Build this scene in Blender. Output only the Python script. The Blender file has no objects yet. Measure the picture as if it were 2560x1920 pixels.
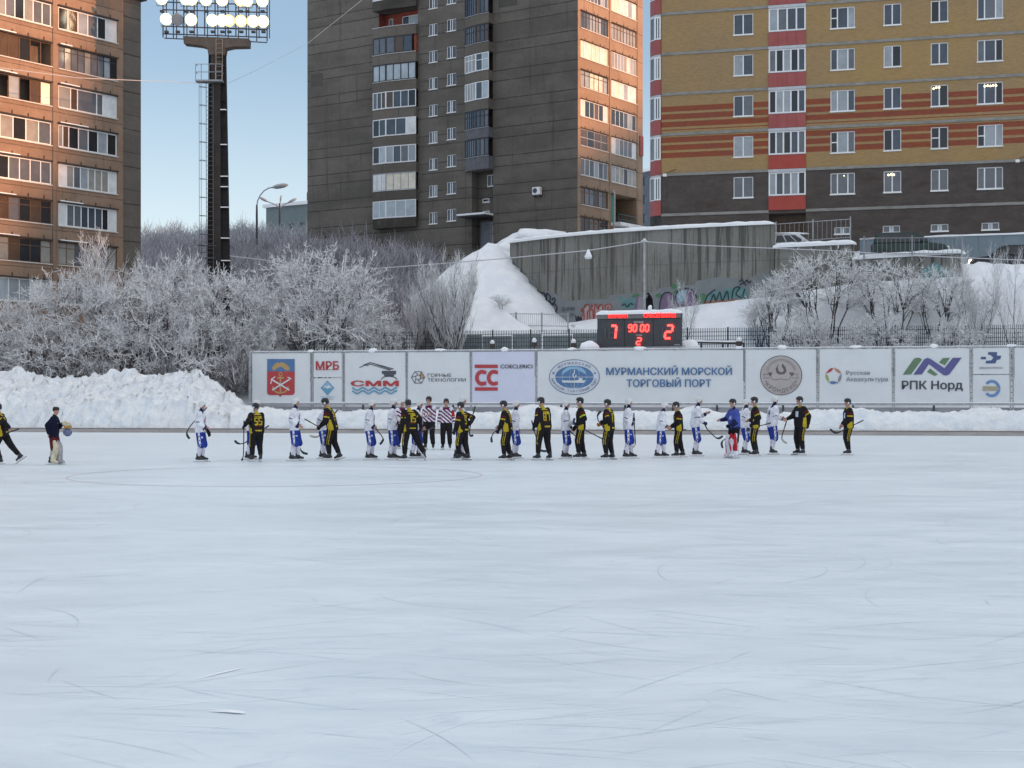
import bpy, bmesh, math, random
import numpy as np
from mathutils import Vector, Matrix, noise as mnoise
from mathutils.bvhtree import BVHTree

SC = bpy.context.scene
COL = SC.collection
R = math.radians

# ---------------------------------------------------------------- camera, sky, sun, exposure
FPX, CPX, HPY, EYE = 3850.0, 1280.0, 1000.0, 1.85     # focal length / principal point / horizon of the photograph (2560 px wide), eye height
cam_d = bpy.data.cameras.new('camera')
cam = bpy.data.objects.new('camera', cam_d)
COL.objects.link(cam)
cam.location = (0, 0, EYE)
cam.rotation_euler = (R(90), 0, 0)
cam_d.sensor_width = 36.0
cam_d.lens = 36.0 * FPX / 2560.0
cam_d.shift_y = (HPY - 960.0) / 2560.0
cam_d.clip_end = 6000
SC.camera = cam

SUN_AZ, SUN_EL = -8.0, 9.0          # degrees from +X towards +Y, elevation
sdir = Vector((math.cos(R(SUN_AZ)) * math.cos(R(SUN_EL)), math.sin(R(SUN_AZ)) * math.cos(R(SUN_EL)), math.sin(R(SUN_EL))))
world = bpy.data.worlds.new("World")
SC.world = world
world.use_nodes = True
wn = world.node_tree
sky = wn.nodes.new('ShaderNodeTexSky')
sky.sky_type = 'NISHITA'
sky.sun_disc = False
sky.sun_elevation = R(SUN_EL)
sky.sun_rotation = R(90 - SUN_AZ)
sky.altitude = 50
sky.air_density = 1.0
sky.dust_density = 0.3
sky.ozone_density = 3.0
bg = wn.nodes['Background']
bg.inputs['Strength'].default_value = 0.15
# bright veil added overhead and behind camera to light the ice, bluer towards buildings
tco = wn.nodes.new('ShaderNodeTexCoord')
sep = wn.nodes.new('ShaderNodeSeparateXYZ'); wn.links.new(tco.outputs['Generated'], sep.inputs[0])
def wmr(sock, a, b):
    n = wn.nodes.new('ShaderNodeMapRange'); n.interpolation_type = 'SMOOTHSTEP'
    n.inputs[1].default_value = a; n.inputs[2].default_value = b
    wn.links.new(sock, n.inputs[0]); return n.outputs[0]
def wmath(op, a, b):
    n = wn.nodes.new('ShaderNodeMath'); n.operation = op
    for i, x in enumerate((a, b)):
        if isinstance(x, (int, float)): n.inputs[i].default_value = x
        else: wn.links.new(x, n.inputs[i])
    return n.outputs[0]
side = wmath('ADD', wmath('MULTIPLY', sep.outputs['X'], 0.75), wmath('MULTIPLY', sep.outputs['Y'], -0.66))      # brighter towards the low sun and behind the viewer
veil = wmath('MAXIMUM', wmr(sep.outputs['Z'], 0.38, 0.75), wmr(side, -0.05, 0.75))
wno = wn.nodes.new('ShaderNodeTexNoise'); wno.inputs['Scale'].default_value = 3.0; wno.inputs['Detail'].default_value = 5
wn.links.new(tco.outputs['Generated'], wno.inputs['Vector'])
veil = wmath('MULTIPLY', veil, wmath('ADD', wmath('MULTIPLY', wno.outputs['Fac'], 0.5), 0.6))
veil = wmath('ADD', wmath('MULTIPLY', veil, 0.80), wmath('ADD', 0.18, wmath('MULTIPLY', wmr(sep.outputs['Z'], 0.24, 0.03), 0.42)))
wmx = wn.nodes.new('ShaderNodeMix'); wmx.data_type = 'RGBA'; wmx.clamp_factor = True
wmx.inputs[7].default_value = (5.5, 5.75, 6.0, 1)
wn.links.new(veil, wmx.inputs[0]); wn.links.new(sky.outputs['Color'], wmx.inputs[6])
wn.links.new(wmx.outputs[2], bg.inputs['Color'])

sun_d = bpy.data.lights.new('sun', 'SUN')
sun_d.energy = 4.6
sun_d.angle = R(0.5)
sun_d.color = (1.0, 0.46, 0.20)
sun = bpy.data.objects.new('sun', sun_d)
COL.objects.link(sun)
sun.rotation_euler = sdir.to_track_quat('Z', 'Y').to_euler()

vs = SC.view_settings
vs.view_transform = 'Standard'
vs.look = 'None'
vs.gamma = 1.0
vs.use_curve_mapping = False
vs.exposure = 0.45

# ---------------------------------------------------------------- helpers
def P(px, py, Y):
    """photo pixel at depth Y -> point in the scene"""
    return Vector(((px - CPX) / FPX * Y, Y, EYE + (HPY - py) / FPX * Y))

def XZ(px, Y):
    return (px - CPX) / FPX * Y

def sstep(a, b, x):
    t = np.clip((x - a) / (b - a), 0, 1)
    return t * t * (3 - 2 * t)

WLOC = {}
def link(o, parent=None):
    COL.objects.link(o)
    if parent is not None:
        o.parent = parent
    return o

def thing(name, label, cat, loc=(0, 0, 0), group=None, kind=None):
    o = bpy.data.objects.new(name, None)
    o.empty_display_size = 0.3
    link(o)
    o.location = loc
    WLOC[o.name] = Vector(loc)
    o['label'] = label
    o['category'] = cat
    if group: o['group'] = group
    if kind: o['kind'] = kind
    return o

def tag(o, label=None, cat=None, group=None, kind=None):
    if label: o['label'] = label
    if cat: o['category'] = cat
    if group: o['group'] = group
    if kind: o['kind'] = kind
    return o

def wloc(o):
    return WLOC.get(o.name, Vector((0, 0, 0)))

class MB:
    """collects shapes for ONE mesh object (world coordinates)"""
    def __init__(s):
        s.v, s.f, s.m, s.uv = [], [], [], {}
    def face(s, pts, m=0, uv=None):
        i = len(s.v)
        s.v += [tuple(p) for p in pts]
        s.f.append(tuple(range(i, i + len(pts))))
        s.m.append(m)
        if uv: s.uv[len(s.f) - 1] = uv
    def box(s, o, a, b, c, m=0):
        o, a, b, c = Vector(o), Vector(a), Vector(b), Vector(c)
        if a.cross(b).dot(c) < 0: a, b = b, a
        i = len(s.v)
        s.v += [tuple(o + a * x + b * y + c * z) for z in (0, 1) for y in (0, 1) for x in (0, 1)]
        for q in ((0, 2, 3, 1), (4, 5, 7, 6), (0, 1, 5, 4), (2, 6, 7, 3), (0, 4, 6, 2), (1, 3, 7, 5)):
            s.f.append(tuple(i + k for k in q)); s.m.append(m)
    def bx(s, x0, x1, y0, y1, z0, z1, m=0):
        s.box((x0, y0, z0), (x1 - x0, 0, 0), (0, y1 - y0, 0), (0, 0, z1 - z0), m)
    def tube(s, pts, r, n=6, m=0, cap=True):
        pts = [Vector(p) for p in pts]
        rs = r if isinstance(r, (list, tuple)) else [r] * len(pts)
        i0 = len(s.v)
        up = None
        for k, p in enumerate(pts):
            d = (pts[min(k + 1, len(pts) - 1)] - pts[max(k - 1, 0)]).normalized()
            if up is None:
                up = d.orthogonal().normalized()
            up = (up - d * up.dot(d))
            up = up.normalized() if up.length > 1e-6 else d.orthogonal().normalized()
            w = d.cross(up)
            for j in range(n):
                a = 2 * math.pi * j / n
                s.v.append(tuple(p + (up * math.cos(a) + w * math.sin(a)) * rs[k]))
        for k in range(len(pts) - 1):
            for j in range(n):
                a, b = i0 + k * n + j, i0 + k * n + (j + 1) % n
                s.f.append((a, b, b + n, a + n)); s.m.append(m)
        if cap:
            s.f.append(tuple(i0 + j for j in reversed(range(n)))); s.m.append(m)
            s.f.append(tuple(i0 + (len(pts) - 1) * n + j for j in range(n))); s.m.append(m)
    def ball(s, c, r, nu=12, nv=8, m=0, axes=None):
        c = Vector(c)
        rx, ry, rz = (r, r, r) if not isinstance(r, (tuple, list)) else r
        ax = axes or (Vector((1, 0, 0)), Vector((0, 1, 0)), Vector((0, 0, 1)))
        i0 = len(s.v)
        s.v.append(tuple(c - ax[2] * rz))
        for a in range(1, nv):
            t = -math.pi / 2 + math.pi * a / nv
            for b in range(nu):
                q = 2 * math.pi * b / nu
                s.v.append(tuple(c + ax[0] * (rx * math.cos(t) * math.cos(q)) + ax[1] * (ry * math.cos(t) * math.sin(q)) + ax[2] * (rz * math.sin(t))))
        s.v.append(tuple(c + ax[2] * rz))
        top = len(s.v) - 1
        for b in range(nu):
            s.f.append((i0, i0 + 1 + (b + 1) % nu, i0 + 1 + b)); s.m.append(m)
            s.f.append((top, top - nu + b, top - nu + (b + 1) % nu)); s.m.append(m)
        for a in range(nv - 2):
            for b in range(nu):
                p, q = i0 + 1 + a * nu + b, i0 + 1 + a * nu + (b + 1) % nu
                s.f.append((p, q, q + nu, p + nu)); s.m.append(m)
    def capsule(s, a, ra, b, rb, n=10, m=0):
        a, b = Vector(a), Vector(b)
        d = b - a
        if d.length < 1e-5:
            s.ball(a, max(ra, rb), n, 8, m); return
        d.normalize()
        pts, rs = [], []
        for t in (-90, -55, -25):
            pts.append(a + d * ra * math.sin(R(t))); rs.append(max(ra * math.cos(R(t)), ra * 0.03))
        pts.append(a); rs.append(ra); pts.append(b); rs.append(rb)
        for t in (25, 55, 90):
            pts.append(b + d * rb * math.sin(R(t))); rs.append(max(rb * math.cos(R(t)), rb * 0.03))
        s.tube(pts, rs, n, m)
    def extrude(s, poly, vec, m=0):
        """closed polygon (3D points) pushed along vec"""
        vec = Vector(vec)
        a = [Vector(p) for p in poly]
        nrm = Vector((0, 0, 0))
        for i in range(len(a)):
            nrm += a[i].cross(a[(i + 1) % len(a)])
        if nrm.dot(vec) > 0: a.reverse()
        i = len(s.v); n = len(a)
        s.v += [tuple(p) for p in a] + [tuple(p + vec) for p in a]
        s.f.append(tuple(range(i, i + n))); s.m.append(m)
        s.f.append(tuple(i + n + k for k in reversed(range(n)))); s.m.append(m)
        for k in range(n):
            k2 = (k + 1) % n
            s.f.append((i + k2, i + k, i + n + k, i + n + k2)); s.m.append(m)
    def build(s, name, mats, parent=None, smooth=False, bevel=0, origin=None):
        if not isinstance(mats, (list, tuple)): mats = [mats]
        root = parent
        off = Vector((0, 0, 0))
        while root is not None:
            if root.name in WLOC: off = WLOC[root.name]; break
            root = root.parent
        if parent is None and origin is not None: off = Vector(origin)
        me = bpy.data.meshes.new(name)
        me.from_pydata([(p[0] - off[0], p[1] - off[1], p[2] - off[2]) for p in s.v], [], s.f)
        for mt in mats: me.materials.append(mt)
        if len(mats) > 1: me.polygons.foreach_set('material_index', s.m)
        if s.uv:
            ul = me.uv_layers.new(name='uv')
            for pi, u in s.uv.items():
                for li, q in zip(me.polygons[pi].loop_indices, u): ul.data[li].uv = q
        if smooth: me.polygons.foreach_set('use_smooth', [True] * len(me.polygons))
        me.update()
        o = bpy.data.objects.new(name, me)
        link(o, parent)
        if parent is None:
            o.location = off
            WLOC[o.name] = off
        if bevel:
            b = o.modifiers.new('bevel', 'BEVEL'); b.width = bevel; b.segments = 2; b.limit_method = 'ANGLE'
        return o

def np_mesh(name, V, Fc, mats, parent=None, midx=None, smooth=False, off=(0, 0, 0)):
    V = np.asarray(V, dtype=np.float32) - np.asarray(off, dtype=np.float32)
    Fc = np.asarray(Fc, dtype=np.int32)
    me = bpy.data.meshes.new(name)
    me.vertices.add(len(V)); me.vertices.foreach_set('co', V.ravel())
    k = Fc.shape[1]
    me.loops.add(Fc.size); me.loops.foreach_set('vertex_index', Fc.ravel())
    me.polygons.add(len(Fc)); me.polygons.foreach_set('loop_start', np.arange(0, Fc.size, k, dtype=np.int32))
    me.polygons.foreach_set('loop_total', np.full(len(Fc), k, dtype=np.int32))
    for m in (mats if isinstance(mats, (list, tuple)) else [mats]): me.materials.append(m)
    if midx is not None: me.polygons.foreach_set('material_index', np.asarray(midx, dtype=np.int32))
    if smooth: me.polygons.foreach_set('use_smooth', np.ones(len(Fc), dtype=bool))
    me.update(calc_edges=True); me.validate()
    o = bpy.data.objects.new(name, me)
    link(o, parent)
    return o

# ---------------------------------------------------------------- materials
def nodes_of(m):
    m.use_nodes = True
    t = m.node_tree
    return t, t.nodes['Principled BSDF']

def mat(name, c, rough=0.7, metal=0.0, spec=0.5, emit=None, estr=0):
    m = bpy.data.materials.new(name)
    t, b = nodes_of(m)
    b.inputs['Base Color'].default_value = (*c, 1)
    b.inputs['Roughness'].default_value = rough
    b.inputs['Metallic'].default_value = metal
    b.inputs['Specular IOR Level'].default_value = spec
    if emit:
        b.inputs['Emission Color'].default_value = (*emit, 1)
        b.inputs['Emission Strength'].default_value = estr
    return m

def noisy(name, c1, c2, scale=4.0, rough=0.8, stretch=(1, 1, 1), detail=6, lo=0.35, hi=0.65, bump=0.0, bscale=None, metal=0, coord='Object', spec=0.4, bdist=0.02):
    m = mat(name, c1, rough, metal, spec)
    t, b = nodes_of(m)
    tc = t.nodes.new('ShaderNodeTexCoord')
    mp = t.nodes.new('ShaderNodeMapping'); mp.inputs['Scale'].default_value = stretch
    t.links.new(tc.outputs[coord], mp.inputs['Vector'])
    n = t.nodes.new('ShaderNodeTexNoise'); n.inputs['Scale'].default_value = scale; n.inputs['Detail'].default_value = detail
    n.inputs['Roughness'].default_value = 0.62
    t.links.new(mp.outputs[0], n.inputs['Vector'])
    r = t.nodes.new('ShaderNodeValToRGB')
    r.color_ramp.elements[0].position = lo; r.color_ramp.elements[0].color = (*c1, 1)
    r.color_ramp.elements[1].position = hi; r.color_ramp.elements[1].color = (*c2, 1)
    t.links.new(n.outputs['Fac'], r.inputs['Fac'])
    t.links.new(r.outputs['Color'], b.inputs['Base Color'])
    if bump:
        n2 = t.nodes.new('ShaderNodeTexNoise'); n2.inputs['Scale'].default_value = bscale or scale * 3; n2.inputs['Detail'].default_value = 5
        t.links.new(mp.outputs[0], n2.inputs['Vector'])
        bp = t.nodes.new('ShaderNodeBump'); bp.inputs['Strength'].default_value = bump; bp.inputs['Distance'].default_value = bdist
        t.links.new(n2.outputs['Fac'], bp.inputs['Height'])
        t.links.new(bp.outputs['Normal'], b.inputs['Normal'])
    return m

class NT:
    """small wrapper for building node networks"""
    def __init__(s, m):
        s.t, s.b = nodes_of(m); s.n = s.t.nodes; s.l = s.t.links
    def new(s, typ, **kw):
        n = s.n.new(typ)
        for k, v in kw.items(): setattr(n, k, v)
        return n
    def math(s, op, a, b=None, c=None):
        n = s.n.new('ShaderNodeMath'); n.operation = op
        for i, x in enumerate((a, b, c)):
            if x is None: continue
            if isinstance(x, (int, float)): n.inputs[i].default_value = x
            else: s.l.new(x, n.inputs[i])
        return n.outputs[0]
    def mix(s, f, a, b, blend='MIX'):
        n = s.n.new('ShaderNodeMix'); n.data_type = 'RGBA'; n.blend_type = blend
        for k, x in ((0, f), (6, a), (7, b)):
            if isinstance(x, (int, float)): n.inputs[k].default_value = x
            elif isinstance(x, tuple): n.inputs[k].default_value = (*x, 1)
            else: s.l.new(x, n.inputs[k])
        return n.outputs[2]
    def noise(s, vec, scale, detail=5, rough=0.6, dist=0.0):
        n = s.n.new('ShaderNodeTexNoise')
        n.inputs['Scale'].default_value = scale; n.inputs['Detail'].default_value = detail
        n.inputs['Roughness'].default_value = rough; n.inputs['Distortion'].default_value = dist
        s.l.new(vec, n.inputs['Vector'])
        return n.outputs['Fac']
    def mapping(s, vec, scale=(1, 1, 1), rot=(0, 0, 0)):
        n = s.n.new('ShaderNodeMapping'); n.inputs['Scale'].default_value = scale; n.inputs['Rotation'].default_value = rot
        s.l.new(vec, n.inputs['Vector'])
        return n.outputs[0]
    def coord(s, k='Object'):
        return s.n.new('ShaderNodeTexCoord').outputs[k]
    def ramp(s, f, lo, hi, a=0.0, b=1.0):
        n = s.n.new('ShaderNodeMapRange'); n.interpolation_type = 'SMOOTHSTEP'
        n.inputs[1].default_value = lo; n.inputs[2].default_value = hi; n.inputs[3].default_value = a; n.inputs[4].default_value = b
        s.l.new(f, n.inputs[0])
        return n.outputs[0]
    def xyz(s, vec):
        n = s.n.new('ShaderNodeSeparateXYZ'); s.l.new(vec, n.inputs[0])
        return n.outputs
    def bump(s, h, strength=0.3, dist=0.02):
        n = s.n.new('ShaderNodeBump'); n.inputs['Strength'].default_value = strength; n.inputs['Distance'].default_value = dist
        s.l.new(h, n.inputs['Height']); s.l.new(n.outputs[0], s.b.inputs['Normal'])
    def color(s, c): s.l.new(c, s.b.inputs['Base Color'])

M = {}
M['snow'] = noisy('snow', (0.78, 0.80, 0.84), (0.86, 0.87, 0.89), 0.8, 0.75, bump=0.5, bscale=5, bdist=0.08)
M['snow_dirty'] = noisy('snow_dirty', (0.60, 0.60, 0.62), (0.84, 0.85, 0.88), 1.3, 0.8, bump=0.6, bscale=6, bdist=0.06)
M['steel'] = noisy('steel', (0.22, 0.23, 0.25), (0.32, 0.33, 0.35), 6, 0.5, metal=0.6)
M['galv'] = noisy('galvanised', (0.30, 0.31, 0.33), (0.42, 0.43, 0.45), 5, 0.55, metal=0.3)
M['dark_steel'] = noisy('dark_steel', (0.035, 0.035, 0.04), (0.07, 0.07, 0.075), 8, 0.6)
M['white_frame'] = noisy('white_frame', (0.72, 0.73, 0.75), (0.80, 0.80, 0.80), 3, 0.45)
M['dark_frame'] = noisy('dark_frame', (0.02, 0.02, 0.03), (0.05, 0.045, 0.05), 3, 0.6)
M['brown_frame'] = noisy('brown_frame', (0.10, 0.055, 0.03), (0.16, 0.09, 0.05), 4, 0.7)
M['black_rubber'] = mat('black_rubber', (0.02, 0.02, 0.022), 0.8)
M['cable'] = mat('frosty_cable', (0.5, 0.5, 0.52), 0.8)
M['cable_dark'] = mat('dark_cable', (0.08, 0.08, 0.09), 0.8)

# window panes: dark room, curtain, blind, pale film
def glass(name, c, rough=0.08):
    m = noisy(name, tuple(x * 0.86 for x in c), tuple(min(1, x * 1.14) for x in c), 1.3, rough, spec=0.5)
    return m
GL = [glass('pane_dark', (0.02, 0.023, 0.03)), glass('pane_blue', (0.06, 0.075, 0.10)), glass('pane_grey', (0.12, 0.13, 0.15)),
      glass('pane_curtain', (0.28, 0.27, 0.25)), glass('pane_tulle', (0.30, 0.33, 0.36)), glass('pane_brown', (0.09, 0.06, 0.045)),
      glass('pane_panel', (0.62, 0.63, 0.64), 0.4), glass('pane_pale', (0.36, 0.42, 0.47), 0.3), glass('pane_cream', (0.66, 0.62, 0.52), 0.4)]
DK, BL, GR, CU, TU, BR, PN, PL, CR = range(9)
# ---------------------------------------------------------------- ground, ice, snow
WALL_PTS = [(1275, 115.5), (1340, 113.2), (1400, 111.3), (1500, 108.9), (1600, 107.0), (1770, 104.8), (1935, 103.0)]
WX = np.array([XZ(p, y) for p, y in WALL_PTS]); WY = np.array([y for p, y in WALL_PTS])
def wall_y(x):
    x = np.asarray(x, float)
    return np.where(x > WX[-1], np.interp(x, [WX[-1], 17.9, 21.9, 22.2, 27.9, 36, 60], [103.0, 102.5, 100.2, 99.5, 95.6, 91.5, 82]), np.interp(x, WX, WY))
def rail_y(x):
    return 83.7 - 0.179 * np.asarray(x, float)
def road_z(x):
    return np.interp(x, [16, 18, 24, 29, 60], [13.0, 11.6, 11.0, 10.1, 8.5])

def fbm(x, y, z=0.0, o=4, lac=2.1, gain=0.5):
    s, a, f = 0.0, 1.0, 1.0
    for _ in range(o):
        s += a * mnoise.noise((x * f, y * f, z + 7.3 * f)); a *= gain; f *= lac
    return s

def terrain_h(x, y):
    d = y - rail_y(x)
    h = np.interp(d, [-5, 0.5, 6, 10, 16, 24, 27], [-0.25, -0.25, 0.6, 1.2, 3.6, 6.6, 7.2])
    # left / middle hillside
    wl = sstep(2.0, -9.0, x)
    left = np.interp(y, [100, 106, 118, 150, 175, 215, 300, 700], [3.0, 4.4, 6.6, 14.4, 17.6, 22.2, 24, 30])
    low = sstep(-18, -27, x)                    # flatter yard round the left block
    left = left * (1 - low) + low * np.interp(y, [100, 106, 124, 150, 215, 300, 700], [3.0, 4.2, 4.8, 11.0, 22.0, 24, 30])
    h = np.where(d > 14, h * (1 - wl) + wl * np.minimum(np.maximum(left, 2.4), 40) , h)
    # terrace behind the concrete walls
    wy = wall_y(x)
    up = np.where(x < 16.5, np.interp(y, [104, 117, 150, 160, 700], [13.0, 13.4, 18.2, 18.6, 20]), np.maximum(road_z(x), np.interp(y - wy, [9.5, 12.5, 14], [0, 12.2, 12.8])))
    st = sstep(0.9, 1.6 + 2.6 * sstep(28, 30, x), y - wy) * sstep(-1.2, 0.2, x)
    zf = np.interp(x, [0, 3.6, 11.6, 17.8, 22, 28, 34, 60], [7.2, 7.3, 8.2, 8.8, 9.35, 9.5, 9.0, 7.0])
    yf = rail_y(x) + 15.5
    t_ = np.clip((y - yf) / np.maximum(wy - 1.2 - yf, 1.0), 0, 1.0)
    fr_ = 3.7 + (zf - 3.7) * (0.75 * t_ + 0.25 * t_ * t_)
    h = np.where((y > yf) & (d > 14), np.maximum(h, fr_) * (1 - wl) + h * wl, h)
    h = h * (1 - st) + up * st
    h = h + 0.85 * np.exp(-((y - wy - 2.2) / 1.0) ** 2) * sstep(28.2, 29.5, x) * sstep(60, 50, x)
    # snow cone tipped over the end of the wall
    r = np.hypot((x + 1.6) * np.where(x < -1.6, 0.93, 1.1), (y - 116.0) * np.where(y < 116, 1.0, 0.5))
    cone = 13.9 - 0.80 * r
    h = np.where((y < wy + 0.3) | (x < 0.3), np.maximum(h, cone), h)
    return h

gx = np.unique(np.concatenate([np.linspace(-2600, -120, 26), np.linspace(-120, -45, 26), np.arange(-45, 45.01, 0.6), np.linspace(45, 120, 26), np.linspace(120, 2600, 26)]))
gy = np.unique(np.concatenate([np.linspace(-1500, -30, 16), np.linspace(-30, 76, 30), np.arange(76, 125.01, 0.5), np.linspace(125, 240, 80), np.linspace(240, 3000, 30)]))
GX, GY = np.meshgrid(gx, gy)
GZ = terrain_h(GX, GY)
for i in range(GZ.shape[0]):
    for j in range(GZ.shape[1]):
        x, y = GX[i, j], GY[i, j]
        if 90 < y < 240 and abs(x) < 60:
            n = fbm(x * 0.35, y * 0.35, 2.0, 3)
            a = 0.28 if y < 120 else 0.5
            if -9 < x < 3 and 105 < y < 122: n += .5 * fbm(x * 1.1, y * 1.1, 5.0, 3); a = 0.42
            if abs(y - wall_y(x)) < 1.5 and x > 0.5: a = 0.05
            if y > wall_y(x) and x > 0: a = 0.08
            GZ[i, j] += a * n
nx, ny = len(gx), len(gy)
idx = np.arange(nx * ny).reshape(ny, nx)
quads = np.stack([idx[:-1, :-1], idx[:-1, 1:], idx[1:, 1:], idx[1:, :-1]], -1).reshape(-1, 4)
def terrain_mat():
    m = mat('snowy_ground', (0.8, 0.8, 0.83), 0.8)
    n = NT(m)
    c = n.coord()
    a = n.noise(c, 0.9, 6)
    b = n.noise(n.mapping(c, (1, 0.5, 1.4)), 0.55, 7, 0.7)
    base = n.mix(n.ramp(a, 0.35, 0.7), (0.76, 0.78, 0.83), (0.86, 0.87, 0.89))
    dirt = n.ramp(b, 0.645, 0.70)
    n.color(n.mix(dirt, base, (0.22, 0.21, 0.20)))
    n.bump(n.noise(c, 3.0, 6, 0.65), 0.7, 0.12)
    return m
g = np_mesh('ground', np.stack([GX.ravel(), GY.ravel(), GZ.ravel()], 1), quads, terrain_mat(), smooth=True)
tag(g, 'snow covered ground and hillside behind the rink', 'ground', kind='structure')

def ground_z(x, y):
    return float(terrain_h(np.array([float(x)]), np.array([float(y)]))[0])

def ice_mat():
    m = mat('rink_ice', (0.72, 0.76, 0.80), 0.3, spec=0.4)
    n = NT(m)
    c = n.coord()
    broad = n.noise(n.mapping(c, (0.05, 0.22, 1)), 1.0, 5, 0.6, 0.6)
    mid = n.noise(n.mapping(c, (0.45, 0.95, 1), (0, 0, R(12))), 1.0, 6, 0.65, 0.8)
    mid2 = n.noise(n.mapping(c, (0.5, 2.6, 1), (0, 0, R(-9))), 1.2, 6, 0.65, 1.2)
    fine = n.noise(n.mapping(c, (2.2, 8, 1), (0, 0, R(7))), 1.0, 8, 0.75, 0.5)
    f = n.math('ADD', n.math('MULTIPLY', broad, 0.30), n.math('ADD', n.math('MULTIPLY', mid, 0.55), n.math('MULTIPLY', mid2, 0.25)))
    f = n.ramp(f, 0.36, 0.76)
    col = n.mix(f, (0.645, 0.705, 0.75), (0.745, 0.79, 0.822))
    col = n.mix(n.ramp(fine, 0.58, 0.76, 0, 0.35), col, (0.83, 0.86, 0.88))
    spk = n.noise(n.mapping(c, (0.8, 1.6, 1)), 1.6, 9, 0.8, 1.5)
    col = n.mix(n.ramp(spk, 0.50, 0.66, 0, 0.7), col, (0.59, 0.66, 0.715))
    col = n.mix(n.ramp(spk, 0.42, 0.30, 0, 0.5), col, (0.83, 0.86, 0.88))
    n.color(col)
    r = n.math('ADD', n.math('MULTIPLY', f, 0.22), 0.36)
    n.l.new(r, n.b.inputs['Roughness'])
    n.bump(n.math('ADD', mid2, n.math('MULTIPLY', fine, 0.4)), 0.25, 0.01)
    return m
mb = MB()
x0, x1 = -75.0, 75.0
mb.face([(x0, -25, 0), (x1, -25, 0), (x1, float(rail_y(x1)), 0), (x0, float(rail_y(x0)), 0)])
ice = tag(mb.build('ice_rink', ice_mat()), 'pale scratched ice of the outdoor rink', 'ice', kind='structure')

# skate scratches: thin curved cuts lying on the ice
rnd = random.Random(11)
mb = MB()
def ribbon(pts, w, m, z=0.004):
    for k in range(len(pts) - 1):
        a, b = pts[k], pts[k + 1]
        d = Vector((b[0] - a[0], b[1] - a[1])); d.normalize()
        nx_, ny_ = -d.y, d.x
        wa = w * math.sin(math.pi * (k + 0.15) / len(pts)) ; wb = w * math.sin(math.pi * (k + 1.15 if k + 1.15 < len(pts) else len(pts) - 0.1) / len(pts))
        mb.face([(a[0] - nx_ * wa, a[1] - ny_ * wa, z), (b[0] - nx_ * wb, b[1] - ny_ * wb, z), (b[0] + nx_ * wb, b[1] + ny_ * wb, z), (a[0] + nx_ * wa, a[1] + ny_ * wa, z)], m)
for k in range(1000):
    Y = 6.5 + 40 * rnd.random() ** 1.5
    X = rnd.uniform(-0.36, 0.36) * Y
    L = rnd.uniform(0.3, 2.4) * (0.35 + Y / 25)
    a = rnd.gauss(0, 0.5) + (math.pi if rnd.random() < .5 else 0)
    if rnd.random() < 0.2: a += rnd.uniform(-1, 1)
    cv = rnd.gauss(0, 0.30)
    pts = []
    for i in range(14):
        pts.append((X, Y)); X += math.cos(a) * L / 13; Y += math.sin(a) * L / 13; a += cv * L / 13
    ribbon(pts, rnd.uniform(0.0012, 0.0038) * (0.6 + Y / 22), rnd.choice((0, 0, 0, 1)), 0.004 + 0.0004 * (k % 9))
for (pts, w, m) in (([(1520, 1780), (1570, 1782), (1612, 1786)], .022, 2), ([(490, 1700), (550, 1685), (605, 1672)], .012, 2), ([(515, 1775), (570, 1778), (612, 1783)], .012, 2)):
    q = []
    for px, py in pts:
        Y = EYE * FPX / (py - HPY); q.append((XZ(px if px < 1500 else px - 1000, Y), Y))
    ribbon([q[0], ((q[0][0] + q[1][0]) / 2, (q[0][1] + q[1][1]) / 2), q[1], ((q[2][0] + q[1][0]) / 2, (q[2][1] + q[1][1]) / 2), q[2]], w, m, 0.009)
sc = mb.build('skate_scratches', [mat('scratch_dark', (0.60, 0.65, 0.69), 0.5), mat('scratch_light', (0.85, 0.87, 0.9), 0.6), mat('scratch_snow', (0.9, 0.9, 0.92), 0.7)])
tag(sc, 'thin curved skate scratches across the ice', 'skate marks', kind='stuff')
# centre circle line
mb = MB()
cyc = EYE * FPX / (1188 - HPY)
ccx, rad = XZ(695, cyc), 5.0
N = 96
for k in range(N):
    a, b = 2 * math.pi * k / N, 2 * math.pi * (k + 1) / N
    mb.face([(ccx + rr * math.cos(t), cyc + rr * math.sin(t), 0.003) for rr, t in ((rad - .03, a), (rad + .03, a), (rad + .03, b), (rad - .03, b))])
tag(mb.build('circle_line', mat('faded_line', (0.62, 0.56, 0.60), 0.5)), 'faint centre circle line in the ice', 'ice marking', kind='structure')

# unseen ridge added at the right, its profile shaped to block the low sun
mb = MB()
prof = [(-1400, 120), (-400, 118), (-60, 114), (8, 113.5), (15, 114.5), (20, 121), (26, 136), (42, 132), (62, 121.5), (75, 125.5), (90, 130), (300, 140), (1200, 130)]
for k in range(len(prof) - 1):
    (ya, za), (yb, zb) = prof[k], prof[k + 1]
    for (xa, fa), (xb, fb) in (((430, 0), (600, 1)), ((600, 1), (640, 1.0)), ((640, 1.0), (1000, 0))):
        mb.face([(xa, ya, za * fa - 1), (xb, ya, za * fb - 1), (xb, yb, zb * fb - 1), (xa, yb, zb * fa - 1)])
tag(mb.build('shade_ridge', M['snow']), 'unseen snowy ridge added to shade the rink', 'shade_ridge', kind='structure')

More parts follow.
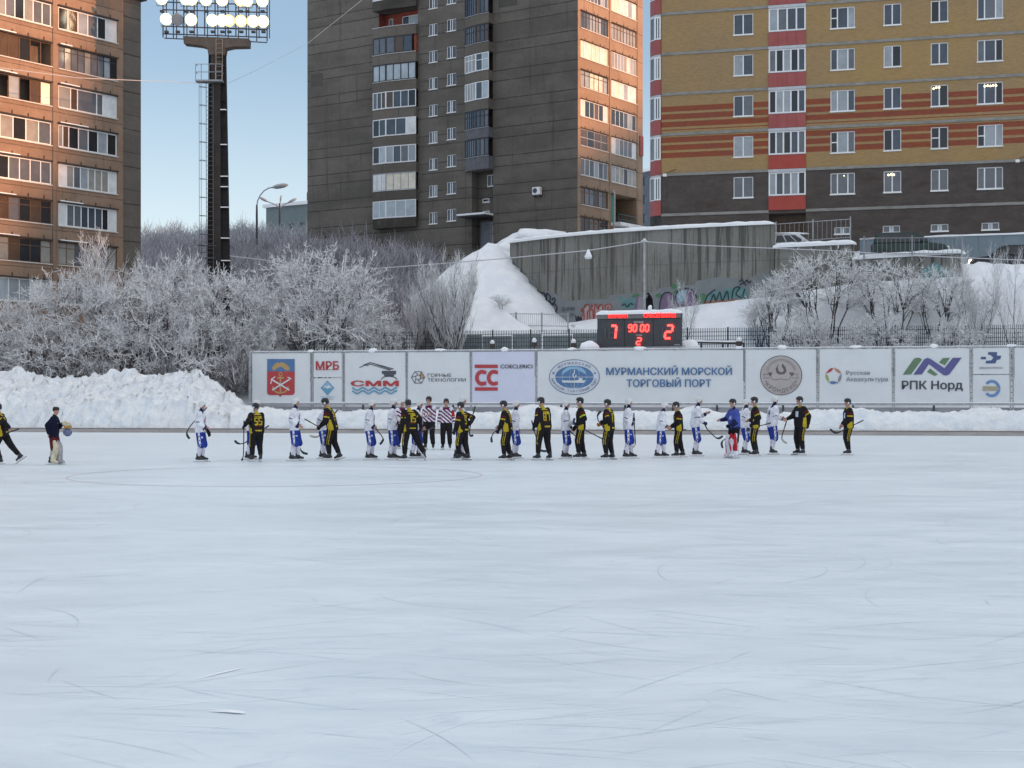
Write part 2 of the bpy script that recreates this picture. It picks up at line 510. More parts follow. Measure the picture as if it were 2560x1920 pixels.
# rink border board
RB0, RB1 = Vector((-60, float(rail_y(-60)), 0)), Vector((60, float(rail_y(60)), 0))
rd = (RB1 - RB0).normalized(); rn = Vector((-rd.y, rd.x, 0))
bt = thing('rink_board', 'low grey wooden border board along the far edge of the ice', 'rink board', tuple(RB0))
mb = MB()
L = (RB1 - RB0).length; n = 30
for k in range(n):
    mb.box(RB0 + rd * (L * k / n + 0.008), rd * (L / n - 0.016), rn * 0.05, Vector((0, 0, 0.20)))
mb.build('board', noisy('board_wood', (0.33, 0.30, 0.29), (0.44, 0.40, 0.385), 2.5, 0.8, stretch=(0.3, 0.3, 4)), bt)
mb = MB()
mb.box(RB0 + Vector((0, 0, 0.203)) - rn * 0.02, rd * L, rn * 0.09, Vector((0, 0, 0.05)))
mb.build('cap', noisy('board_cap', (0.15, 0.115, 0.10), (0.22, 0.175, 0.155), 3, 0.7), bt)

# ploughed snow banks behind the board
def bank(name, label, xa, xb, depth, hfun, step, seed, amp, matl, steep=0.6):
    xs = np.arange(xa, xb + step, step); ds = np.concatenate([np.linspace(0.12, 0.12 + steep, 7), np.arange(0.12 + steep + step, depth, step)])
    V = []
    for d in ds:
        for x in xs:
            y = float(rail_y(x)) + d
            env = sstep(0.05, steep + 0.12, d) ** 0.7 * hfun(x, d)
            b1 = fbm(x * 0.55, d * 0.9, seed, 3)
            b2 = abs(fbm(x * 1.6, d * 1.9 + env * 1.5, seed + 9, 3))
            b3 = fbm(x * 4.5, d * 4 + env * 4, seed + 4, 2)
            k = min(1.0, env / 0.6)
            vd = mnoise.voronoi((x * 1.25 + b3 * .3, d * 1.5, seed + env))[0]; v2 = mnoise.voronoi((x * 2.9, d * 3.1, seed + env * 2))[0]
            lump = amp * (0.5 * b1 + 0.55 * (b2 - 0.25) + 0.18 * b3 + 0.75 * (vd[1] - vd[0] - .25) + .32 * (v2[1] - v2[0] - .2)) * k
            V.append((x + 0.25 * amp * b3 * k, y - amp * 0.45 * b2 * k, -0.12 + env + lump))
    nxs = len(xs)
    id_ = np.arange(len(V)).reshape(len(ds), nxs)
    q = np.stack([id_[:-1, :-1], id_[:-1, 1:], id_[1:, 1:], id_[1:, :-1]], -1).reshape(-1, 4)
    o = np_mesh(name, V, q, matl, smooth=True)
    return tag(o, label, 'snow bank', kind='structure')
def bank_mat():
    m = mat('ploughed_snow', (0.84, 0.85, 0.87), 0.8)
    n = NT(m); c = n.coord()
    a = n.noise(c, 1.6, 6, 0.65)
    n.color(n.mix(n.ramp(a, 0.3, 0.65), (0.72, 0.76, 0.82), (0.88, 0.88, 0.88)))
    v = n.new('ShaderNodeTexVoronoi'); v.inputs['Scale'].default_value = 2.6; n.l.new(n.mapping(c, (1, 1, 1)), v.inputs['Vector'])
    h = n.math('ADD', n.math('MULTIPLY', v.outputs['Distance'], 0.7), n.noise(c, 5, 6, 0.7))
    n.bump(h, 0.9, 0.12)
    return m
BM = bank_mat()
def hl(x, d):
    top = np.interp(x, [-40, -30, -27, -24, -21.5, -20, -18.6, -17.3, -16.2, -15.0], [3.5, 3.6, 3.25, 3.6, 3.35, 3.75, 3.55, 2.7, 1.8, 1.2])
    return float(top * np.interp(d, [0, 1.0, 3.2, 5.0, 7.5, 9], [0.25, 0.52, 0.85, 1.0, 0.8, 0.4]))
bank('snow_bank', 'tall heap of ploughed snow at the left of the banners', -42, -15.2, 9, hl, 0.16, 3.0, 0.62, BM, 0.9)
def hr(x, d):
    return float((1.36 + 0.10 * math.sin(x * 0.8) + 0.07 * math.sin(x * 2.1) + 0.22 * math.exp(-((x - 1.8) / 1.6) ** 2)) * np.interp(d, [0, 0.7, 1.6, 3.2, 5], [0.8, 0.97, 1.0, 0.9, 0.7]))
bank('snow_berm', 'low ridge of cut snow running below the advertising banners', -15.9, 36, 4.6, hr, 0.15, 21.0, 0.22, BM, 0.45)
# ---------------------------------------------------------------- facades
class Facade:
    """a vertical wall plane: origin, unit direction along the wall (u), outward normal towards the viewer"""
    def __init__(s, o, d):
        s.o = Vector((o[0], o[1], 0)); s.d = Vector((d[0], d[1], 0)).normalized()
        n = Vector((s.d.y, -s.d.x, 0))
        s.n = n
    def pt(s, u, z, off=0.0):
        p = s.o + s.d * u + s.n * off
        return Vector((p.x, p.y, z))
    def u_px(s, px):
        k = (px - CPX) / FPX
        return (k * s.o.y - s.o.x) / (s.d.x - k * s.d.y)
    def z_px(s, px, py):
        y = s.o.y + s.d.y * s.u_px(px)
        return EYE + (HPY - py) / FPX * y
    def sub(s, u0, off0, u1, off1):
        a, b = s.pt(u0, 0, off0), s.pt(u1, 0, off1)
        f = Facade((a.x, a.y), (b.x - a.x, b.y - a.y)); f.len = (b - a).length
        return f
    def box(s, mb, u0, u1, z0, z1, o0, o1, m=0):
        mb.box(s.pt(u0, z0, o0), s.d * (u1 - u0), s.n * (o1 - o0), Vector((0, 0, z1 - z0)), m)
    def wall(s, mb, u0, u1, z0, z1, holes, depth=0.14, m=0, mrev=None, back=None):
        us = sorted({u0, u1, *[h[0] for h in holes], *[h[1] for h in holes]}); us = [u for u in us if u0 <= u <= u1]
        zs = sorted({z0, z1, *[h[2] for h in holes], *[h[3] for h in holes]}); zs = [z for z in zs if z0 <= z <= z1]
        for a, b in zip(us, us[1:]):
            for c, e in zip(zs, zs[1:]):
                uc, zc = (a + b) / 2, (c + e) / 2
                if any(h[0] < uc < h[1] and h[2] < zc < h[3] for h in holes): continue
                mb.face([s.pt(a, c), s.pt(b, c), s.pt(b, e), s.pt(a, e)], m, [(a, c), (b, c), (b, e), (a, e)])
        for h in holes:
            a, b, c, e = h[:4]
            dp = h[4] if len(h) > 4 else depth
            mr = m if mrev is None else mrev
            for p, q in (((a, c), (b, c)), ((b, c), (b, e)), ((b, e), (a, e)), ((a, e), (a, c))):
                mb.face([s.pt(*p), s.pt(*p, -dp), s.pt(*q, -dp), s.pt(*q)], mr, [p, p, q, q])
            if back is not None:
                mb.face([s.pt(a, c, -dp), s.pt(b, c, -dp), s.pt(b, e, -dp), s.pt(a, e, -dp)], back, [(a, c), (b, c), (b, e), (a, e)])

def split(kinds, weights=None):
    w = weights or [1] * len(kinds)
    t = sum(w); x = 0; out = []
    for k, q in zip(kinds, w): out.append((x / t, (x + q) / t, k)); x += q
    return out

def window(fac, parent, u0, u1, z0, z1, panes, frame='white_frame', fw=0.055, off=-0.12, mull=None, transom=None, sill=True, name='window', merged=False, label=None, snow=False):
    """panes: list of (t0, t1, kind); kind indexes GL, None = hole left open"""
    fm = MB(); pm = MB()
    mull = mull or fw
    fd = 0.06
    fac.box(fm, u0, u1, z1 - fw, z1, off, off + fd); fac.box(fm, u0, u1, z0, z0 + fw, off, off + fd)
    fac.box(fm, u0, u0 + fw, z0 + fw, z1 - fw, off, off + fd); fac.box(fm, u1 - fw, u1, z0 + fw, z1 - fw, off, off + fd)
    W = u1 - u0
    kinds = sorted({k for _, _, k in panes if k is not None})
    for i, (a, b, k) in enumerate(panes):
        if i: fac.box(fm, u0 + W * a - mull / 2, u0 + W * a + mull / 2, z0 + fw, z1 - fw, off, off + fd * 0.95)
        if k is not None:
            ua, ub = u0 + W * a + 0.01, u0 + W * b - 0.01
            q = off + 0.025 + (0.03 if k == PN else 0)
            pm.face([fac.pt(ua, z0 + .02, q), fac.pt(ub, z0 + .02, q), fac.pt(ub, z1 - .02, q), fac.pt(ua, z1 - .02, q)], kinds.index(k))
            if transom and k != PN and not (isinstance(transom, dict) and i not in transom):
                tz = z0 + (z1 - z0) * (transom[i] if isinstance(transom, dict) else transom)
                fac.box(fm, u0 + W * a + mull / 2, u0 + W * b - mull / 2, tz - mull * .45, tz + mull * .45, off, off + fd * 0.9)
    if sill: fac.box(fm, u0 - 0.04, u1 + 0.04, z0 - 0.07, z0 - 0.005, off, 0.07)
    if snow: fac.box(fm, u0 - 0.04, u1 + 0.04, z0 - 0.004, z0 + 0.03, off + fd, 0.06, 0)
    if merged:
        for fpts, mi in zip(pm.f, pm.m): fm.face([pm.v[i] for i in fpts], 1 + mi)
        w = fm.build(name, [M[frame]] + [GL[k] for k in kinds], parent)
    else:
        w = fm.build(name, M[frame], parent)
        if pm.f: pm.build('pane', [GL[k] for k in kinds], w)
    if label: w['label'] = label
    return w

rw = random.Random(5)
def rpanes(n, style='white'):
    if style == 'white': pool = [DK, BL, BL, GR, GR, TU, CU]
    elif style == 'dark': pool = [DK, DK, BL, GR, BR]
    else: pool = [BR, DK, CU, GR]
    return [rw.choice(pool) for _ in range(n)]

def concrete_wall(name, c1, c2, joints, jz0, period, streak=0.5, dark=(0.05, 0.045, 0.04)):
    """precast panels: washed-out blotches, sealed joints, water streaks"""
    m = mat(name, c1, 0.9, spec=0.2)
    n = NT(m)
    c = n.coord()
    z = n.xyz(c)[2]
    big = n.noise(n.mapping(c, (1, 1, 1.6)), 0.22, 5, 0.6)
    fin = n.noise(c, 3.5, 7, 0.75)
    row = n.new('ShaderNodeTexWhiteNoise'); row.noise_dimensions = '1D'; n.l.new(n.math('FLOOR', n.math('DIVIDE', n.math('SUBTRACT', z, jz0), period * .5)), row.inputs['W'])
    pv = n.noise(n.mapping(c, (.22, .22, 1.1)), 0.8, 3, .5)
    bigm = n.math('ADD', big, n.math('ADD', n.math('MULTIPLY', n.math('SUBTRACT', row.outputs['Value'], .5), .16), n.math('MULTIPLY', n.math('SUBTRACT', pv, .5), .5)))
    col = n.mix(n.ramp(bigm, 0.32, 0.68), c1, c2)
    col = n.mix(n.ramp(fin, 0.3, 0.75, 0.0, 0.35), col, tuple(x * 0.55 for x in c1))
    st = n.noise(n.mapping(c, (2.2, 2.2, 0.12)), 1.0, 5, 0.6)
    col = n.mix(n.ramp(st, 0.56, 0.75, 0, streak), col, dark)
    ph = n.math('FRACT', n.math('DIVIDE', n.math('ADD', n.math('SUBTRACT', z, jz0), n.math('MULTIPLY', n.math('SUBTRACT', n.noise(c, 0.8, 3), 0.5), 0.10)), period))
    j = None
    for q in joints:
        d = n.math('ABSOLUTE', n.math('SUBTRACT', ph, q))
        k = n.ramp(d, 0.008, 0.024, 1, 0)
        j = k if j is None else n.math('MAXIMUM', j, k)
    jn = n.math('MULTIPLY', j, n.ramp(n.noise(c, 1.2, 4), 0.3, 0.55, 0.45, 0.95))
    n.color(n.mix(jn, col, dark))
    n.bump(n.math('SUBTRACT', n.math('MULTIPLY', fin, 0.5), jn), 0.35, 0.03)
    return m

DR = Vector((0.56, 0.829, 0)).normalized()          # block direction running right and away
DL = Vector((0.829, -0.56, 0)).normalized()         # block direction running right and nearer
M['loggia'] = noisy('loggia_inside', (0.10, 0.075, 0.06), (0.16, 0.12, 0.09), 2, 0.9)
M['soot'] = noisy('dark_roof_felt', (0.03, 0.03, 0.032), (0.06, 0.06, 0.06), 2, 0.9)

# ================= left block =================
def left_block():
    X0 = XZ(146, 109.3)
    fac = Facade((X0, 109.3), DR)
    uE = fac.u_px(308); uX = fac.u_px(358); uL = -12.5
    g0 = 3.0; zr = 31.9
    root = thing('apartment_building', 'brown concrete apartment block at the left with glazed balconies, partly lit orange', 'building', tuple(fac.pt(uE, g0)))
    wm = concrete_wall('brown_concrete', (0.245, 0.165, 0.118), (0.305, 0.21, 0.152), (0.0,), -0.3, 2.79, 0.45, (0.075, 0.055, 0.045))
    mb = MB()
    zs = [28.2 - 2.79 * k for k in range(8)]
    b0, b1 = fac.u_px(146) + 0.0, fac.u_px(293)
    a1 = fac.u_px(129); a0 = a1 - (b1 - b0)
    c1_ = a0 - (b0 - a1); c0 = c1_ - (b1 - b0)
    cols = ((a0, a1, 'A'), (b0, b1, 'B'), (c0, c1_, 'C'))
    holes = []
    H_ = 1.62
    for ua, ub, nm in cols:
        for k, z in enumerate(zs): holes.append((ua, ub, z, z + H_, 0.9))
    fac.wall(mb, uL, uE, g0 - 2, zr, holes, back=1)
    # end strip, set back a little
    mb.face([fac.pt(uE, g0 - 2), fac.pt(uE, g0 - 2, -.25), fac.pt(uE, zr, -.25), fac.pt(uE, zr)])
    mb.face([fac.pt(uE, g0 - 2, -.25), fac.pt(uX, g0 - 2, -.25), fac.pt(uX, zr, -.25), fac.pt(uE, zr, -.25)], 2)
    D = 13
    bk = [fac.pt(uX, 0, -.25), fac.pt(uX, 0, -D), fac.pt(uL, 0, -D), fac.pt(uL, 0, 0)]
    for p, q in zip(bk, bk[1:]):
        mb.face([(p.x, p.y, g0 - 2), (q.x, q.y, g0 - 2), (q.x, q.y, zr), (p.x, p.y, zr)], 0)
    strip = concrete_wall('pebble_concrete', (0.135, 0.118, 0.10), (0.16, 0.14, 0.12), (0.0, 0.62), 0.6, 2.79, 0.25)
    mb.build('wall', [wm, M['loggia'], strip], root)
    mb = MB()
    fac.box(mb, uL - .2, uX + .25, zr, zr + 0.35, -D - .2, 0.15)
    mb.build('roof', M['soot'], root)
    # ledges and canopy strips over the openings, dark with damp and snow
    for ci, (ua, ub, nm) in enumerate(cols):
        lm = noisy('damp_ledge', (0.03, 0.025, 0.022), (0.075, 0.055, 0.045), 3, 0.9)
        smt = noisy('pale_sill', (0.5, 0.47, 0.43), (0.62, 0.6, 0.57), 3, 0.8)
        for k, z in enumerate(zs):
            mb = MB(); sn = MB()
            fac.box(mb, ua - .05, ub + .02, z + H_ + 0.005, z + H_ + 0.10, 0.003, 0.16)
            for q in range(4):
                u = ua + (ub - ua) * (0.12 + 0.25 * q)
                fac.box(mb, u, u + 0.05, z + H_ + 0.10, z + H_ + 0.36, 0.01, 0.05)
            lg = mb.build('ledge', lm, root)
            if (k * 3 + ci) % 4 != 1:
                w = rw.uniform(0.2, 0.5)
                fac.box(sn, ua + .1, ua + (ub - ua) * w, z + H_ + 0.104, z + H_ + 0.17, 0.02, 0.15)
                sn.build('ledge_snow', M['snow'], lg)
            mb = MB(); fac.box(mb, ua - .03, ub + .03, z - 0.07, z, -.05, 0.10)
            mb.build('sill', smt, root)
    spec = {
     'A': [('white_frame', [BR, CU, GR, DK, CU, GR, GR], None), ('brown_frame', [None, BR, BR, DK, None, None], None), ('brown_frame', [DK, None, TU, None, BR, CR], None),
           ('white_frame', [GR, CU, DK, CU, GR], None), ('white_frame', [DK, DK, GR, GR, GR, GR], None), ('brown_frame', [BR, BR, GR, DK, BR, DK], .72),
           ('brown_frame', [BR, CU, BR, DK, DK, CU], .72), ('white_frame', [PL, PL, TU, TU, PN, PL], None)],
     'B': [('white_frame', [DK, BR, TU, GR, DK, PN], [1, 1, 1, 1, .85, 1.15]), ('dark_frame', [GR, CU, GR, GR, CU, GR, GR, TU, DK], .78), ('white_frame', [CU, BR, GR, GR, PN], [1.1, .6, 1.7, .55, 1.25]),
           ('white_frame', [CU, BR, DK, GR, DK, TU, DK], [.5, .6, 1, 1, 1, 1, 1]), ('white_frame', [PN, CU, GR, TU, CU, CU, CU, PN], [1, .8, .8, .9, .8, .8, .8, 1]),
           ('white_frame', [PN, GR, GR, BL, BL, BL, DK, PN], [1, .8, .8, .8, .8, .8, .7, 1]), ('brown_frame', [CU, CU, GR, GR, CU, GR, CU], .75), ('white_frame', [GR, TU, GR, PL, GR, DK, PN], None)],
    }
    spec['C'] = spec['B'][::-1]
    for ua, ub, nm in cols:
        for k, z in enumerate(zs):
            fr, ks, w = spec[nm][k]
            tr = w if isinstance(w, float) else None
            ww = w if isinstance(w, list) else None
            window(fac, root, ua, ub, z, z + H_, split(ks, ww), fr, 0.085 if fr == 'white_frame' else 0.06, -0.12, 0.075 if fr == 'white_frame' else 0.05, tr, sill=False)
    # vertical joint between the two balcony stacks
    mb = MB(); u = a1 + (b0 - a1) * 0.12
    fac.box(mb, u, u + 0.05, g0 - 1, zr, 0.002, 0.012)
    mb.build('joint', M['soot'], root)
    return fac
FL = left_block()

# ================= middle tower =================
def tower():
    C = (6.22, 146.0)
    fr = Facade(C, DR)                       # right face, u runs right/away
    Lw = 33.96; Rw = 12.62
    p0 = Vector((C[0], C[1], 0)) - DL * Lw
    fl = Facade((p0.x, p0.y), DL)            # left face, u runs right/nearer
    g0 = 16.0; zr = 50.5
    root = thing('apartment_building', 'dark grey concrete tower block in the middle with one orange sunlit face', 'building', (C[0], C[1], g0))
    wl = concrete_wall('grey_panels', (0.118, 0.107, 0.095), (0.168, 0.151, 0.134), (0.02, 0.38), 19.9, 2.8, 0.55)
    wr = concrete_wall('brown_panels', (0.28, 0.20, 0.145), (0.34, 0.25, 0.185), (0.0,), 20.0, 2.8, 0.55, (0.07, 0.05, 0.04))  # browner, lighter concrete on the right face
    mb = MB()
    U = fl.u_px
    # --- left face with openings
    b0, b1 = U(946), U(1046)                 # left stack of bays
    rb0, rb1 = U(1164), U(1233)              # right stack of bays
    holes = []
    s1 = (U(1072.5), U(1093.5)); s2 = (U(1117), U(1140))
    zc1 = [19.65 + 2.72 * k for k in range(11)]
    for z in zc1:
        holes.append((s1[0], s1[1], z, z + 1.18, 0.16)); holes.append((s2[0], s2[1], z + .14, z + 1.34, 0.16))
    zl = [20.5 + 2.8 * k for k in range(-1, 11)]
    holes += [(b0 + .05, b1 - .05, z - 0.02, z + 1.78, 1.1) for z in zl[1:]]
    zrb = [25.85 + 2.8 * k for k in range(9)]
    holes += [(rb0 + .05, rb1 - .05, z, z + 1.8, 1.1) for z in zrb]
    rec_top = zrb[0] - 1.35
    holes.append((rb0, rb1, g0 - 1, rec_top, 1.3))
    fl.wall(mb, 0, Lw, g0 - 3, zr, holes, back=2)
    # --- right face
    V = fr.u_px
    a0, a1, c0, c1 = V(1451.5), V(1520), V(1528.5), V(1591)
    zs = [20.5 + 2.8 * k for k in range(-1, 11)]
    H_ = 1.62
    hr_ = []
    for k, z in enumerate(zs):
        hr_.append((a0, a1, z, z + H_, 0.9))
        if k > 1: hr_.append((c0, c1, z, z + H_, 0.9))
    hr_.append((c0, c1, 19.3, 22.2, 2.2))
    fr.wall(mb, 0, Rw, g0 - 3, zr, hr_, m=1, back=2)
    q0, q1, q2 = fr.pt(Rw, 0), fr.pt(Rw, 0) - DL * Lw, fl.pt(0, 0)
    for p, q in ((q0, q1), (q1, q2)):
        mb.face([(p.x, p.y, g0 - 3), (q.x, q.y, g0 - 3), (q.x, q.y, zr), (p.x, p.y, zr)], 0)
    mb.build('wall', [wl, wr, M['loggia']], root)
    mb = MB()
    mb.extrude([(p.x, p.y, zr) for p in (fl.pt(-.2, 0, .2), fl.pt(Lw + .2, 0, .2), fr.pt(Rw + .2, 0, .2), q1)], (0, 0, 0.4))
    mb.build('roof', M['soot'], root)
    # --- small stair windows
    for k, z in enumerate(zc1):
        for (u0, u1), dz in ((s1, 0), (s2, .14)):
            w0, w1 = z + dz, z + dz + (1.18 if dz == 0 else 1.2)
            ks = rw.choice(([BL, TU, BL], [BL, GR, BL], [DK, BL, GR], [BL, BL, TU]))
            window(fl, root, u0, u1, w0, w1, split(ks, [.35, .22, .43]), 'white_frame', 0.06, -0.12, 0.07)
    # --- dark damp aprons under some small windows are part of the panel pattern
    # --- left stack of bays
    wb = b1 - b0
    red = noisy('red_brick_paint', (0.20, 0.045, 0.03), (0.28, 0.07, 0.05), 4, 0.85)
    bay_c = concrete_wall('bay_concrete', (0.13, 0.115, 0.10), (0.165, 0.148, 0.13), (0.0,), 0, 400, 0.55)
    bay_d = concrete_wall('dark_bay', (0.055, 0.05, 0.045), (0.085, 0.08, 0.07), (0.0,), 0, 400, 0.5)
    bay_b = noisy('slate_cladding', (0.10, 0.10, 0.115), (0.14, 0.14, 0.155), 2, 0.8)
    segL = [fl.sub(b0, 0.95, b0 + wb * .34, 1.0), fl.sub(b0 + wb * .34, 1.0, b1, 0.42)]
    st = {0: ('white_frame', [PL, PL], [PL, PL, PL]), 1: ('galv', [PN, PN, PN], [CR, CR, CR, CR]), 2: ('white_frame', [DK, PL], [TU, BL, GR, TU]), 3: ('white_frame', [DK, BL], [BL, BL, PN]),
          4: ('white_frame', [GR, BL, BR], [BR, BL, BL, DK]), 5: ('dark_frame', [PL, PL], [PL, PL, PL, PL]), 6: ('dark_frame', [GR, GR], [GR, BR, BL]), 7: ('brown_frame', None, None), 8: ('white_frame', [PL, BL], [PL, PL, BL]), 9: ('white_frame', [PL, BL], [PL, GR, BL]), 10: ('white_frame', [PL, BL], [PL, GR, BL])}
    for k, z in enumerate(zl[1:]):
        fr_, kl, kr = st[k]
        sp = MB()
        # spandrel and slab follow the bay outline
        pl = [fl.pt(b0, 0, 0), fl.pt(b0, 0, 0.95), fl.pt(b0 + wb * .34, 0, 1.0), fl.pt(b1, 0, 0.42), fl.pt(b1, 0, 0)]
        sp.extrude([(p.x, p.y, z - 1.02) for p in pl], (0, 0, 0.98))
        lab = None
        bay = sp.build('balcony', bay_d if k in (8,) else bay_c, root)
        sl = MB()
        for sg in segL: sg.box(sl, 0, sg.len, z - 0.045, z + 0.01, -0.06, 0.06)
        sl.build('sill', noisy('bay_sill', (0.42, 0.42, 0.43), (0.55, 0.55, 0.56), 3, 0.7), bay)
        if kl is None:
            bay['label'] = 'open balcony with red painted walls and a window behind'
            rm = MB()
            fl.box(rm, b0 + .06, b1 - .06, z, z + 1.76, -1.08, -1.04); fl.box(rm, b0 + .055, b0 + .10, z, z + 1.76, -1.03, -0.02); fl.box(rm, b1 - .10, b1 - .055, z, z + 1.76, -1.03, -0.02)
            rm.build('back_wall', red, bay)
            fo = Facade((fl.pt(0, 0, -1.0).x, fl.pt(0, 0, -1.0).y), DL)
            window(fo, bay, b0 + wb * .46, b1 - .35, z + .05, z + 1.3, split([DK, PL], [.35, .65]), 'white_frame', 0.06, -0.02, sill=False, merged=True)
            window(fo, bay, b0 + wb * .12, b0 + wb * .22, z + .02, z + 1.3, split([GR]), 'white_frame', 0.05, -0.02, sill=False, merged=True)
            continue
        fw = 0.10 if fr_ == 'dark_frame' else 0.075
        if k == 6:
            rm = MB(); fl.box(rm, b1 - .35, b1 - .06, z, z + 1.76, -0.3, 0.30); fl.box(rm, b0 + .02, b0 + .2, z, z + 1.76, 0.3, 0.85); rm.build('side_panel', red, bay)
        w1 = segL[1].len * (0.88 if k == 6 else 1)
        window(segL[0], bay, 0.03, segL[0].len, z + .012, z + 1.74, split(kl), fr_, fw, -0.05, sill=False, merged=True)
        window(segL[1], bay, 0, w1, z + .012, z + 1.74, split(kr), fr_, fw, -0.05, sill=False, merged=True)
        tp = MB(); tp.extrude([(p.x, p.y, z + 1.745) for p in pl], (0, 0, 0.03)); tp.build('top_slab', M['soot'] if k in (4, 5, 6) else M['galv'], bay)
    # --- right stack of angled bays
    wb2 = rb1 - rb0
    sR = [fl.sub(rb0, 0.12, rb0 + wb2 * .5, 0.62), fl.sub(rb0 + wb2 * .5, 0.62, rb1, 0.78)]
    st2 = ['dark', 'dark', 'white', 'whitet', 'darkt', 'dark', 'dark', 'white', 'white']
    st2 = ['dark', 'dark', 'white2', 'white', 'darkt', 'dark', 'white', 'white', 'dark']
    for k, z in enumerate(zrb):
        pl = [fl.pt(rb0, 0, 0), fl.pt(rb0, 0, 0.12), fl.pt(rb0 + wb2 * .5, 0, 0.62), fl.pt(rb1, 0, 0.78), fl.pt(rb1, 0, 0)]
        sp = MB(); sp.extrude([(p.x, p.y, z - (1.3 if k == 0 else 1.0)) for p in pl], (0, 0, 1.26 if k == 0 else .96))
        bay = sp.build('balcony', bay_b if k < 2 else bay_c, root)
        sl = MB()
        for sg in sR: sg.box(sl, 0, sg.len, z - 0.035, z + 0.012, -0.05, 0.05)
        sl.build('sill', M['galv'], bay)
        s_ = st2[k]
        if s_.startswith('dark'):
            window(sR[0], bay, 0.0, sR[0].len, z + .014, z + 1.74, split(rw.choices([GR, BL, GR, DK], k=5)), 'dark_frame', 0.09, -0.04, 0.10, 0.66 if s_ == 'darkt' or k == 1 else None, sill=False, merged=True)
            window(sR[1], bay, 0, sR[1].len, z + .014, z + 1.74, split(rw.choices([BL, BL, GR, BR], k=3)), 'dark_frame', 0.09, -0.04, 0.10, 0.66 if s_ == 'darkt' or k == 1 else None, sill=False, merged=True)
        else:
            window(sR[0], bay, 0.0, sR[0].len, z + .014, z + 1.74, split(rw.choices([TU, PL, TU, CU], k=4 if s_ == 'white2' else 3)), 'white_frame', 0.08, -0.04, 0.07, None if s_ == 'white2' else .68, sill=False, merged=True)
            window(sR[1], bay, 0, sR[1].len, z + .014, z + 1.74, split([BL, PL]), 'white_frame', 0.08, -0.04, 0.07, None if s_ == 'white2' else .62, sill=False, merged=True)
        tp = MB(); tp.extrude([(p.x, p.y, z + 1.745) for p in pl], (0, 0, 0.03)); tp.build('top_slab', M['soot'], bay)
    # --- recessed entrance under the right stack
    fo = Facade((fl.pt(0, 0, -1.3).x, fl.pt(0, 0, -1.3).y), DL)
    mb = MB(); fo.box(mb, rb0 + .03, rb1 - .03, g0 - .5, rec_top - .02, 0.005, 0.03)
    fl.box(mb, rb0 + .02, rb0 + (rb1 - rb0) * .22, g0 - .5, rec_top - .02, -1.2, -0.02)
    mb.build('entrance_recess', wl, root)
    window(fo, root, U(1201), rb1 - .05, fl.z_px(1215, 461.5), fl.z_px(1215, 433), split([DK, DK], [.32, .68]), 'white_frame', 0.07, 0.05)
    for py, pa, pb in ((503, 1189, 1206), (500, 1225, 1232), (534, 1189, 1206)):
        window(fo, root, U(pa), U(pb), fl.z_px(pa, py), fl.z_px(pa, py - 9), split([DK]), 'white_frame', 0.07, 0.05, name='vent_window')
    mb = MB(); zc = fl.z_px(1190, 545)
    fl.box(mb, rb0 + .05, rb1 - .02, zc, zc + 0.12, -1.2, 1.5); can = mb.build('entrance_canopy', M['dark_steel'], root)
    mb = MB(); fl.box(mb, rb0 + .02, rb1, zc + .122, zc + 0.30, -1.2, 1.55); mb.build('canopy_snow', M['snow'], can)
    mb = MB(); fl.box(mb, U(1188), rb1 - .04, g0, zc - .3, -1.0, -0.92); dr = mb.build('door', noisy('blue_grey_door', (0.13, 0.15, 0.18), (0.18, 0.20, 0.23), 2, 0.7), root)
    mb = MB(); fl.box(mb, U(1214), rb1 - .05, g0, zc - .45, -0.915, -0.90, 0)
    mb.build('pale_panel', mat('pale_door_panel', (0.42, 0.40, 0.41), 0.8), dr)
    mb = MB()
    def stroke(pts, w):
        for (ua, za), (ub, zb) in zip(pts, pts[1:]):
            mb.tube([fl.pt(ua, za, -0.885), fl.pt(ub, zb, -0.885)], w, 6)
    ua = U(1216); s_ = (U(1232) - ua); zz = zc - 2.6
    stroke([(ua, zz), (ua + .02, zz + 2.0), (ua + s_ * .45, zz + 1.9), (ua + s_ * .42, zz + 1.1), (ua + .05, zz + 1.0)], 0.035)
    stroke([(ua + s_ * .5, zz + 1.1), (ua + s_ * .72, zz + 1.75), (ua + s_ * .95, zz + .2)], 0.04)
    mb.build('graffiti', mat('red_spray', (0.35, 0.02, 0.03), 0.6), dr)
    # --- right face glazing
    stA = [('brown_frame', 6, 'dark'), ('brown_frame', 6, 'dark'), ('white_frame', 6, 'white'), ('galv', 4, 'dark'), ('white_frame', 6, 'warm'), ('dark_frame', 6, 'cream'), ('white_frame', 7, 'pane'), ('dark_frame', 9, 'mix'), ('white_frame', 8, 'mix'), ('dark_frame', 8, 'mix'), ('white_frame', 6, 'white'), ('white_frame', 6, 'white')]
    stC = [None, None, ('white_frame', 6, 'warmcu'), ('white_frame', 6, 'whitep'), ('white_frame', 6, 'white'), ('white_frame', 6, 'pane'), ('white_frame', 8, 'cream'), ('brown_frame', 8, 'mix'), ('white_frame', 6, 'panep'), ('white_frame', 6, 'white'), ('dark_frame', 8, 'mix'), ('white_frame', 6, 'white')]
    pools = {'dark': [DK, GR, BR], 'white': [BL, GR, DK, TU], 'warm': [DK, BR, CU, DK], 'cream': [CU, TU, CR], 'pane': [PN, CR, PN, TU], 'mix': [CU, TU, GR, BL], 'warmcu': [CU, TU, DK, CU], 'whitep': [GR, TU, GR], 'panep': [TU, CR, PN, GR]}
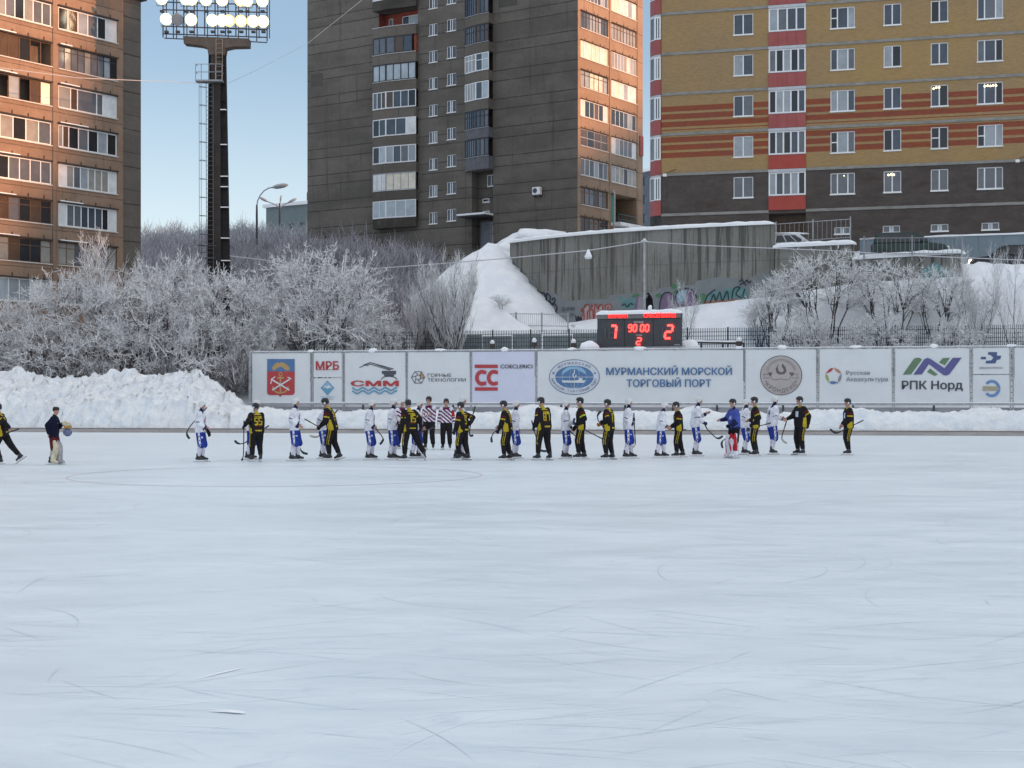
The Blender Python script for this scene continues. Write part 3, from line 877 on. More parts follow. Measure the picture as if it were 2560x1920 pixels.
    for stt, u0, u1 in ((stA, a0, a1), (stC, c0, c1)):
        for k, z in enumerate(zs):
            if stt[k] is None: continue
            f_, nn, pl_ = stt[k]
            ks = rw.choices(pools[pl_], k=nn)
            if pl_ in ('whitep', 'panep'): ks[-1] = PN; ks[0] = PN if pl_ == 'whitep' else ks[0]
            if pl_ == 'warm': ks[-1] = PN; ks[0] = PN
            tr = .74 if (f_ in ('dark_frame', 'brown_frame') and nn > 5) else (.5 if f_ == 'galv' else None)
            window(fr, root, u0, u1, z, z + H_, split(ks), f_, 0.07, -0.10, 0.07, tr, sill=False)
    for u0, u1, nm in ((a0, a1, 0), (c0, c1, 1)):
        lm = noisy('damp_ledge_b', (0.04, 0.03, 0.025), (0.10, 0.07, 0.05), 3, 0.9)
        smt = noisy('pale_sill_b', (0.5, 0.46, 0.42), (0.62, 0.58, 0.54), 3, 0.8)
        for k, z in enumerate(zs):
            mb = MB(); sl = MB()
            if nm and k < 2: continue
            fr.box(mb, u0 - .03, u1 + .03, z + H_ + 0.004, z + H_ + 0.07, 0.003, 0.12)
            for q in range(4):
                u = u0 + (u1 - u0) * (0.15 + 0.23 * q + 0.05 * ((k + q) % 3))
                fr.box(mb, u, u + 0.06, z + H_ + 0.07, z + H_ + 0.28, 0.008, 0.04)
            fr.box(sl, u0 - .04, u1 + .04, z - 0.07, z - .002, -.04, 0.09)
            mb.build('ledge', lm, root)
            sl.build('sill', smt, root)
    # corner pilaster edges
    mb = MB(); fr.box(mb, -0.02, 0.22, g0 - 1, zr - .05, 0.002, 0.06); fr.box(mb, (a1 + c0) / 2 - .1, (a1 + c0) / 2 + .1, g0 + 5.6, zr - .1, 0.002, 0.05)
    fr.box(mb, c1 + .12, c1 + .5, g0, zr - .06, 0.002, 0.05)
    mb.build('pilaster', wr, root)
    # open corner porch, green wall
    po = MB(); fr.box(po, c0 + .05, c0 + (c1 - c0) * .22, 19.32, 22.1, -2.1, -0.25)
    pr = po.build('porch_wall', noisy('green_paint', (0.02, 0.16, 0.10), (0.03, 0.22, 0.14), 3, 0.6), root)
    po = MB(); fr.box(po, c0 - .1, c1 + .05, 18.95, 19.28, -0.3, 1.1); po.build('porch_slab', M['snow_dirty'], root)
    po = MB()
    for z in (19.75, 20.25): po.tube([fr.pt(c0 + 1.2, z, .1), fr.pt(c1, z, .1)], 0.03)
    for q in range(6): u = c0 + 1.2 + (c1 - c0 - 1.2) * q / 5; po.tube([fr.pt(u, 19.3, .1), fr.pt(u, 20.25, .1)], 0.025)
    po.build('porch_railing', noisy('teal_rail', (0.03, 0.10, 0.12), (0.05, 0.14, 0.16), 3, 0.5), root)
    po = MB(); po.tube([fr.pt(c0 - .05, 18.6, .35), fr.pt(c0 - .02, 22.1, .35), fr.pt(c0, 22.4, .2)], 0.11, 8); po.build('drain_pipe', M['galv'], root)
    # red brick edge near the far corner
    po = MB(); fr.box(po, c1 + .55, Rw - .1, fr.z_px(1603, 390), fr.z_px(1603, 341), 0.01, 0.14); po.build('red_balcony_edge', noisy('red_panel_edge', (0.30, 0.08, 0.07), (0.36, 0.10, 0.09), 3, 0.8), root)
    # dark patches of newer render
    drm = noisy('dark_render', (0.07, 0.065, 0.058), (0.09, 0.083, 0.075), 3, 0.9)
    for a_, b_, t_, l_ in ((778, 806, 187, 218), (1247, 1293, -6, 20)):
        po = MB(); fl.box(po, U(a_), U(b_), fl.z_px(a_, l_), fl.z_px(a_, t_), 0.004, 0.02); po.build('render_patch', drm, root)
    # air conditioner
    ac = thing('air_conditioner', 'white air conditioner unit mounted on the blank grey tower wall', 'air conditioner', tuple(fl.pt(U(1347), fl.z_px(1347, 489), .3)))
    mb = MB(); fl.box(mb, U(1338), U(1357), fl.z_px(1347, 488), fl.z_px(1347, 469), 0.15, 0.55); mb.build('casing', M['white_frame'], ac, bevel=0.04)
    mb = MB(); c = fl.pt(U(1345), fl.z_px(1347, 478), 0.552)
    ring = [c + (fl.d * math.cos(t) + Vector((0, 0, 1)) * math.sin(t)) * 0.24 for t in [2 * math.pi * q / 20 for q in range(20)]]
    mb.extrude(ring, fl.n * 0.012); mb.build('fan_grille', mat('fan_blue', (0.05, 0.06, 0.10), 0.6), ac)
    mb = MB(); fl.box(mb, U(1340), U(1342), fl.z_px(1347, 493), fl.z_px(1347, 489), 0.0, 0.5); fl.box(mb, U(1353), U(1355), fl.z_px(1347, 493), fl.z_px(1347, 489), 0.0, 0.5); mb.build('bracket', M['dark_steel'], ac)
    return fl, fr
FTL, FTR = tower()

# ================= right brick block =================
def right_block():
    O = (XZ(1653, 115.0), 115.0)
    fac = Facade(O, (0.9617, -0.2743))
    U = fac.u_px
    g0 = 11.0; Wd = 37.0; D = 15
    zb = [15.72 + 3.0 * k for k in range(8)]
    zr = 15.72 + 27.0
    root = thing('apartment_building', 'yellow brick apartment block at the right with red striped bands and red balconies', 'building', (O[0], O[1], g0))
    m = mat('striped_brick', (0.4, 0.3, 0.15), 0.85, spec=0.25)
    n = NT(m)
    uv = n.new('ShaderNodeUVMap'); uv.uv_map = 'uv'
    X = n.xyz(uv.outputs[0])
    z = X[1]
    br = n.new('ShaderNodeTexBrick')
    n.l.new(uv.outputs[0], br.inputs['Vector'])
    br.inputs['Scale'].default_value = 1.0; br.inputs['Brick Width'].default_value = 0.26; br.inputs['Row Height'].default_value = 0.085
    br.inputs['Mortar Size'].default_value = 0.012; br.inputs['Mortar Smooth'].default_value = 0.3; br.inputs['Bias'].default_value = -0.2
    br.inputs['Color1'].default_value = (1, 1, 1, 1); br.inputs['Color2'].default_value = (0.80, 0.80, 0.80, 1); br.inputs['Mortar'].default_value = (0.72, 0.70, 0.68, 1)
    c = n.coord()
    big = n.ramp(n.noise(c, 0.16, 5, 0.6), 0.35, 0.65)
    blot = n.ramp(n.noise(n.mapping(c, (1, 1, 2.2)), 0.7, 6, 0.7), 0.35, 0.7)
    yel = n.mix(big, (0.390, 0.258, 0.115), (0.345, 0.238, 0.13))
    redc = n.mix(blot, (0.30, 0.083, 0.042), (0.25, 0.078, 0.052))
    drk = n.mix(blot, (0.084, 0.070, 0.064), (0.114, 0.096, 0.086))
    drk = n.mix(n.ramp(n.noise(n.mapping(c, (1, 1, 3)), 0.35, 4), 0.58, 0.72, 0, .5), drk, (0.05, 0.03, 0.02))
    # red courses between the second and fourth band: red .42 m, yellow .17 m
    inred = n.math('MULTIPLY', n.math('GREATER_THAN', z, 19.88), n.math('LESS_THAN', z, 23.9))
    ph = n.math('FRACT', n.math('DIVIDE', n.math('SUBTRACT', z, 19.88), 0.575))
    st = n.math('LESS_THAN', ph, 0.70)
    nearb = n.math('LESS_THAN', n.math('ABSOLUTE', n.math('SUBTRACT', z, 21.72)), 0.22)
    st = n.math('MULTIPLY', st, n.math('SUBTRACT', 1.0, nearb))
    col = n.mix(n.math('MULTIPLY', inred, st), yel, redc)
    col = n.mix(n.math('LESS_THAN', z, 18.70), col, drk)
    col = n.mix(1.0, col, br.outputs['Color'], 'MULTIPLY')
    n.color(col)
    n.bump(br.outputs['Fac'], -0.4, 0.01)
    cols = {'w1': (1833.6, 1883), 'w2': (2076, 2137), 'w3': (2209, 2253), 'w4': (2327, 2370.5), 'w5': (2443, 2507.5), 'w6': (2566, 2610)}
    bal = (U(1921.7), U(2014.4))
    uL = U(1622)
    holes = []
    sills = [15.72 + 1.02 + 3.0 * k for k in range(7)]
    for nm, (a, b) in cols.items():
        for s in sills: holes.append((U(a), U(b), s, s + 1.53))
    base = {'b1': (2086, 2125), 'b2': (2207, 2250), 'b3': (2327, 2371), 'b4': (2454, 2498)}
    for nm, (a, b) in base.items(): holes.append((U(a), U(b), 13.85, 14.36))
    holes.append((bal[0], bal[1], g0 - 2, zb[0] - .22, 1.5))
    for s in sills: holes.append((bal[0] + .02, bal[1] - .02, s + .05, s + 1.8, 0.9))
    mb = MB()
    fac.wall(mb, 0, Wd, g0 - 2, zr, holes, depth=0.16, back=1)
    bk = [fac.pt(Wd, 0), fac.pt(Wd, 0, -D), fac.pt(uL + .15, 0, -D), fac.pt(uL + .15, 0, -1.6), fac.pt(0, 0, -1.6), fac.pt(0, 0, 0)]
    for p, q in zip(bk, bk[1:]):
        mb.face([(p.x, p.y, g0 - 2), (q.x, q.y, g0 - 2), (q.x, q.y, zr), (p.x, p.y, zr)], 0, [(0, g0 - 2), (3, g0 - 2), (3, zr), (0, zr)])
    mb.build('wall', [m, M['loggia']], root)
    mb = MB(); fac.box(mb, uL, Wd + .2, zr, zr + .35, -D - .2, .2); mb.build('roof', M['soot'], root)
    # concrete floor bands
    bandm = noisy('band_concrete', (0.20, 0.195, 0.18), (0.30, 0.29, 0.27), 1.6, 0.9, stretch=(1, 1, 3), detail=7)
    for k, z in enumerate(zb):
        mb = MB()
        fac.box(mb, 0.01, bal[0] - .003, z - .17, z + .03, 0.002, 0.06); fac.box(mb, bal[1] + .003, Wd, z - .17, z + .03, 0.002, 0.06)
        mb.build('floor_band', bandm, root)
    # windows
    def pk(n3):
        return rw.choices([BL, BL, GR, BL, DK, TU], k=n3)
    for nm, (a, b) in cols.items():
        for k, s in enumerate(sills):
            three = nm in ('w2', 'w5')
            w = [1, 1.5, 1] if three else [1, 1.05]
            ks = pk(3 if three else 2)
            if k <= 0: ks = [GR if q != DK else GR for q in ks]
            tr = None
            if (k, nm) in ((1, 'w2'), (4, 'w2'), (1, 'w5'), (1, 'w4')): ks[0] = DK; tr = {0: .5}
            if (k, nm) == (4, 'w4'): ks[0] = DK
            window(fac, root, U(a), U(b), s, s + 1.53, split(ks, w), 'white_frame', 0.065, -0.13, 0.085, tr, snow=(k + len(nm)) % 2 == 0)
    for nm, (a, b) in base.items():
        window(fac, root, U(a), U(b), 13.85, 14.36, split([GR, PL, GR], [1, .45, 1]), 'white_frame', 0.06, -0.13, 0.06, name='basement_window', snow=True)
    # ceiling lamps seen through three windows
    em = mat('lit_ceiling_lamp', (1, 0.9, 0.6), 0.5, emit=(1.0, 0.80, 0.42), estr=3)
    for px, py, nn in ((2334, 221, 3), (2462, 215, 5), (2221, 437, 3), (2110, 439, 1)):
        mb = MB(); u = U(px); z = fac.z_px(px, py)
        for q in range(nn): mb.ball(fac.pt(u + 0.19 * q, z + 0.03 * (q % 2) + (0.035 * q if px == 2334 else 0), -0.085), 0.07 if nn > 1 else .04, 10, 6)
        mb.build('ceiling_lamp', em, root)
    # red metal clad balconies with white glazing
    redm = [noisy('red_cladding', (0.30, 0.07, 0.065), (0.35, 0.09, 0.085), 1.2, 0.55), noisy('red_cladding_bright', (0.34, 0.05, 0.035), (0.38, 0.06, 0.045), 1.0, 0.55)]
    capm = noisy('balcony_cap', (0.42, 0.43, 0.46), (0.52, 0.53, 0.56), 3, 0.6)
    for k, s in enumerate(sills):
        z0 = zb[k] + .02; zt = zb[k] + 3.0 - .17
        mb = MB()
        fac.box(mb, bal[0], bal[1], z0, s + .02, -0.05, 0.10)
        if k > 1:
            for q in range(1, 4): u = bal[0] + (bal[1] - bal[0]) * q / 4; fac.box(mb, u - .02, u + .02, z0 + .01, s, 0.10, 0.125)
        b = mb.build('balcony', redm[1] if k < 2 else redm[0], root)
        ks = [DK, GR, DK, BL, GR] if k in (1,) else ([PN, BR, DK, BL, DK] if k == 5 else rw.choices([BL, GR, BL, DK, TU], k=5))
        if k == 4: ks = [TU, GR, BL, BL]
        window(fac, b, bal[0], bal[1], s + .06, s + 1.76, split(ks), 'white_frame', 0.10, -0.03, 0.11, sill=False, merged=True)
        mb = MB(); fac.box(mb, bal[0] - .02, bal[1] + .02, s + 1.765, zt + .16, -.05, 0.13); mb.build('cap', capm, b); mb = MB(); fac.box(mb, bal[0] - .01, bal[1] + .01, s + .022, s + .058, -.03, .14); mb.build('sill', capm, b)
        # rounded end bay at the left corner
        segs = [fac.sub(uL, -0.55, uL + .45, -0.02), fac.sub(uL + .45, -0.02, -0.02, 0.10)]
        mb = MB()
        pl = [fac.pt(uL, 0, -1.5), fac.pt(uL, 0, -0.55), fac.pt(uL + .45, 0, -0.02), fac.pt(-.02, 0, 0.10), fac.pt(-.02, 0, -1.5)]
        mb.extrude([(p.x, p.y, zb[k] - .1) for p in pl], (0, 0, 1.12))
        b = mb.build('balcony', redm[0], root)
        if True:
            window(segs[0], b, 0, segs[0].len, s + .02, s + 1.72, split([GR]), 'white_frame', 0.06, -0.03, sill=False, merged=True)
            window(segs[1], b, 0, segs[1].len, s + .02, s + 1.72, split(rw.choice(([BL, BL], [BL, DK], [TU, BR], [TU, TU]))), 'white_frame', 0.10, -0.03, 0.09, sill=False, merged=True)
        mb = MB(); mb.extrude([(p.x, p.y, s + 1.725) for p in pl], (0, 0, 0.20)); mb.build('cap', capm, b)
    mb = MB(); pl = [fac.pt(uL, 0, -1.5), fac.pt(uL, 0, -0.55), fac.pt(uL + .45, 0, -0.02), fac.pt(-.02, 0, 0.0), fac.pt(-.02, 0, -1.5)]
    mb.extrude([(p.x, p.y, g0) for p in pl], (0, 0, zb[0] - .12 - g0)); mb.build('base_bay', M['soot'], root)
    # wall floodlights on brackets
    for (px, py), lab in (((1666, 441), 'small white floodlight with drooping cables at the corner of the yellow brick block'), ((2543, 406), 'small white floodlight high on the brick wall at the right edge')):
        t = thing('wall_floodlight', lab, 'wall lamp', tuple(fac.pt(U(px), fac.z_px(px, py), .5)), 'floodlights on the brick block')
        u, z = U(px), fac.z_px(px, py)
        mb = MB(); fac.box(mb, u - .14, u + .14, z - .1, z + .1, 0.45, 0.75); mb.build('lamp_head', M['white_frame'], t, bevel=.03)
        mb = MB(); mb.tube([fac.pt(u, z + .05, .62), fac.pt(u + .3, z + .28, .4), fac.pt(u + .75, z + .5, 0.06)], 0.03); mb.build('bracket', M['dark_steel'], t)
        mb = MB(); mb.tube([fac.pt(u - .02, z - .1, .5), fac.pt(u + .02, z - .8, .08), fac.pt(u + .1, z - 2.6, 0.09)], 0.022); mb.build('cable', M['cable_dark'], t)
    return fac
FR = right_block()

# ================= far buildings =================
def far_block(px0, px1, ytop, ybot, Y, label, n, col, roofc='snow', chim=None):
    a, b = XZ(px0, Y), XZ(px1, Y)
    z0, z1 = EYE + (HPY - ybot) / FPX * Y, EYE + (HPY - ytop) / FPX * Y
    f = Facade((a, Y + 4), (b - a, -6))
    L = math.hypot(b - a, 6)
    t = thing('apartment_building', label, 'building', (a, Y, z0))
    mb = MB(); hs = []
    for q in range(n):
        for zz in np.arange(z0 + 1.2, z1 - 1.4, 3.0): hs.append((L * (q + .25) / n, L * (q + .7) / n, zz, zz + 1.5))
    f.wall(mb, 0, L, z0 - 4, z1, hs, back=1)
    f.box(mb, 0, L, z0 - 4, z1 - .02, -10, -0.3)
    mb.build('wall', [noisy('pale_panel_' + str(px0), col, tuple(x * 1.15 for x in col), 1, .9), GL[BL]], t)
    mb = MB(); f.box(mb, -.4, L + .4, z1, z1 + .5, -10.3, .4); r = mb.build('roof', M[roofc], t)
    if chim:
        mb = MB(); f.box(mb, L * chim, L * chim + 1.0, z1 + .5, z1 + 2.2, -3, -2); mb.build('chimney', M['loggia'], r)
    return t
far_block(655, 800, 512, 600, 240, 'pale green low block far behind the frosted hillside bushes', 5, (0.16, 0.20, 0.21), chim=.62)
far_block(1588, 1640, 428, 620, 250, 'grey block glimpsed in the gap between tower and brick block', 3, (0.11, 0.12, 0.15))
# ---------------------------------------------------------------- concrete walls behind the rink
class WallCurve:
    def __init__(s):
        xs = np.linspace(WX[0], WX[-1], 60)
        # smooth the polyline
        p = np.polyfit(WX, WY, 3)
        s.p = np.stack([xs, np.polyval(p, xs)], 1)
        seg = np.hypot(*np.diff(s.p, axis=0).T)
        s.l = np.concatenate([[0], np.cumsum(seg)])
        s.L = s.l[-1]
    def at(s, u, z, off=0.0):
        u = min(max(u, 0.0), s.L)
        x = np.interp(u, s.l, s.p[:, 0]); y = np.interp(u, s.l, s.p[:, 1])
        e = 0.05
        x2 = np.interp(min(u + e, s.L), s.l, s.p[:, 0]) - np.interp(max(u - e, 0), s.l, s.p[:, 0]); y2 = np.interp(min(u + e, s.L), s.l, s.p[:, 1]) - np.interp(max(u - e, 0), s.l, s.p[:, 1])
        h = math.hypot(x2, y2)
        return Vector((x + y2 / h * off, y - x2 / h * off, z))
    def u_px(s, px):
        k = (px - CPX) / FPX
        f = s.p[:, 0] - k * s.p[:, 1]
        return float(np.interp(0, f, s.l))
    def uz(s, px, py):
        u = s.u_px(px)
        y = np.interp(u, s.l, s.p[:, 1])
        return u, EYE + (HPY - py) / FPX * y
WC = WallCurve()

def stained_concrete():
    m = mat('stained_concrete', (0.28, 0.28, 0.27), 0.9, spec=0.2)
    n = NT(m); uv = n.new('ShaderNodeUVMap'); uv.uv_map = 'uv'
    v = uv.outputs[0]
    c = n.coord()
    big = n.ramp(n.noise(v, 0.25, 5, 0.6), 0.35, 0.65)
    col = n.mix(big, (0.20, 0.198, 0.178), (0.26, 0.255, 0.235))
    fine = n.noise(v, 5, 6, 0.7)
    col = n.mix(n.ramp(fine, 0.35, 0.7, 0, .3), col, (0.125, 0.122, 0.11))
    z = n.xyz(v)[1]
    dr = n.noise(n.mapping(v, (2.4, 0.10, 1)), 1.0, 4, 0.65)
    col = n.mix(n.ramp(dr, 0.50, 0.60, 0, .85), col, (0.085, 0.082, 0.072))
    dr2 = n.noise(n.mapping(v, (5.5, 0.22, 1)), 1.0, 3, 0.6)
    col = n.mix(n.ramp(dr2, 0.58, 0.68, 0, .65), col, (0.05, 0.05, 0.045))
    pale = n.noise(n.mapping(v, (3.6, 0.16, 1)), 1.3, 3, 0.6)
    col = n.mix(n.ramp(pale, 0.62, 0.74, 0, .5), col, (0.30, 0.29, 0.265))
    u = n.xyz(v)[0]
    js = n.ramp(n.math('ABSOLUTE', n.math('SUBTRACT', n.math('FRACT', n.math('DIVIDE', u, 2.9)), 0.5)), 0.004, 0.012, .55, 0)
    col = n.mix(js, col, (0.08, 0.08, 0.075))
    jz = n.ramp(n.math('ABSOLUTE', n.math('SUBTRACT', z, 11.2)), 0.02, 0.06, .35, 0)
    col = n.mix(jz, col, (0.1, 0.1, 0.095))
    n.color(col)
    n.bump(fine, 0.3, 0.02)
    return m
CONC = stained_concrete()

rw_root = thing('retaining_wall', 'long curved streaky concrete retaining wall with graffiti along its foot', 'retaining wall', tuple(WC.at(WC.L / 2, 6.5)))
mb = MB()
ZT, ZB, TH = 13.65, 5.0, 0.28
for k in range(59):
    ua, ub = WC.l[k], WC.l[k + 1]
    mb.face([WC.at(ua, ZB), WC.at(ub, ZB), WC.at(ub, ZT), WC.at(ua, ZT)], 0, [(ua, ZB), (ub, ZB), (ub, ZT), (ua, ZT)])
    mb.face([WC.at(ua, ZT), WC.at(ub, ZT), WC.at(ub, ZT, -TH), WC.at(ua, ZT, -TH)], 0, [(ua, 0), (ub, 0), (ub, .2), (ua, .2)])
    mb.face([WC.at(ub, ZB, -TH), WC.at(ua, ZB, -TH), WC.at(ua, ZT, -TH), WC.at(ub, ZT, -TH)], 0, [(ua, ZB), (ub, ZB), (ub, ZT), (ua, ZT)])
for u, s in ((0.0, 1), (WC.L, -1)):
    q = [WC.at(u, ZB), WC.at(u, ZT), WC.at(u, ZT, -TH), WC.at(u, ZB, -TH)]
    mb.face(q if s < 0 else q[::-1], 0, [(0, ZB), (0, ZT), (.3, ZT), (.3, ZB)])
mb.build('wall', CONC, rw_root)
def snow_cap(pts, w, h, seed, parent, name='snow_cap', droop=0.05):
    """rounded cushion of snow along a line of points"""
    mb = MB(); r_ = random.Random(seed)
    N = 9
    rings = []
    n = len(pts)
    for k, p in enumerate(pts):
        d = (Vector(pts[min(k + 1, n - 1)]) - Vector(pts[max(k - 1, 0)])); d.z = 0; d.normalize()
        s = Vector((d.y, -d.x, 0))
        e = min(1.0, 0.35 + min(k, n - 1 - k) * 0.5)
        hh = h * (0.8 + 0.35 * mnoise.noise((k * 0.37, seed, 0)) + .1 * r_.random()) * e
        ww = w * (0.95 + 0.1 * r_.random())
        rings.append([Vector(p) + s * (ww * math.cos(a)) + Vector((0, 0, -droop + (hh + droop) * max(0, math.sin(a)) ** 0.6)) for a in [math.pi * q / (N - 1) for q in range(N)]])
    for A, B in zip(rings, rings[1:]):
        for q in range(N - 1): mb.face([A[q], A[q + 1], B[q + 1], B[q]][::-1])
        mb.face([A[0], A[-1], B[-1], B[0]])
    mb.face(rings[0]); mb.face(rings[-1][::-1])
    o = mb.build(name, M['snow'], parent, smooth=True)
    return o
snow_cap([WC.at(u, ZT + .005, -0.12) for u in np.linspace(0, WC.L, 70)], 0.30, 0.27, 3, rw_root)

def flat_shape(parent, name, polys, mats, off=0.012, conv=None):
    """painted shapes following the curved wall; polys: list of (pixel polygon, material index)"""
    mb = MB()
    for i, (poly, mi) in enumerate(polys):
        pts = [WC.uz(*p) for p in poly]
        bm = bmesh.new()
        vs_ = [bm.verts.new((u, z, 0)) for u, z in pts]
        f = bm.faces.new(vs_); f.normal_update()
        bmesh.ops.triangulate(bm, faces=[f])
        us = [p[0] for p in pts]
        for cut in np.arange(math.ceil(min(us) / .6) * .6, max(us), .6):
            bmesh.ops.bisect_plane(bm, geom=bm.verts[:] + bm.edges[:] + bm.faces[:], plane_co=(cut, 0, 0), plane_no=(1, 0, 0))
        for f in bm.faces:
            q = [WC.at(v.co.x, v.co.y, off + 0.003 * (i % 9)) for v in f.verts]
            if f.normal.z < 0: q.reverse()
            mb.face(q, mi)
        bm.free()
    return mb.build(name, mats, parent)
def paint_lines(parent, name, lines, m, w=0.05, off=0.045):
    mb = MB()
    for ln in lines:
        pts = [WC.at(*WC.uz(*p), off) for p in ln]
        mb.tube(pts, w, 5)
    return mb.build(name, m, parent)
def smooth_line(pts, n=6):
    out = []
    P_ = [pts[0]] + list(pts) + [pts[-1]]
    for i in range(1, len(P_) - 2):
        p0, p1, p2, p3 = P_[i - 1:i + 3]
        for k in range(n):
            t = k / n
            out.append(tuple(0.5 * (2 * p1[j] + (p2[j] - p0[j]) * t + (2 * p0[j] - 5 * p1[j] + 4 * p2[j] - p3[j]) * t * t + (3 * p1[j] - p0[j] - 3 * p2[j] + p3[j]) * t ** 3) for j in (0, 1)))
    out.append(tuple(pts[-1]))
    return out
# coordinates below are photo pixels on the wall: k(x, y) from the zoomed crop of the wall foot
def cr(x, y): return (1240 + x * 0.2351, 680 + y * 0.2351)
greyp = noisy('grey_overpaint', (0.19, 0.205, 0.215), (0.225, 0.24, 0.25), 1.5, 0.9)
edge = [(1276, 640), (1292, 655), (1300, 690), (1322, 695), (1338, 705), (1345, 735), (1372, 727), (1388, 733), (1398, 745), (1412, 746), (1418, 752), (1470, 749), (1520, 748), (1526, 738), (1560, 734), (1600, 733), (1640, 728), (1650, 720), (1690, 716), (1735, 712), (1742, 702), (1770, 697), (1800, 692), (1850, 697), (1866, 710), (1872, 697), (1900, 682), (1925, 684)]
low = [(1925, 800), (1850, 830), (1700, 830), (1560, 835), (1400, 840), (1276, 840)]
flat_shape(rw_root, 'grey_paint', [(edge + low, 0)], [greyp], 0.006)
gm = [noisy('graffiti_pink', (0.40, 0.30, 0.31), (0.46, 0.35, 0.35), 3, .8), noisy('graffiti_purple', (0.16, 0.115, 0.19), (0.22, 0.15, 0.24), 2, .8), noisy('graffiti_sky', (0.20, 0.36, 0.46), (0.28, 0.44, 0.52), 2, .8),
      noisy('graffiti_green', (0.07, 0.16, 0.09), (0.10, 0.21, 0.12), 2, .8), noisy('graffiti_teal', (0.10, 0.22, 0.22), (0.15, 0.28, 0.28), 2, .8), noisy('graffiti_black', (0.025, 0.025, 0.04), (0.05, 0.05, 0.07), 2, .8), noisy('graffiti_mauve', (0.27, 0.24, 0.28), (0.31, 0.28, 0.31), 2, .8), noisy('graffiti_rust', (0.25, 0.13, 0.10), (0.30, 0.17, 0.13), 2, .8)]
shapes = [
    ([cr(*p) for p in [(905, 470), (950, 420), (930, 400), (980, 350), (1010, 395), (1050, 340), (1075, 400), (1130, 345), (1130, 520), (930, 525)]], 0),
    ([cr(*p) for p in [(1160, 390), (1180, 345), (1222, 345), (1232, 385), (1215, 402), (1165, 402)]], 0),
    ([cr(*p) for p in [(1290, 270), (1340, 265), (1365, 290), (1450, 265), (1500, 300), (1470, 385), (1340, 385), (1350, 330)]], 4),
    ([cr(*p) for p in [(1470, 400), (1495, 270), (1580, 262), (1580, 420), (1470, 420)]], 6),
    ([cr(*p) for p in [(1468, 400), (1493, 268), (1520, 266), (1500, 400)]], 1),
    ([cr(*p) for p in [(1440, 260), (1470, 230), (1520, 232), (1530, 250), (1460, 275)]], 3),
    ([cr(*p) for p in [(1690, 255), (1720, 228), (1760, 235), (1770, 262), (1740, 280)]], 3),
    ([cr(*p) for p in [(1740, 400), (1750, 300), (1780, 235), (1830, 218), (1875, 240), (1890, 300), (1900, 400)]], 1),
    ([cr(*p) for p in [(1880, 230), (1905, 190), (1950, 186), (1935, 230)]], 3),
    ([(1690, 733), (1705, 724), (1725, 724), (1738, 736), (1741, 762), (1700, 768), (1688, 758)], 1),
    ([(1692, 734), (1704, 726), (1718, 726), (1712, 745), (1706, 755), (1693, 755)], 2),
    ([(1742, 741), (1758, 733), (1772, 740), (1770, 752), (1750, 756), (1740, 752)], 3),
    ([(1760, 758), (1768, 738), (1790, 724), (1802, 732), (1820, 720), (1852, 716), (1868, 724), (1872, 748), (1830, 756), (1790, 764)], 4),
    ([(1748, 772), (1762, 752), (1800, 750), (1850, 746), (1866, 752), (1800, 768)], 7),
    ([(1680, 712), (1690, 708), (1700, 712), (1690, 722), (1678, 722)], 3)]
flat_shape(rw_root, 'graffiti', shapes, gm, 0.014)
blk = [[(432, 330), (440, 240), (460, 222), (470, 240), (462, 350), (480, 370), (495, 350), (490, 235), (515, 222), (525, 250), (505, 300), (525, 370), (548, 385)],
       [(548, 385), (540, 250), (560, 238), (580, 260), (578, 300), (555, 320), (590, 330), (600, 380), (575, 408), (550, 385)],
       [(600, 300), (615, 275), (632, 290), (625, 320), (600, 340), (635, 345), (652, 385), (630, 430), (600, 420), (598, 345)], [(545, 232), (555, 222)],
       [(468, 235), (480, 215), (492, 232)], [(515, 222), (528, 235)],
       [(850, 460), (862, 520), (880, 470), (890, 525), (905, 480), (912, 525)], [(848, 530), (880, 520)]]
paint_lines(rw_root, 'graffiti', [smooth_line([cr(*p) for p in l]) for l in blk], gm[5], 0.045)
tagl = [[(735, 375), (705, 378), (712, 395), (738, 398), (730, 412), (700, 410)], [(745, 378), (750, 410), (765, 405), (765, 375)], [(772, 410), (775, 378), (790, 395), (800, 376), (802, 408)], [(825, 378), (808, 380), (810, 405), (826, 405)], [(808, 392), (822, 392)], [(828, 374), (840, 380), (830, 400), (838, 412)], [(790, 440), (805, 440), (790, 468), (808, 468)], [(818, 440), (822, 468)], [(815, 460), (835, 436)]]
paint_lines(rw_root, 'graffiti', [[cr(*p) for p in l] for l in tagl], noisy('graffiti_grey', (0.10, 0.11, 0.13), (0.14, 0.15, 0.17), 2, .8), 0.022)
redl = [[(908, 480), (940, 440), (905, 405), (940, 380), (952, 350), (985, 345), (1000, 390), (975, 430), (972, 520), (940, 525), (942, 450)], [(1005, 520), (1000, 420), (1030, 400), (1038, 520)], [(1012, 360), (1022, 350), (1030, 365), (1018, 375)], [(1050, 520), (1052, 360), (1075, 350), (1090, 400), (1105, 350), (1130, 345), (1140, 400)], [(1165, 400), (1165, 360), (1190, 342), (1222, 348), (1230, 390), (1195, 402), (1188, 375), (1208, 372)], [(910, 400), (938, 408)]]
paint_lines(rw_root, 'graffiti', [smooth_line([cr(*p) for p in l], 4) for l in redl], noisy('graffiti_red', (0.36, 0.06, 0.04), (0.42, 0.09, 0.06), 2, .8), 0.035)
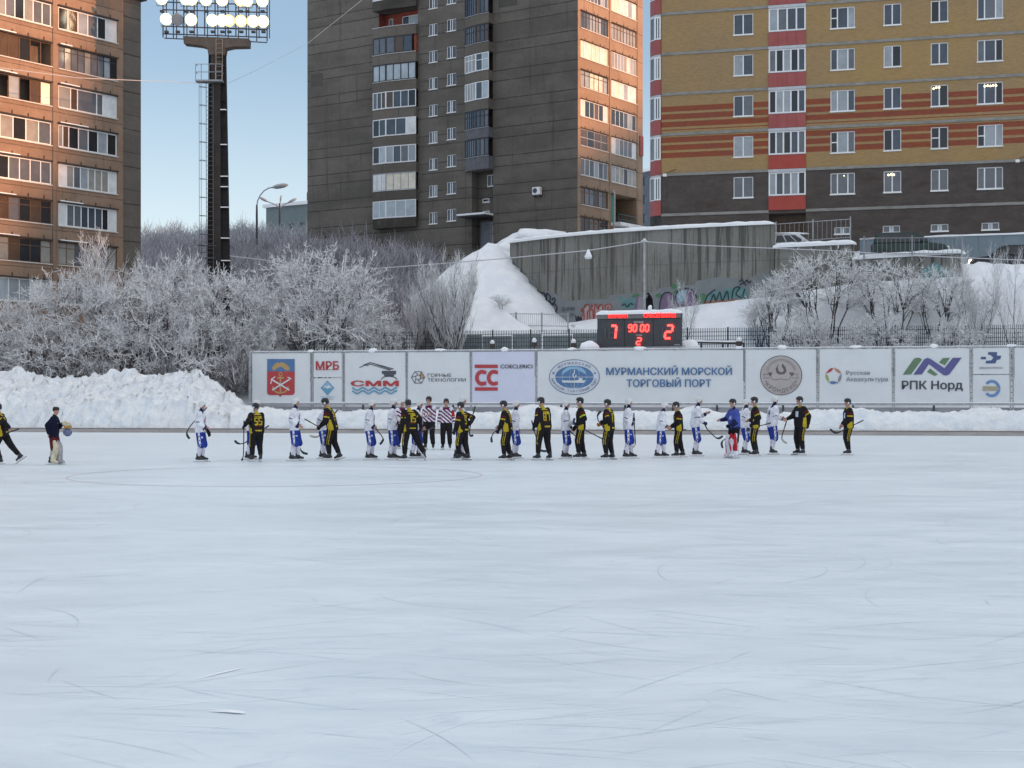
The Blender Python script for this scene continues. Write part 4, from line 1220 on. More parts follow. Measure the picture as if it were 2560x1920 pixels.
ln = [[(1688, 760), (1690, 735), (1704, 723), (1726, 722), (1740, 738), (1742, 765)], [(1762, 758), (1770, 738), (1788, 724)], [(1775, 758), (1785, 736), (1790, 752), (1800, 730), (1806, 752), (1818, 728), (1822, 750)], [(1830, 748), (1835, 722), (1850, 718), (1840, 735), (1855, 745)], [(1862, 722), (1858, 742), (1872, 745)], cr(1340, 330) and [cr(1340, 360), cr(1370, 340), cr(1400, 370), cr(1430, 335), cr(1460, 345)],
      [(1848, 705), (1856, 699), (1860, 707), (1868, 700), (1872, 708), (1878, 702)], [(1850, 712), (1858, 708), (1866, 713)], [cr(1740, 400), cr(1752, 300), cr(1782, 235), cr(1830, 216), cr(1878, 240), cr(1895, 320)]]
paint_lines(rw_root, 'graffiti', [smooth_line(l, 4) for l in ln], gm[5], 0.04)

# lower stepped walls on the right, with snow caps
def step_wall(pxa, Ya, pxb, Yb, ztop, zbot, label):
    a, b = Vector((XZ(pxa, Ya), Ya, 0)), Vector((XZ(pxb, Yb), Yb, 0))
    f = Facade((a.x, a.y), (b.x - a.x, b.y - a.y)); L = (b - a).length
    t = thing('retaining_wall', label, 'retaining wall', (a.x, a.y, zbot), 'stepped concrete walls')
    mb = MB()
    f.wall(mb, 0, L, zbot, ztop, [])
    for q in ([(0, -.3), (0, 0)], [(L, 0), (L, -.3)], [(L, -.3), (0, -.3)]):
        p0, p1 = f.pt(q[0][0], 0, q[0][1]), f.pt(q[1][0], 0, q[1][1])
        mb.face([(p0.x, p0.y, zbot), (p1.x, p1.y, zbot), (p1.x, p1.y, ztop), (p0.x, p0.y, ztop)], 0, [(0, zbot), (1, zbot), (1, ztop), (0, ztop)])
    mb.face([f.pt(0, ztop), f.pt(L, ztop), f.pt(L, ztop, -.3), f.pt(0, ztop, -.3)], 0, [(0, 0), (L, 0), (L, .3), (0, .3)])
    mb.build('wall', CONC, t)
    snow_cap([f.pt(u, ztop + .004, -0.12) for u in np.linspace(-.1, L + .1, 24)], 0.34, 0.30, pxa, t, droop=.08)
    return f, t
w2f, w2 = step_wall(1938, 102.6, 2133, 100.2, 12.05, 6.5, 'shorter streaked concrete wall with thick snow cap, just right of the curved wall')
w3f, w3 = step_wall(2136, 99.6, 2404, 95.6, 11.0, 6.5, 'lowest concrete wall with thick snow cap below the dark parked car')
mb = MB()
for (ua, za, ub, zb_) in ((6.0, 9.0, 8.6, 10.6),):
    mb.face([w3f.pt(4.6, 8.6, .012), w3f.pt(6.0, 8.4, .012), w3f.pt(6.4, 9.8, .012), w3f.pt(5.4, 10.5, .012), w3f.pt(4.4, 10.0, .012)])
mb.build('graffiti', gm[4], w3)
# loose crest of snow at the left end of the curved wall
def mound(name, label, cat, c, r, seed, parent=None, m='snow', amp=.35, nu=26, nv=14):
    mb = MB(); mb.ball((0, 0, 0), 1, nu, nv)
    V = []
    for v in mb.v:
        k = 1 + amp * fbm(v[0] * 1.4 + seed, v[1] * 1.4, v[2] * 1.4, 4)
        V.append((c[0] + v[0] * r[0] * k, c[1] + v[1] * r[1] * k, c[2] + v[2] * r[2] * k))
    mb.v = V
    o = mb.build(name, M[m], parent, smooth=True, origin=(c[0], c[1], c[2] - r[2]) if parent is None else None)
    if label: tag(o, label, cat)
    return o
q = P(1345, 592, 118); mound('snow_heap', 'ragged heap of snow on the terrace above the left end of the curved wall', 'snow heap', (q.x, q.y, 13.6), (2.6, 1.4, 1.05), 4, amp=.5)
q = P(1290, 600, 119); mound('snow_heap', 'smaller snow heap sloping down left of the ragged heap above the wall', 'snow heap', (q.x, q.y, 13.2), (2.2, 1.4, 0.9), 14, amp=.5)

# ---------------------------------------------------------------- railings, mesh fence, sheet fence
def railing(name, label, pts, h, parent=None, spacing=0.16, post=1.9, m='galv', zs=(0.12, 0.95), cat='railing'):
    t = thing(name, label, cat, tuple(pts[0]))
    rails = MB(); posts = []
    for a, b in zip(pts, pts[1:]):
        a, b = Vector(a), Vector(b); L = (b - a).length; d = (b - a) / L
        for z in zs: rails.tube([a + Vector((0, 0, h * z)), b + Vector((0, 0, h * z))], 0.028, 5)
        n = int(L / spacing)
        for k in range(n + 1):
            p = a + d * (L * k / n)
            rails.tube([p + Vector((0, 0, h * zs[0])), p + Vector((0, 0, h * zs[1]))], 0.014, 4)
        n = max(1, int(L / post))
        for k in range(n + 1): posts.append(a + d * (L * k / n))
    rails.build('bars', M[m], t)
    for p in posts:
        mb = MB(); mb.tube([p - Vector((0, 0, .3)), p + Vector((0, 0, h * 1.06))], 0.05, 6); mb.build('post', M[m], t)
    return t
def gp(px, Y, dz=0): x = XZ(px, Y); return Vector((x, Y, ground_z(x, Y) + dz))
railing('railing', 'thin grey railing along the snowy path left of the scoreboard', [P(1165, 818, 109.6), P(1290, 818, 108.4), P(1420, 820, 106.6)], 1.0)
railing('railing', 'grey bar railing on the terrace behind the snow covered white car', [P(1940, 612, 106.5), P(2126, 600, 105.0)], 1.5, m='galv', post=1.7, spacing=.3)
railing('railing', 'thin roadside railing in front of the dark parked car', [P(2160, 640, 98.9), P(2405, 640, 95.3)], 1.2, spacing=.30, post=3, m='steel')

def mesh_fence():
    A, B = Vector((XZ(-60, 110.5), 110.5, 0)), Vector((XZ(2680, 92.0), 92.0, 0))
    d = (B - A); L = d.length; d /= L
    t = thing('mesh_fence', 'long dark blue green welded mesh fence behind the advertising banners', 'fence', (A.x, A.y, 3.5))
    z0, z1 = 3.2, 6.4
    def gz(u): p = A + d * u; return max(3.0, min(4.6, ground_z(p.x, p.y) - .2))
    n = int(L / 2.5)
    pan = []
    mts = [noisy('fence_teal', (0.025, 0.055, 0.065), (0.05, 0.085, 0.095), 1, .6), noisy('fence_dark', (0.03, 0.035, 0.04), (0.055, 0.06, 0.065), 1, .6), noisy('fence_blue', (0.02, 0.07, 0.11), (0.035, 0.10, 0.15), 1, .6)]
    r_ = random.Random(3)
    for k in range(n):
        a, b = A + d * (L * k / n + .04), A + d * (L * (k + 1) / n - .04)
        mb = MB()
        for q in range(23):
            p = a + (b - a) * (q / 22); mb.tube([(p.x, p.y, z0), (p.x, p.y, z1)], 0.024, 3, cap=False)
        for z in np.arange(z0 + .1, z1 + .01, 0.26): mb.tube([(a.x, a.y, z), (b.x, b.y, z)], 0.020, 3, cap=False)
        u = k / n
        mb.build('mesh_panel', mts[2] if 0.70 < u < 0.75 else mts[r_.choice((0, 1, 0))], t)
    for k in range(n + 1):
        p = A + d * (L * k / n); mb = MB(); mb.bx(p.x - .04, p.x + .04, p.y - .04, p.y + .04, 2.0, z1 + .06); mb.build('post', M['dark_steel'], t)
    return t
mesh_fence()
# grey screening sheets inside the mesh, low dark rail with snow
fa, fb = Vector((XZ(1060, 103.9), 103.9, 0)), Vector((XZ(1510, 100.6), 100.6, 0))
t = thing('sheet_fence', 'row of pale grey sheets standing behind the mesh fence left of the scoreboard', 'fence', (fa.x, fa.y, 4.0))
for k in range(6):
    mb = MB(); p = fa + (fb - fa) * (k / 6); q = fa + (fb - fa) * ((k + .97) / 6)
    mb.box((p.x, p.y, 3.6), q - p, (0, 0.04, 0), (0, 0, 2.5 + .1 * (k % 2))); mb.build('sheet', noisy('grey_sheet%d' % k, (0.24, 0.26, 0.27), (0.33, 0.35, 0.36), 2, .7), t)
pa, pb = P(2150, 600, 107.0), P(2700, 590, 100.0)
t = thing('sheet_fence', 'blue grey sheet metal fence with a snow edge along the brick block', 'fence', (pa.x, pa.y, 11))
nn = 9
for k in range(nn):
    p = pa + (pb - pa) * (k / nn); q = pa + (pb - pa) * ((k + .985) / nn); zt_ = 13.0 - .03 * k
    mb = MB(); mb.box((p.x, p.y, 9.5), (q.x - p.x, q.y - p.y, 0), (0, .06, 0), (0, 0, zt_ - 9.5)); mb.build('sheet', noisy('blue_sheet%d' % k, (0.17, 0.215, 0.25), (0.20, 0.25, 0.285), 1, .6), t)
snow_cap([Vector((pa.x + (pb.x - pa.x) * k / 30, pa.y + (pb.y - pa.y) * k / 30 + .02, 13.02 - .27 * k / 30)) for k in range(31)], 0.10, 0.12, 8, t, droop=.02)

# ---------------------------------------------------------------- floodlight mast
def mast():
    Y = 112.0
    base = P(548, 700, Y); zb = 4.0
    t = thing('floodlight_mast', 'tall dark stadium floodlight mast with a lit lamp rack and caged ladder', 'floodlight mast', (base.x, Y, zb))
    con = concrete_wall('mast_concrete', (0.045, 0.038, 0.036), (0.065, 0.056, 0.052), (0.0,), 0, 500, .5, (0.02, 0.018, 0.016))
    dk = noisy('mast_dark', (0.010, 0.009, 0.010), (0.02, 0.018, 0.018), 2, .9)
    zt = EYE + (HPY - 112) / FPX * Y
    wk = Y / FPX
    def xe(z, top, bot):
        py = HPY - (z - EYE) / wk
        return (np.interp(py, [126, 700], [top, bot]) - CPX) * wk
    # H-shaped column: two flanges and a web, open bays between
    mb = MB()
    za, zz = zb - 1, zt - 0.6
    def prism(l0, r0, l1, r1, y0, y1):
        a = [Vector((xe(za, l0, l1), y0, za)), Vector((xe(za, r0, r1), y0, za)), Vector((xe(zz, r0, r1), y0, zz)), Vector((xe(zz, l0, l1), y0, zz))]
        mb.extrude(a, (0, y1 - y0, 0))
    # columns args: (left px at top, right px at top, left px at 700, right px at 700)
    prism(530, 553, 538, 555, Y - .45, Y + .45)
    mb.build('column', con, t)
    mb = MB(); prism(522.5, 530, 518, 538, Y - .20, Y + .30); prism(553, 564, 555, 579, Y - .20, Y + .30); mb.build('column_sides', dk, t)
    sn = MB(); mb = MB()
    for py in (168, 208, 253, 278, 365, 444, 470, 521, 598, 654):
        z = EYE + (HPY - py) * wk
        mb.bx(xe(z, 551, 557), xe(z, 564, 578), Y - .42, Y - .2, z - .06, z)
        if py > 270: sn.bx(xe(z, 550, 556), xe(z, 564, 578), Y - .45, Y - .2, z + .003, z + .075)
    mb.build('cross_plate', dk, t); sn.build('plate_snow', M['snow'], t)
    # head beam
    def xp(px): return (px - CPX) * wk
    def zp(py): return EYE + (HPY - py) * wk
    hb = [(461, 94), (625, 100), (624, 119), (585, 120), (566, 124), (563, 140), (524, 140), (521, 122), (505, 117), (463, 112)]
    mb = MB(); mb.extrude([(xp(a), Y - .5, zp(b)) for a, b in hb], (0, 1.0, 0)); mb.build('head_beam', noisy('head_concrete', (0.10, 0.08, 0.065), (0.14, 0.11, 0.09), 2, .9), t)
    # lamp rack
    rows = [-92, -45, 27, 96] ; rows = [(-80, -76), (-22, -18), (29, 36), (89, 98)]
    bars = MB()
    for (yl, yr) in rows:
        for dy in (0, -19):
            bars.tube([(xp(412), Y - .55, zp(yl + dy)), (xp(671), Y - .55, zp(yr + dy))], 0.05, 5)
    bars.tube([(xp(415), Y - .55, zp(100)), (xp(462), Y - .55, zp(102))], .045, 5); bars.tube([(xp(625), Y - .55, zp(108)), (xp(671), Y - .55, zp(111))], .045, 5)
    for k in range(11):
        f = k / 10; px = 412 + 259 * f
        bars.tube([(xp(px), Y - .55, zp(98 + 10 * f if f < .2 or f > .8 else 92 + 6 * f)), (xp(px), Y - .55, zp(-100))], 0.05, 5)
        bars.tube([(xp(px), Y + .5, zp(92)), (xp(px), Y + .5, zp(-100))], 0.04, 5)
    bars.build('lamp_rack', noisy('rack_steel', (0.05, 0.05, 0.07), (0.09, 0.09, 0.12), 3, .6), t)
    hm = noisy('lamp_housing', (0.14, 0.12, 0.10), (0.2, 0.17, 0.14), 3, .6)
    white = mat('lit_lamp_white', (1, 1, 1), .4, emit=(1.0, 0.90, 0.68), estr=14)
    warm = mat('bloom_ring_orange', (1, .8, .5), .4, emit=(1.0, 0.50, 0.08), estr=1.9)
    rim = mat('bloom_ring_yellow', (1, .9, .6), .4, emit=(1.0, 0.80, 0.28), estr=2.2); warm_c = mat('lit_lamp_amber', (1, .9, .6), .4, emit=(1.0, 0.85, 0.45), estr=8); lime_r = mat('bloom_ring_lime', (.9, 1, .6), .4, emit=(0.85, 1.0, 0.45), estr=1.5)  # yellow, lime and orange outer rings paint in the bloom around each lamp
    offm = mat('unlit_lamp', (0.25, 0.26, 0.27), .15)
    lit = {0: [421, 483, 536, 560, 577, 607, 637, 662], 1: [410, 470, 484, 520, 560, 606, 622, 660], 2: [430, 460, 500, 540, 580, 610, 650]}
    warm_px = {577, 607, 606}
    for row, py in ((0, 54), (1, 3), (2, -48)):
        for px in lit[row] + ([449] if row == 0 else []):
            f = (px - 412) / 259
            c = Vector((xp(px), Y - .75, zp(py + 6 * f)))
            ax = Vector((0.12 - .2 * f, -1, -0.42)).normalized(); s1 = ax.cross(Vector((0, 0, 1))).normalized(); s2 = s1.cross(ax)
            mb = MB()
            mb.tube([c - ax * .30, c - ax * .12, c + ax * .02], [0.14, 0.36, 0.45], 14); h = mb.build('floodlight', hm, t, smooth=True)
            if px == 449: h['label'] = 'unlit floodlight in the lower row'
            mb = MB(); mb.tube([c + ax * .022, c + ax * .04], [0.43, 0.42], 18); mb.tube([c + ax * .041, c + ax * .05], [0.30, 0.29], 18, 1); mb.build('lens', [offm, offm] if px == 449 else ([warm, warm_c] if px in warm_px else ([lime_r, white] if px in (421, 410, 660, 470) else [rim, white])), h)
            mb = MB(); yk = c - ax * .1
            mb.tube([yk + s1 * .36, yk + s1 * .36 - Vector((0, 0, .55)), yk - s1 * .36 - Vector((0, 0, .55)), yk - s1 * .36], .03, 4); mb.bx(c.x - .14, c.x + .14, c.y + .02, c.y + .3, zp(py + 33), zp(py + 28)); mb.build('bracket', M['dark_steel'], h)
    # platform and caged ladder
    mb = MB(); z0 = zp(207)
    mb.bx(xp(496), xp(563), Y - 1.15, Y - .46, z0 - .12, z0); pl = mb.build('platform', M['steel'], t)
    mb = MB()
    for z in (z0 + .55, z0 + 1.12): mb.tube([(xp(497), Y - .5, z), (xp(497), Y - 1.12, z), (xp(562), Y - 1.12, z), (xp(562), Y - .5, z)], .028, 5)
    for px in (497, 511, 530, 546, 562): mb.tube([(xp(px), Y - 1.12, z0), (xp(px), Y - 1.12, z0 + 1.12)], .028, 5)
    mb.build('railing', M['steel'], pl)
    lad = MB()
    def ladder(px0, px1, p_off, zlo, zhi, cage=True):
        n = int((zhi - zlo) / .33)
        L = lambda z: xe(z, px0, px1)
        for o in (0, .5): lad.tube([(L(zlo) + o, Y - .7, zlo), (L(zhi) + o, Y - .7, zhi)], .026, 5)
        for k in range(n + 1):
            z = zlo + (zhi - zlo) * k / n
            lad.tube([(L(z), Y - .7, z), (L(z) + .5, Y - .7, z)], .018, 4)
            if cage and k % 4 == 0: lad.tube([(L(z), Y - .7, z), (L(z) - .10, Y - 1.05, z), (L(z) - .28, Y - 1.2, z), (L(z) - .42, Y - 1.0, z), (L(z) - .40, Y - .75, z), (L(z), Y - .7, z)], .02, 4)
        if cage:
            for o in (-.28, -.42): lad.tube([(L(zlo) + o, Y - 1.15, zlo), (L(zhi) + o, Y - 1.15, zhi)], .02, 4)
    ladder(520, 521, 0, zp(680), z0 - .15)
    lad.build('ladder', noisy('ladder_dark', (0.09, 0.09, 0.10), (0.14, 0.14, 0.15), 4, .6), t)
    lad = MB()
    def ladder2():
        for o in (544, 560): lad.tube([(xp(o), Y - .62, z0), (xp(o), Y - .62, zp(102))], .03, 5)
        for k in range(10): z = z0 + .4 + k * .33; lad.tube([(xp(544), Y - .62, z), (xp(560), Y - .62, z)], .02, 4)
    ladder2(); lad.build('upper_ladder', noisy('ladder_grey', (0.2, 0.18, 0.15), (0.28, 0.25, 0.21), 3, .6), t)
    mb = MB()
    for py in (617, 648):
        z = zp(py); mb.tube([(xp(500), Y - 1.0, z), (xp(545), Y - .7, z)], .04, 5)
    mb.build('step_iron', M['dark_steel'], t)
    return t
mast()

# ---------------------------------------------------------------- street lamps, cables, poles
def street_lamp(px, Y, pytop, label, heads):
    x = XZ(px, Y); zb = ground_z(x, Y) - .3; zt = EYE + (HPY - pytop) / FPX * Y
    t = thing('street_lamp', label, 'street lamp', (x, Y, zb))
    mb = MB(); mb.tube([(x, Y, zb), (x, Y, zt - 1.0), (x, Y, zt)], [.16, .13, .10], 8); mb.build('pole', M['dark_steel'], t)
    for pts, r in heads:
        pp = [P(a, b, Y) for a, b in pts]
        mb = MB(); mb.tube(pp, .085, 6); arm = mb.build('arm', M['galv'], t)
        d = (pp[-1] - pp[-2]).normalized()
        mb = MB(); mb.ball(pp[-1] + d * r * .8, (r, r * .42, r * .30), 12, 6, axes=(d, Vector((0, 1, 0)), d.cross(Vector((0, 1, 0))))); mb.build('lamp_head', M['galv'], arm, smooth=True)
    return t
street_lamp(642, 185, 512, 'tall street lamp with a curved arm standing among the frosted hillside trees', [([(642, 516), (644, 502), (650, 489), (660, 477), (672, 470), (684, 468)], 1.0)])
street_lamp(699, 215, 508, 'smaller double armed street lamp in front of the pale green far block', [([(699, 520), (690, 512), (674, 506), (668, 503)], .7), ([(699, 514), (701, 503)], .5), ([(699, 520), (712, 511), (722, 506)], .7)])

def cable(label, pts, r, m='cable', name='cable', sag=0.0, n=14):
    mb = MB(); out = []
    for a, b in zip(pts, pts[1:]):
        a, b = Vector(a), Vector(b)
        for k in range(n):
            q = a.lerp(b, k / n); q.z -= sag * 4 * (k / n) * (1 - k / n) * (b - a).length
            out.append(q)
    out.append(Vector(pts[-1]))
    mb.tube(out, r, 5)
    o = mb.build(name, M[m], origin=tuple(pts[0]))
    return tag(o, label, 'cable')
cable('pale overhead wire passing in front of the left apartment block', [P(-60, 162, 100), P(200, 195, 105), P(524, 209, 111.6)], .022, sag=.0)
cable('thin wire rising from the mast platform towards the tower', [P(566, 210, 111.6), P(640, 176, 111), P(770, 108, 110), P(905, 0, 108), P(960, -60, 107)], .016, 'cable')
pl_t = thing('cable_pole', 'slim grey pole behind the scoreboard carrying the overhead cables', 'pole', (XZ(1611, 96.5), 96.5, 3.0))
mb = MB(); px_ = XZ(1611, 96.5); mb.tube([(px_, 96.5, 2.5), (px_, 96.5, EYE + (HPY - 604) / FPX * 96.5)], .075, 8); mb.build('pole', M['galv'], pl_t)
mb = MB(); q = P(1611, 603, 96.5); mb.tube([q - Vector((.18, 0, 0)), q + Vector((.18, 0, 0))], .05, 6); mb.ball(q + Vector((0, 0, .08)), .1, 8, 6); mb.build('insulator', M['snow_dirty'], pl_t)
cable('frosty cable from the slim pole sagging left past the curved wall', [P(1611, 604, 96.4), P(1472, 626, 98.5), P(1275, 645, 101), P(1105, 659, 103), P(880, 676, 105.5), P(575, 640, 111)], .035)
cable('frosty cable from the slim pole running right towards the bushes', [P(1611, 604, 96.4), P(1760, 614, 95.6), P(2067, 626, 94), P(2300, 640, 92.6), P(2680, 655, 90)], .03)
hl_ = thing('hanging_lamp', 'white snow covered lamp hanging from the cable in front of the curved wall', 'lamp', tuple(P(1472, 642, 98.4)))
mb = MB(); q = P(1471, 640, 98.4); mb.tube([q + Vector((0, 0, .42)), q + Vector((0, 0, .2)), q + Vector((0, 0, -.02)), q - Vector((0, 0, .18))], [.05, .14, .27, .2], 12); mb.build('shade', M['snow'], hl_, smooth=True)
mb = MB(); mb.bx(q.x + .16, q.x + .34, q.y - .1, q.y + .1, q.z - .12, q.z + .1); mb.build('ballast_box', M['dark_steel'], hl_)

# ---------------------------------------------------------------- parked cars
def car(name, label, cx, cy, zg, ang, L, Hc, suv, body, roof_snow=False, light=False):
    t = thing(name, label, 'car', (cx, cy, zg), 'cars parked on the road above the walls')
    W = 1.8; ca, sa = math.cos(ang), math.sin(ang)
    def w(x, y, z): return Vector((cx + x * ca - y * sa, cy + x * sa + y * ca, zg + z))
    h1 = Hc * (.60 if suv else .58)
    fr = [(-L / 2, .35), (-L / 2, h1 * .82), (-L / 2 + .05, h1), (L / 2 - 1.15, h1), (L / 2 - .25, h1 * .88), (L / 2, h1 * .62), (L / 2, .32)]
    mb = MB(); mb.extrude([w(x, -W / 2, z) for x, z in fr], w(0, W, 0) - w(0, 0, 0)); bd = mb.build('body', body, t, bevel=.07)
    cabp = [(-L / 2 + .08, h1 + .002), (-L / 2 + (.28 if suv else .55), Hc - .05), (-L / 2 + .8, Hc), (L / 2 - 2.35, Hc), (L / 2 - 1.95, Hc - .06), (L / 2 - 1.2, h1 + .002)]
    mb = MB(); mb.extrude([w(x, -W / 2 + .12, z) for x, z in cabp], w(0, W - .24, 0) - w(0, 0, 0)); mb.build('roof', body, t, bevel=.06)
    gl = MB()
    for s in (-1, 1):
        y = s * (W / 2 - .112)
        g = [(cabp[1][0] + .12, h1 + .06), (cabp[1][0] + .18, Hc - .12), (L / 2 - 2.2, Hc - .12), (L / 2 - 1.5, h1 + .06)]
        cuts = [0, .36, .70, 1]
        for a, b in zip(cuts, cuts[1:]):
            lo = lambda f: g[0][0] + (g[3][0] - g[0][0]) * f
            hi = lambda f: g[1][0] + (g[2][0] - g[1][0]) * f
            q = [w(lo(a) + .04, y, h1 + .06), w(lo(b) - .04, y, h1 + .06), w(hi(b) - .04, y, Hc - .12), w(hi(a) + .04, y, Hc - .12)]
            gl.face(q if s < 0 else q[::-1])
    q0 = [w(L / 2 - 1.23, -W / 2 + .2, h1 + .05), w(L / 2 - 1.23, W / 2 - .2, h1 + .05), w(L / 2 - 1.90, W / 2 - .25, Hc - .1), w(L / 2 - 1.90, -W / 2 + .25, Hc - .1)]
    gl.face([p + (w(.06, 0, .03) - w(0, 0, 0)) for p in q0])
    gl.build('window', GL[DK], t)
    for x in (-L / 2 + .85, L / 2 - .85):
        for s in (-1, 1):
            c = w(x, s * (W / 2 - .1), .33); ax = (w(0, s, 0) - w(0, 0, 0))
            mb = MB(); mb.tube([c - ax * .1, c + ax * .11], .33, 16); wh = mb.build('wheel', M['black_rubber'], t)
            mb = MB(); mb.tube([c + ax * .112, c + ax * .125], .2, 12); mb.build('rim', M['galv'], wh)
    for s in (-1, 1):
        mb = MB(); mb.ball(w(L / 2 - .06, s * (W / 2 - .3), h1 * .70), (.12, .22, .1), 10, 6); mb.build('headlight', mat('headlight_on', (1, .9, .7), .3, emit=(1, .8, .5), estr=6) if light else M['white_frame'], t)
        mb = MB(); p = w(-L / 2 + .01, s * (W / 2 - .18), h1 * .78); mb.ball(p, (.06, .1, .2), 8, 6); mb.build('taillight', mat('taillight', (.3, .03, .03), .3), t)
        mb = MB(); mb.ball(w(L / 2 - 1.7, s * (W / 2 + .06), h1 + .12), (.09, .1, .08), 8, 6); mb.build('mirror', body, t)
    if roof_snow:
        mound('roof_snow', None, None, w(-L * .14, 0, Hc + .02), (L * .30, .74, .11), cx, t, amp=.2)
        mound('bonnet_snow', None, None, w(L / 2 - .6, 0, h1 + .02), (.6, .75, .08), cx + 3, t, amp=.2)
    return t
ANG = math.atan2(-0.2743, 0.9617)
dgreen = noisy('dark_green_paint', (0.012, 0.03, 0.028), (0.02, 0.042, 0.04), 2, .25)
c1 = P(1995, 640, 104.3); car('parked_car', 'pale car with snow on its roof parked behind the stepped wall', c1.x, 104.3, 11.55, ANG, 4.2, 1.52, False, noisy('frosted_grey_paint', (0.42, 0.44, 0.48), (0.62, 0.64, 0.67), 3, .5), True)
c2 = P(2275, 640, 101.6); car('parked_car', 'dark green off-road car parked in front of the blue grey sheet fence', c2.x, 101.6, 11.05, ANG, 4.9, 1.82, True, dgreen)
c3 = P(2524, 640, 97.0); car('parked_car', 'dark car with a glowing headlight at the right edge behind frosted twigs', c3.x, 97.6, 10.05, ANG + math.pi, 4.5, 1.55, False, noisy('black_paint', (0.012, 0.014, 0.018), (0.025, 0.027, 0.03), 2, .25), False, True)
# ---------------------------------------------------------------- advertising banners
BA, BB = Vector((XZ(624, 97.0), 97.0, 0)), Vector((XZ(2600, 86.2), 86.2, 0))
BF = Facade((BA.x, BA.y), (BB.x - BA.x, BB.y - BA.y))
ZBT, ZBB = 4.78, 1.72

def text_mesh(s, bold=0.0, shear=0.0, spacing=1.0):
    """outline of a word as (2D verts, faces), using Blender's built-in font"""
    cu = bpy.data.curves.new('word', 'FONT'); cu.body = s; cu.size = 1.0; cu.offset = bold; cu.shear = shear; cu.space_character = spacing; cu.resolution_u = 4
    o = bpy.data.objects.new('word', cu); COL.objects.link(o)
    dg = bpy.context.evaluated_depsgraph_get()
    me = bpy.data.meshes.new_from_object(o.evaluated_get(dg))
    V = np.array([(v.co.x, v.co.y) for v in me.vertices]) if len(me.vertices) else np.zeros((0, 2))
    Fc = [tuple(p.vertices) for p in me.polygons]
    bpy.data.objects.remove(o); bpy.data.curves.remove(cu); bpy.data.meshes.remove(me)
    return V, Fc

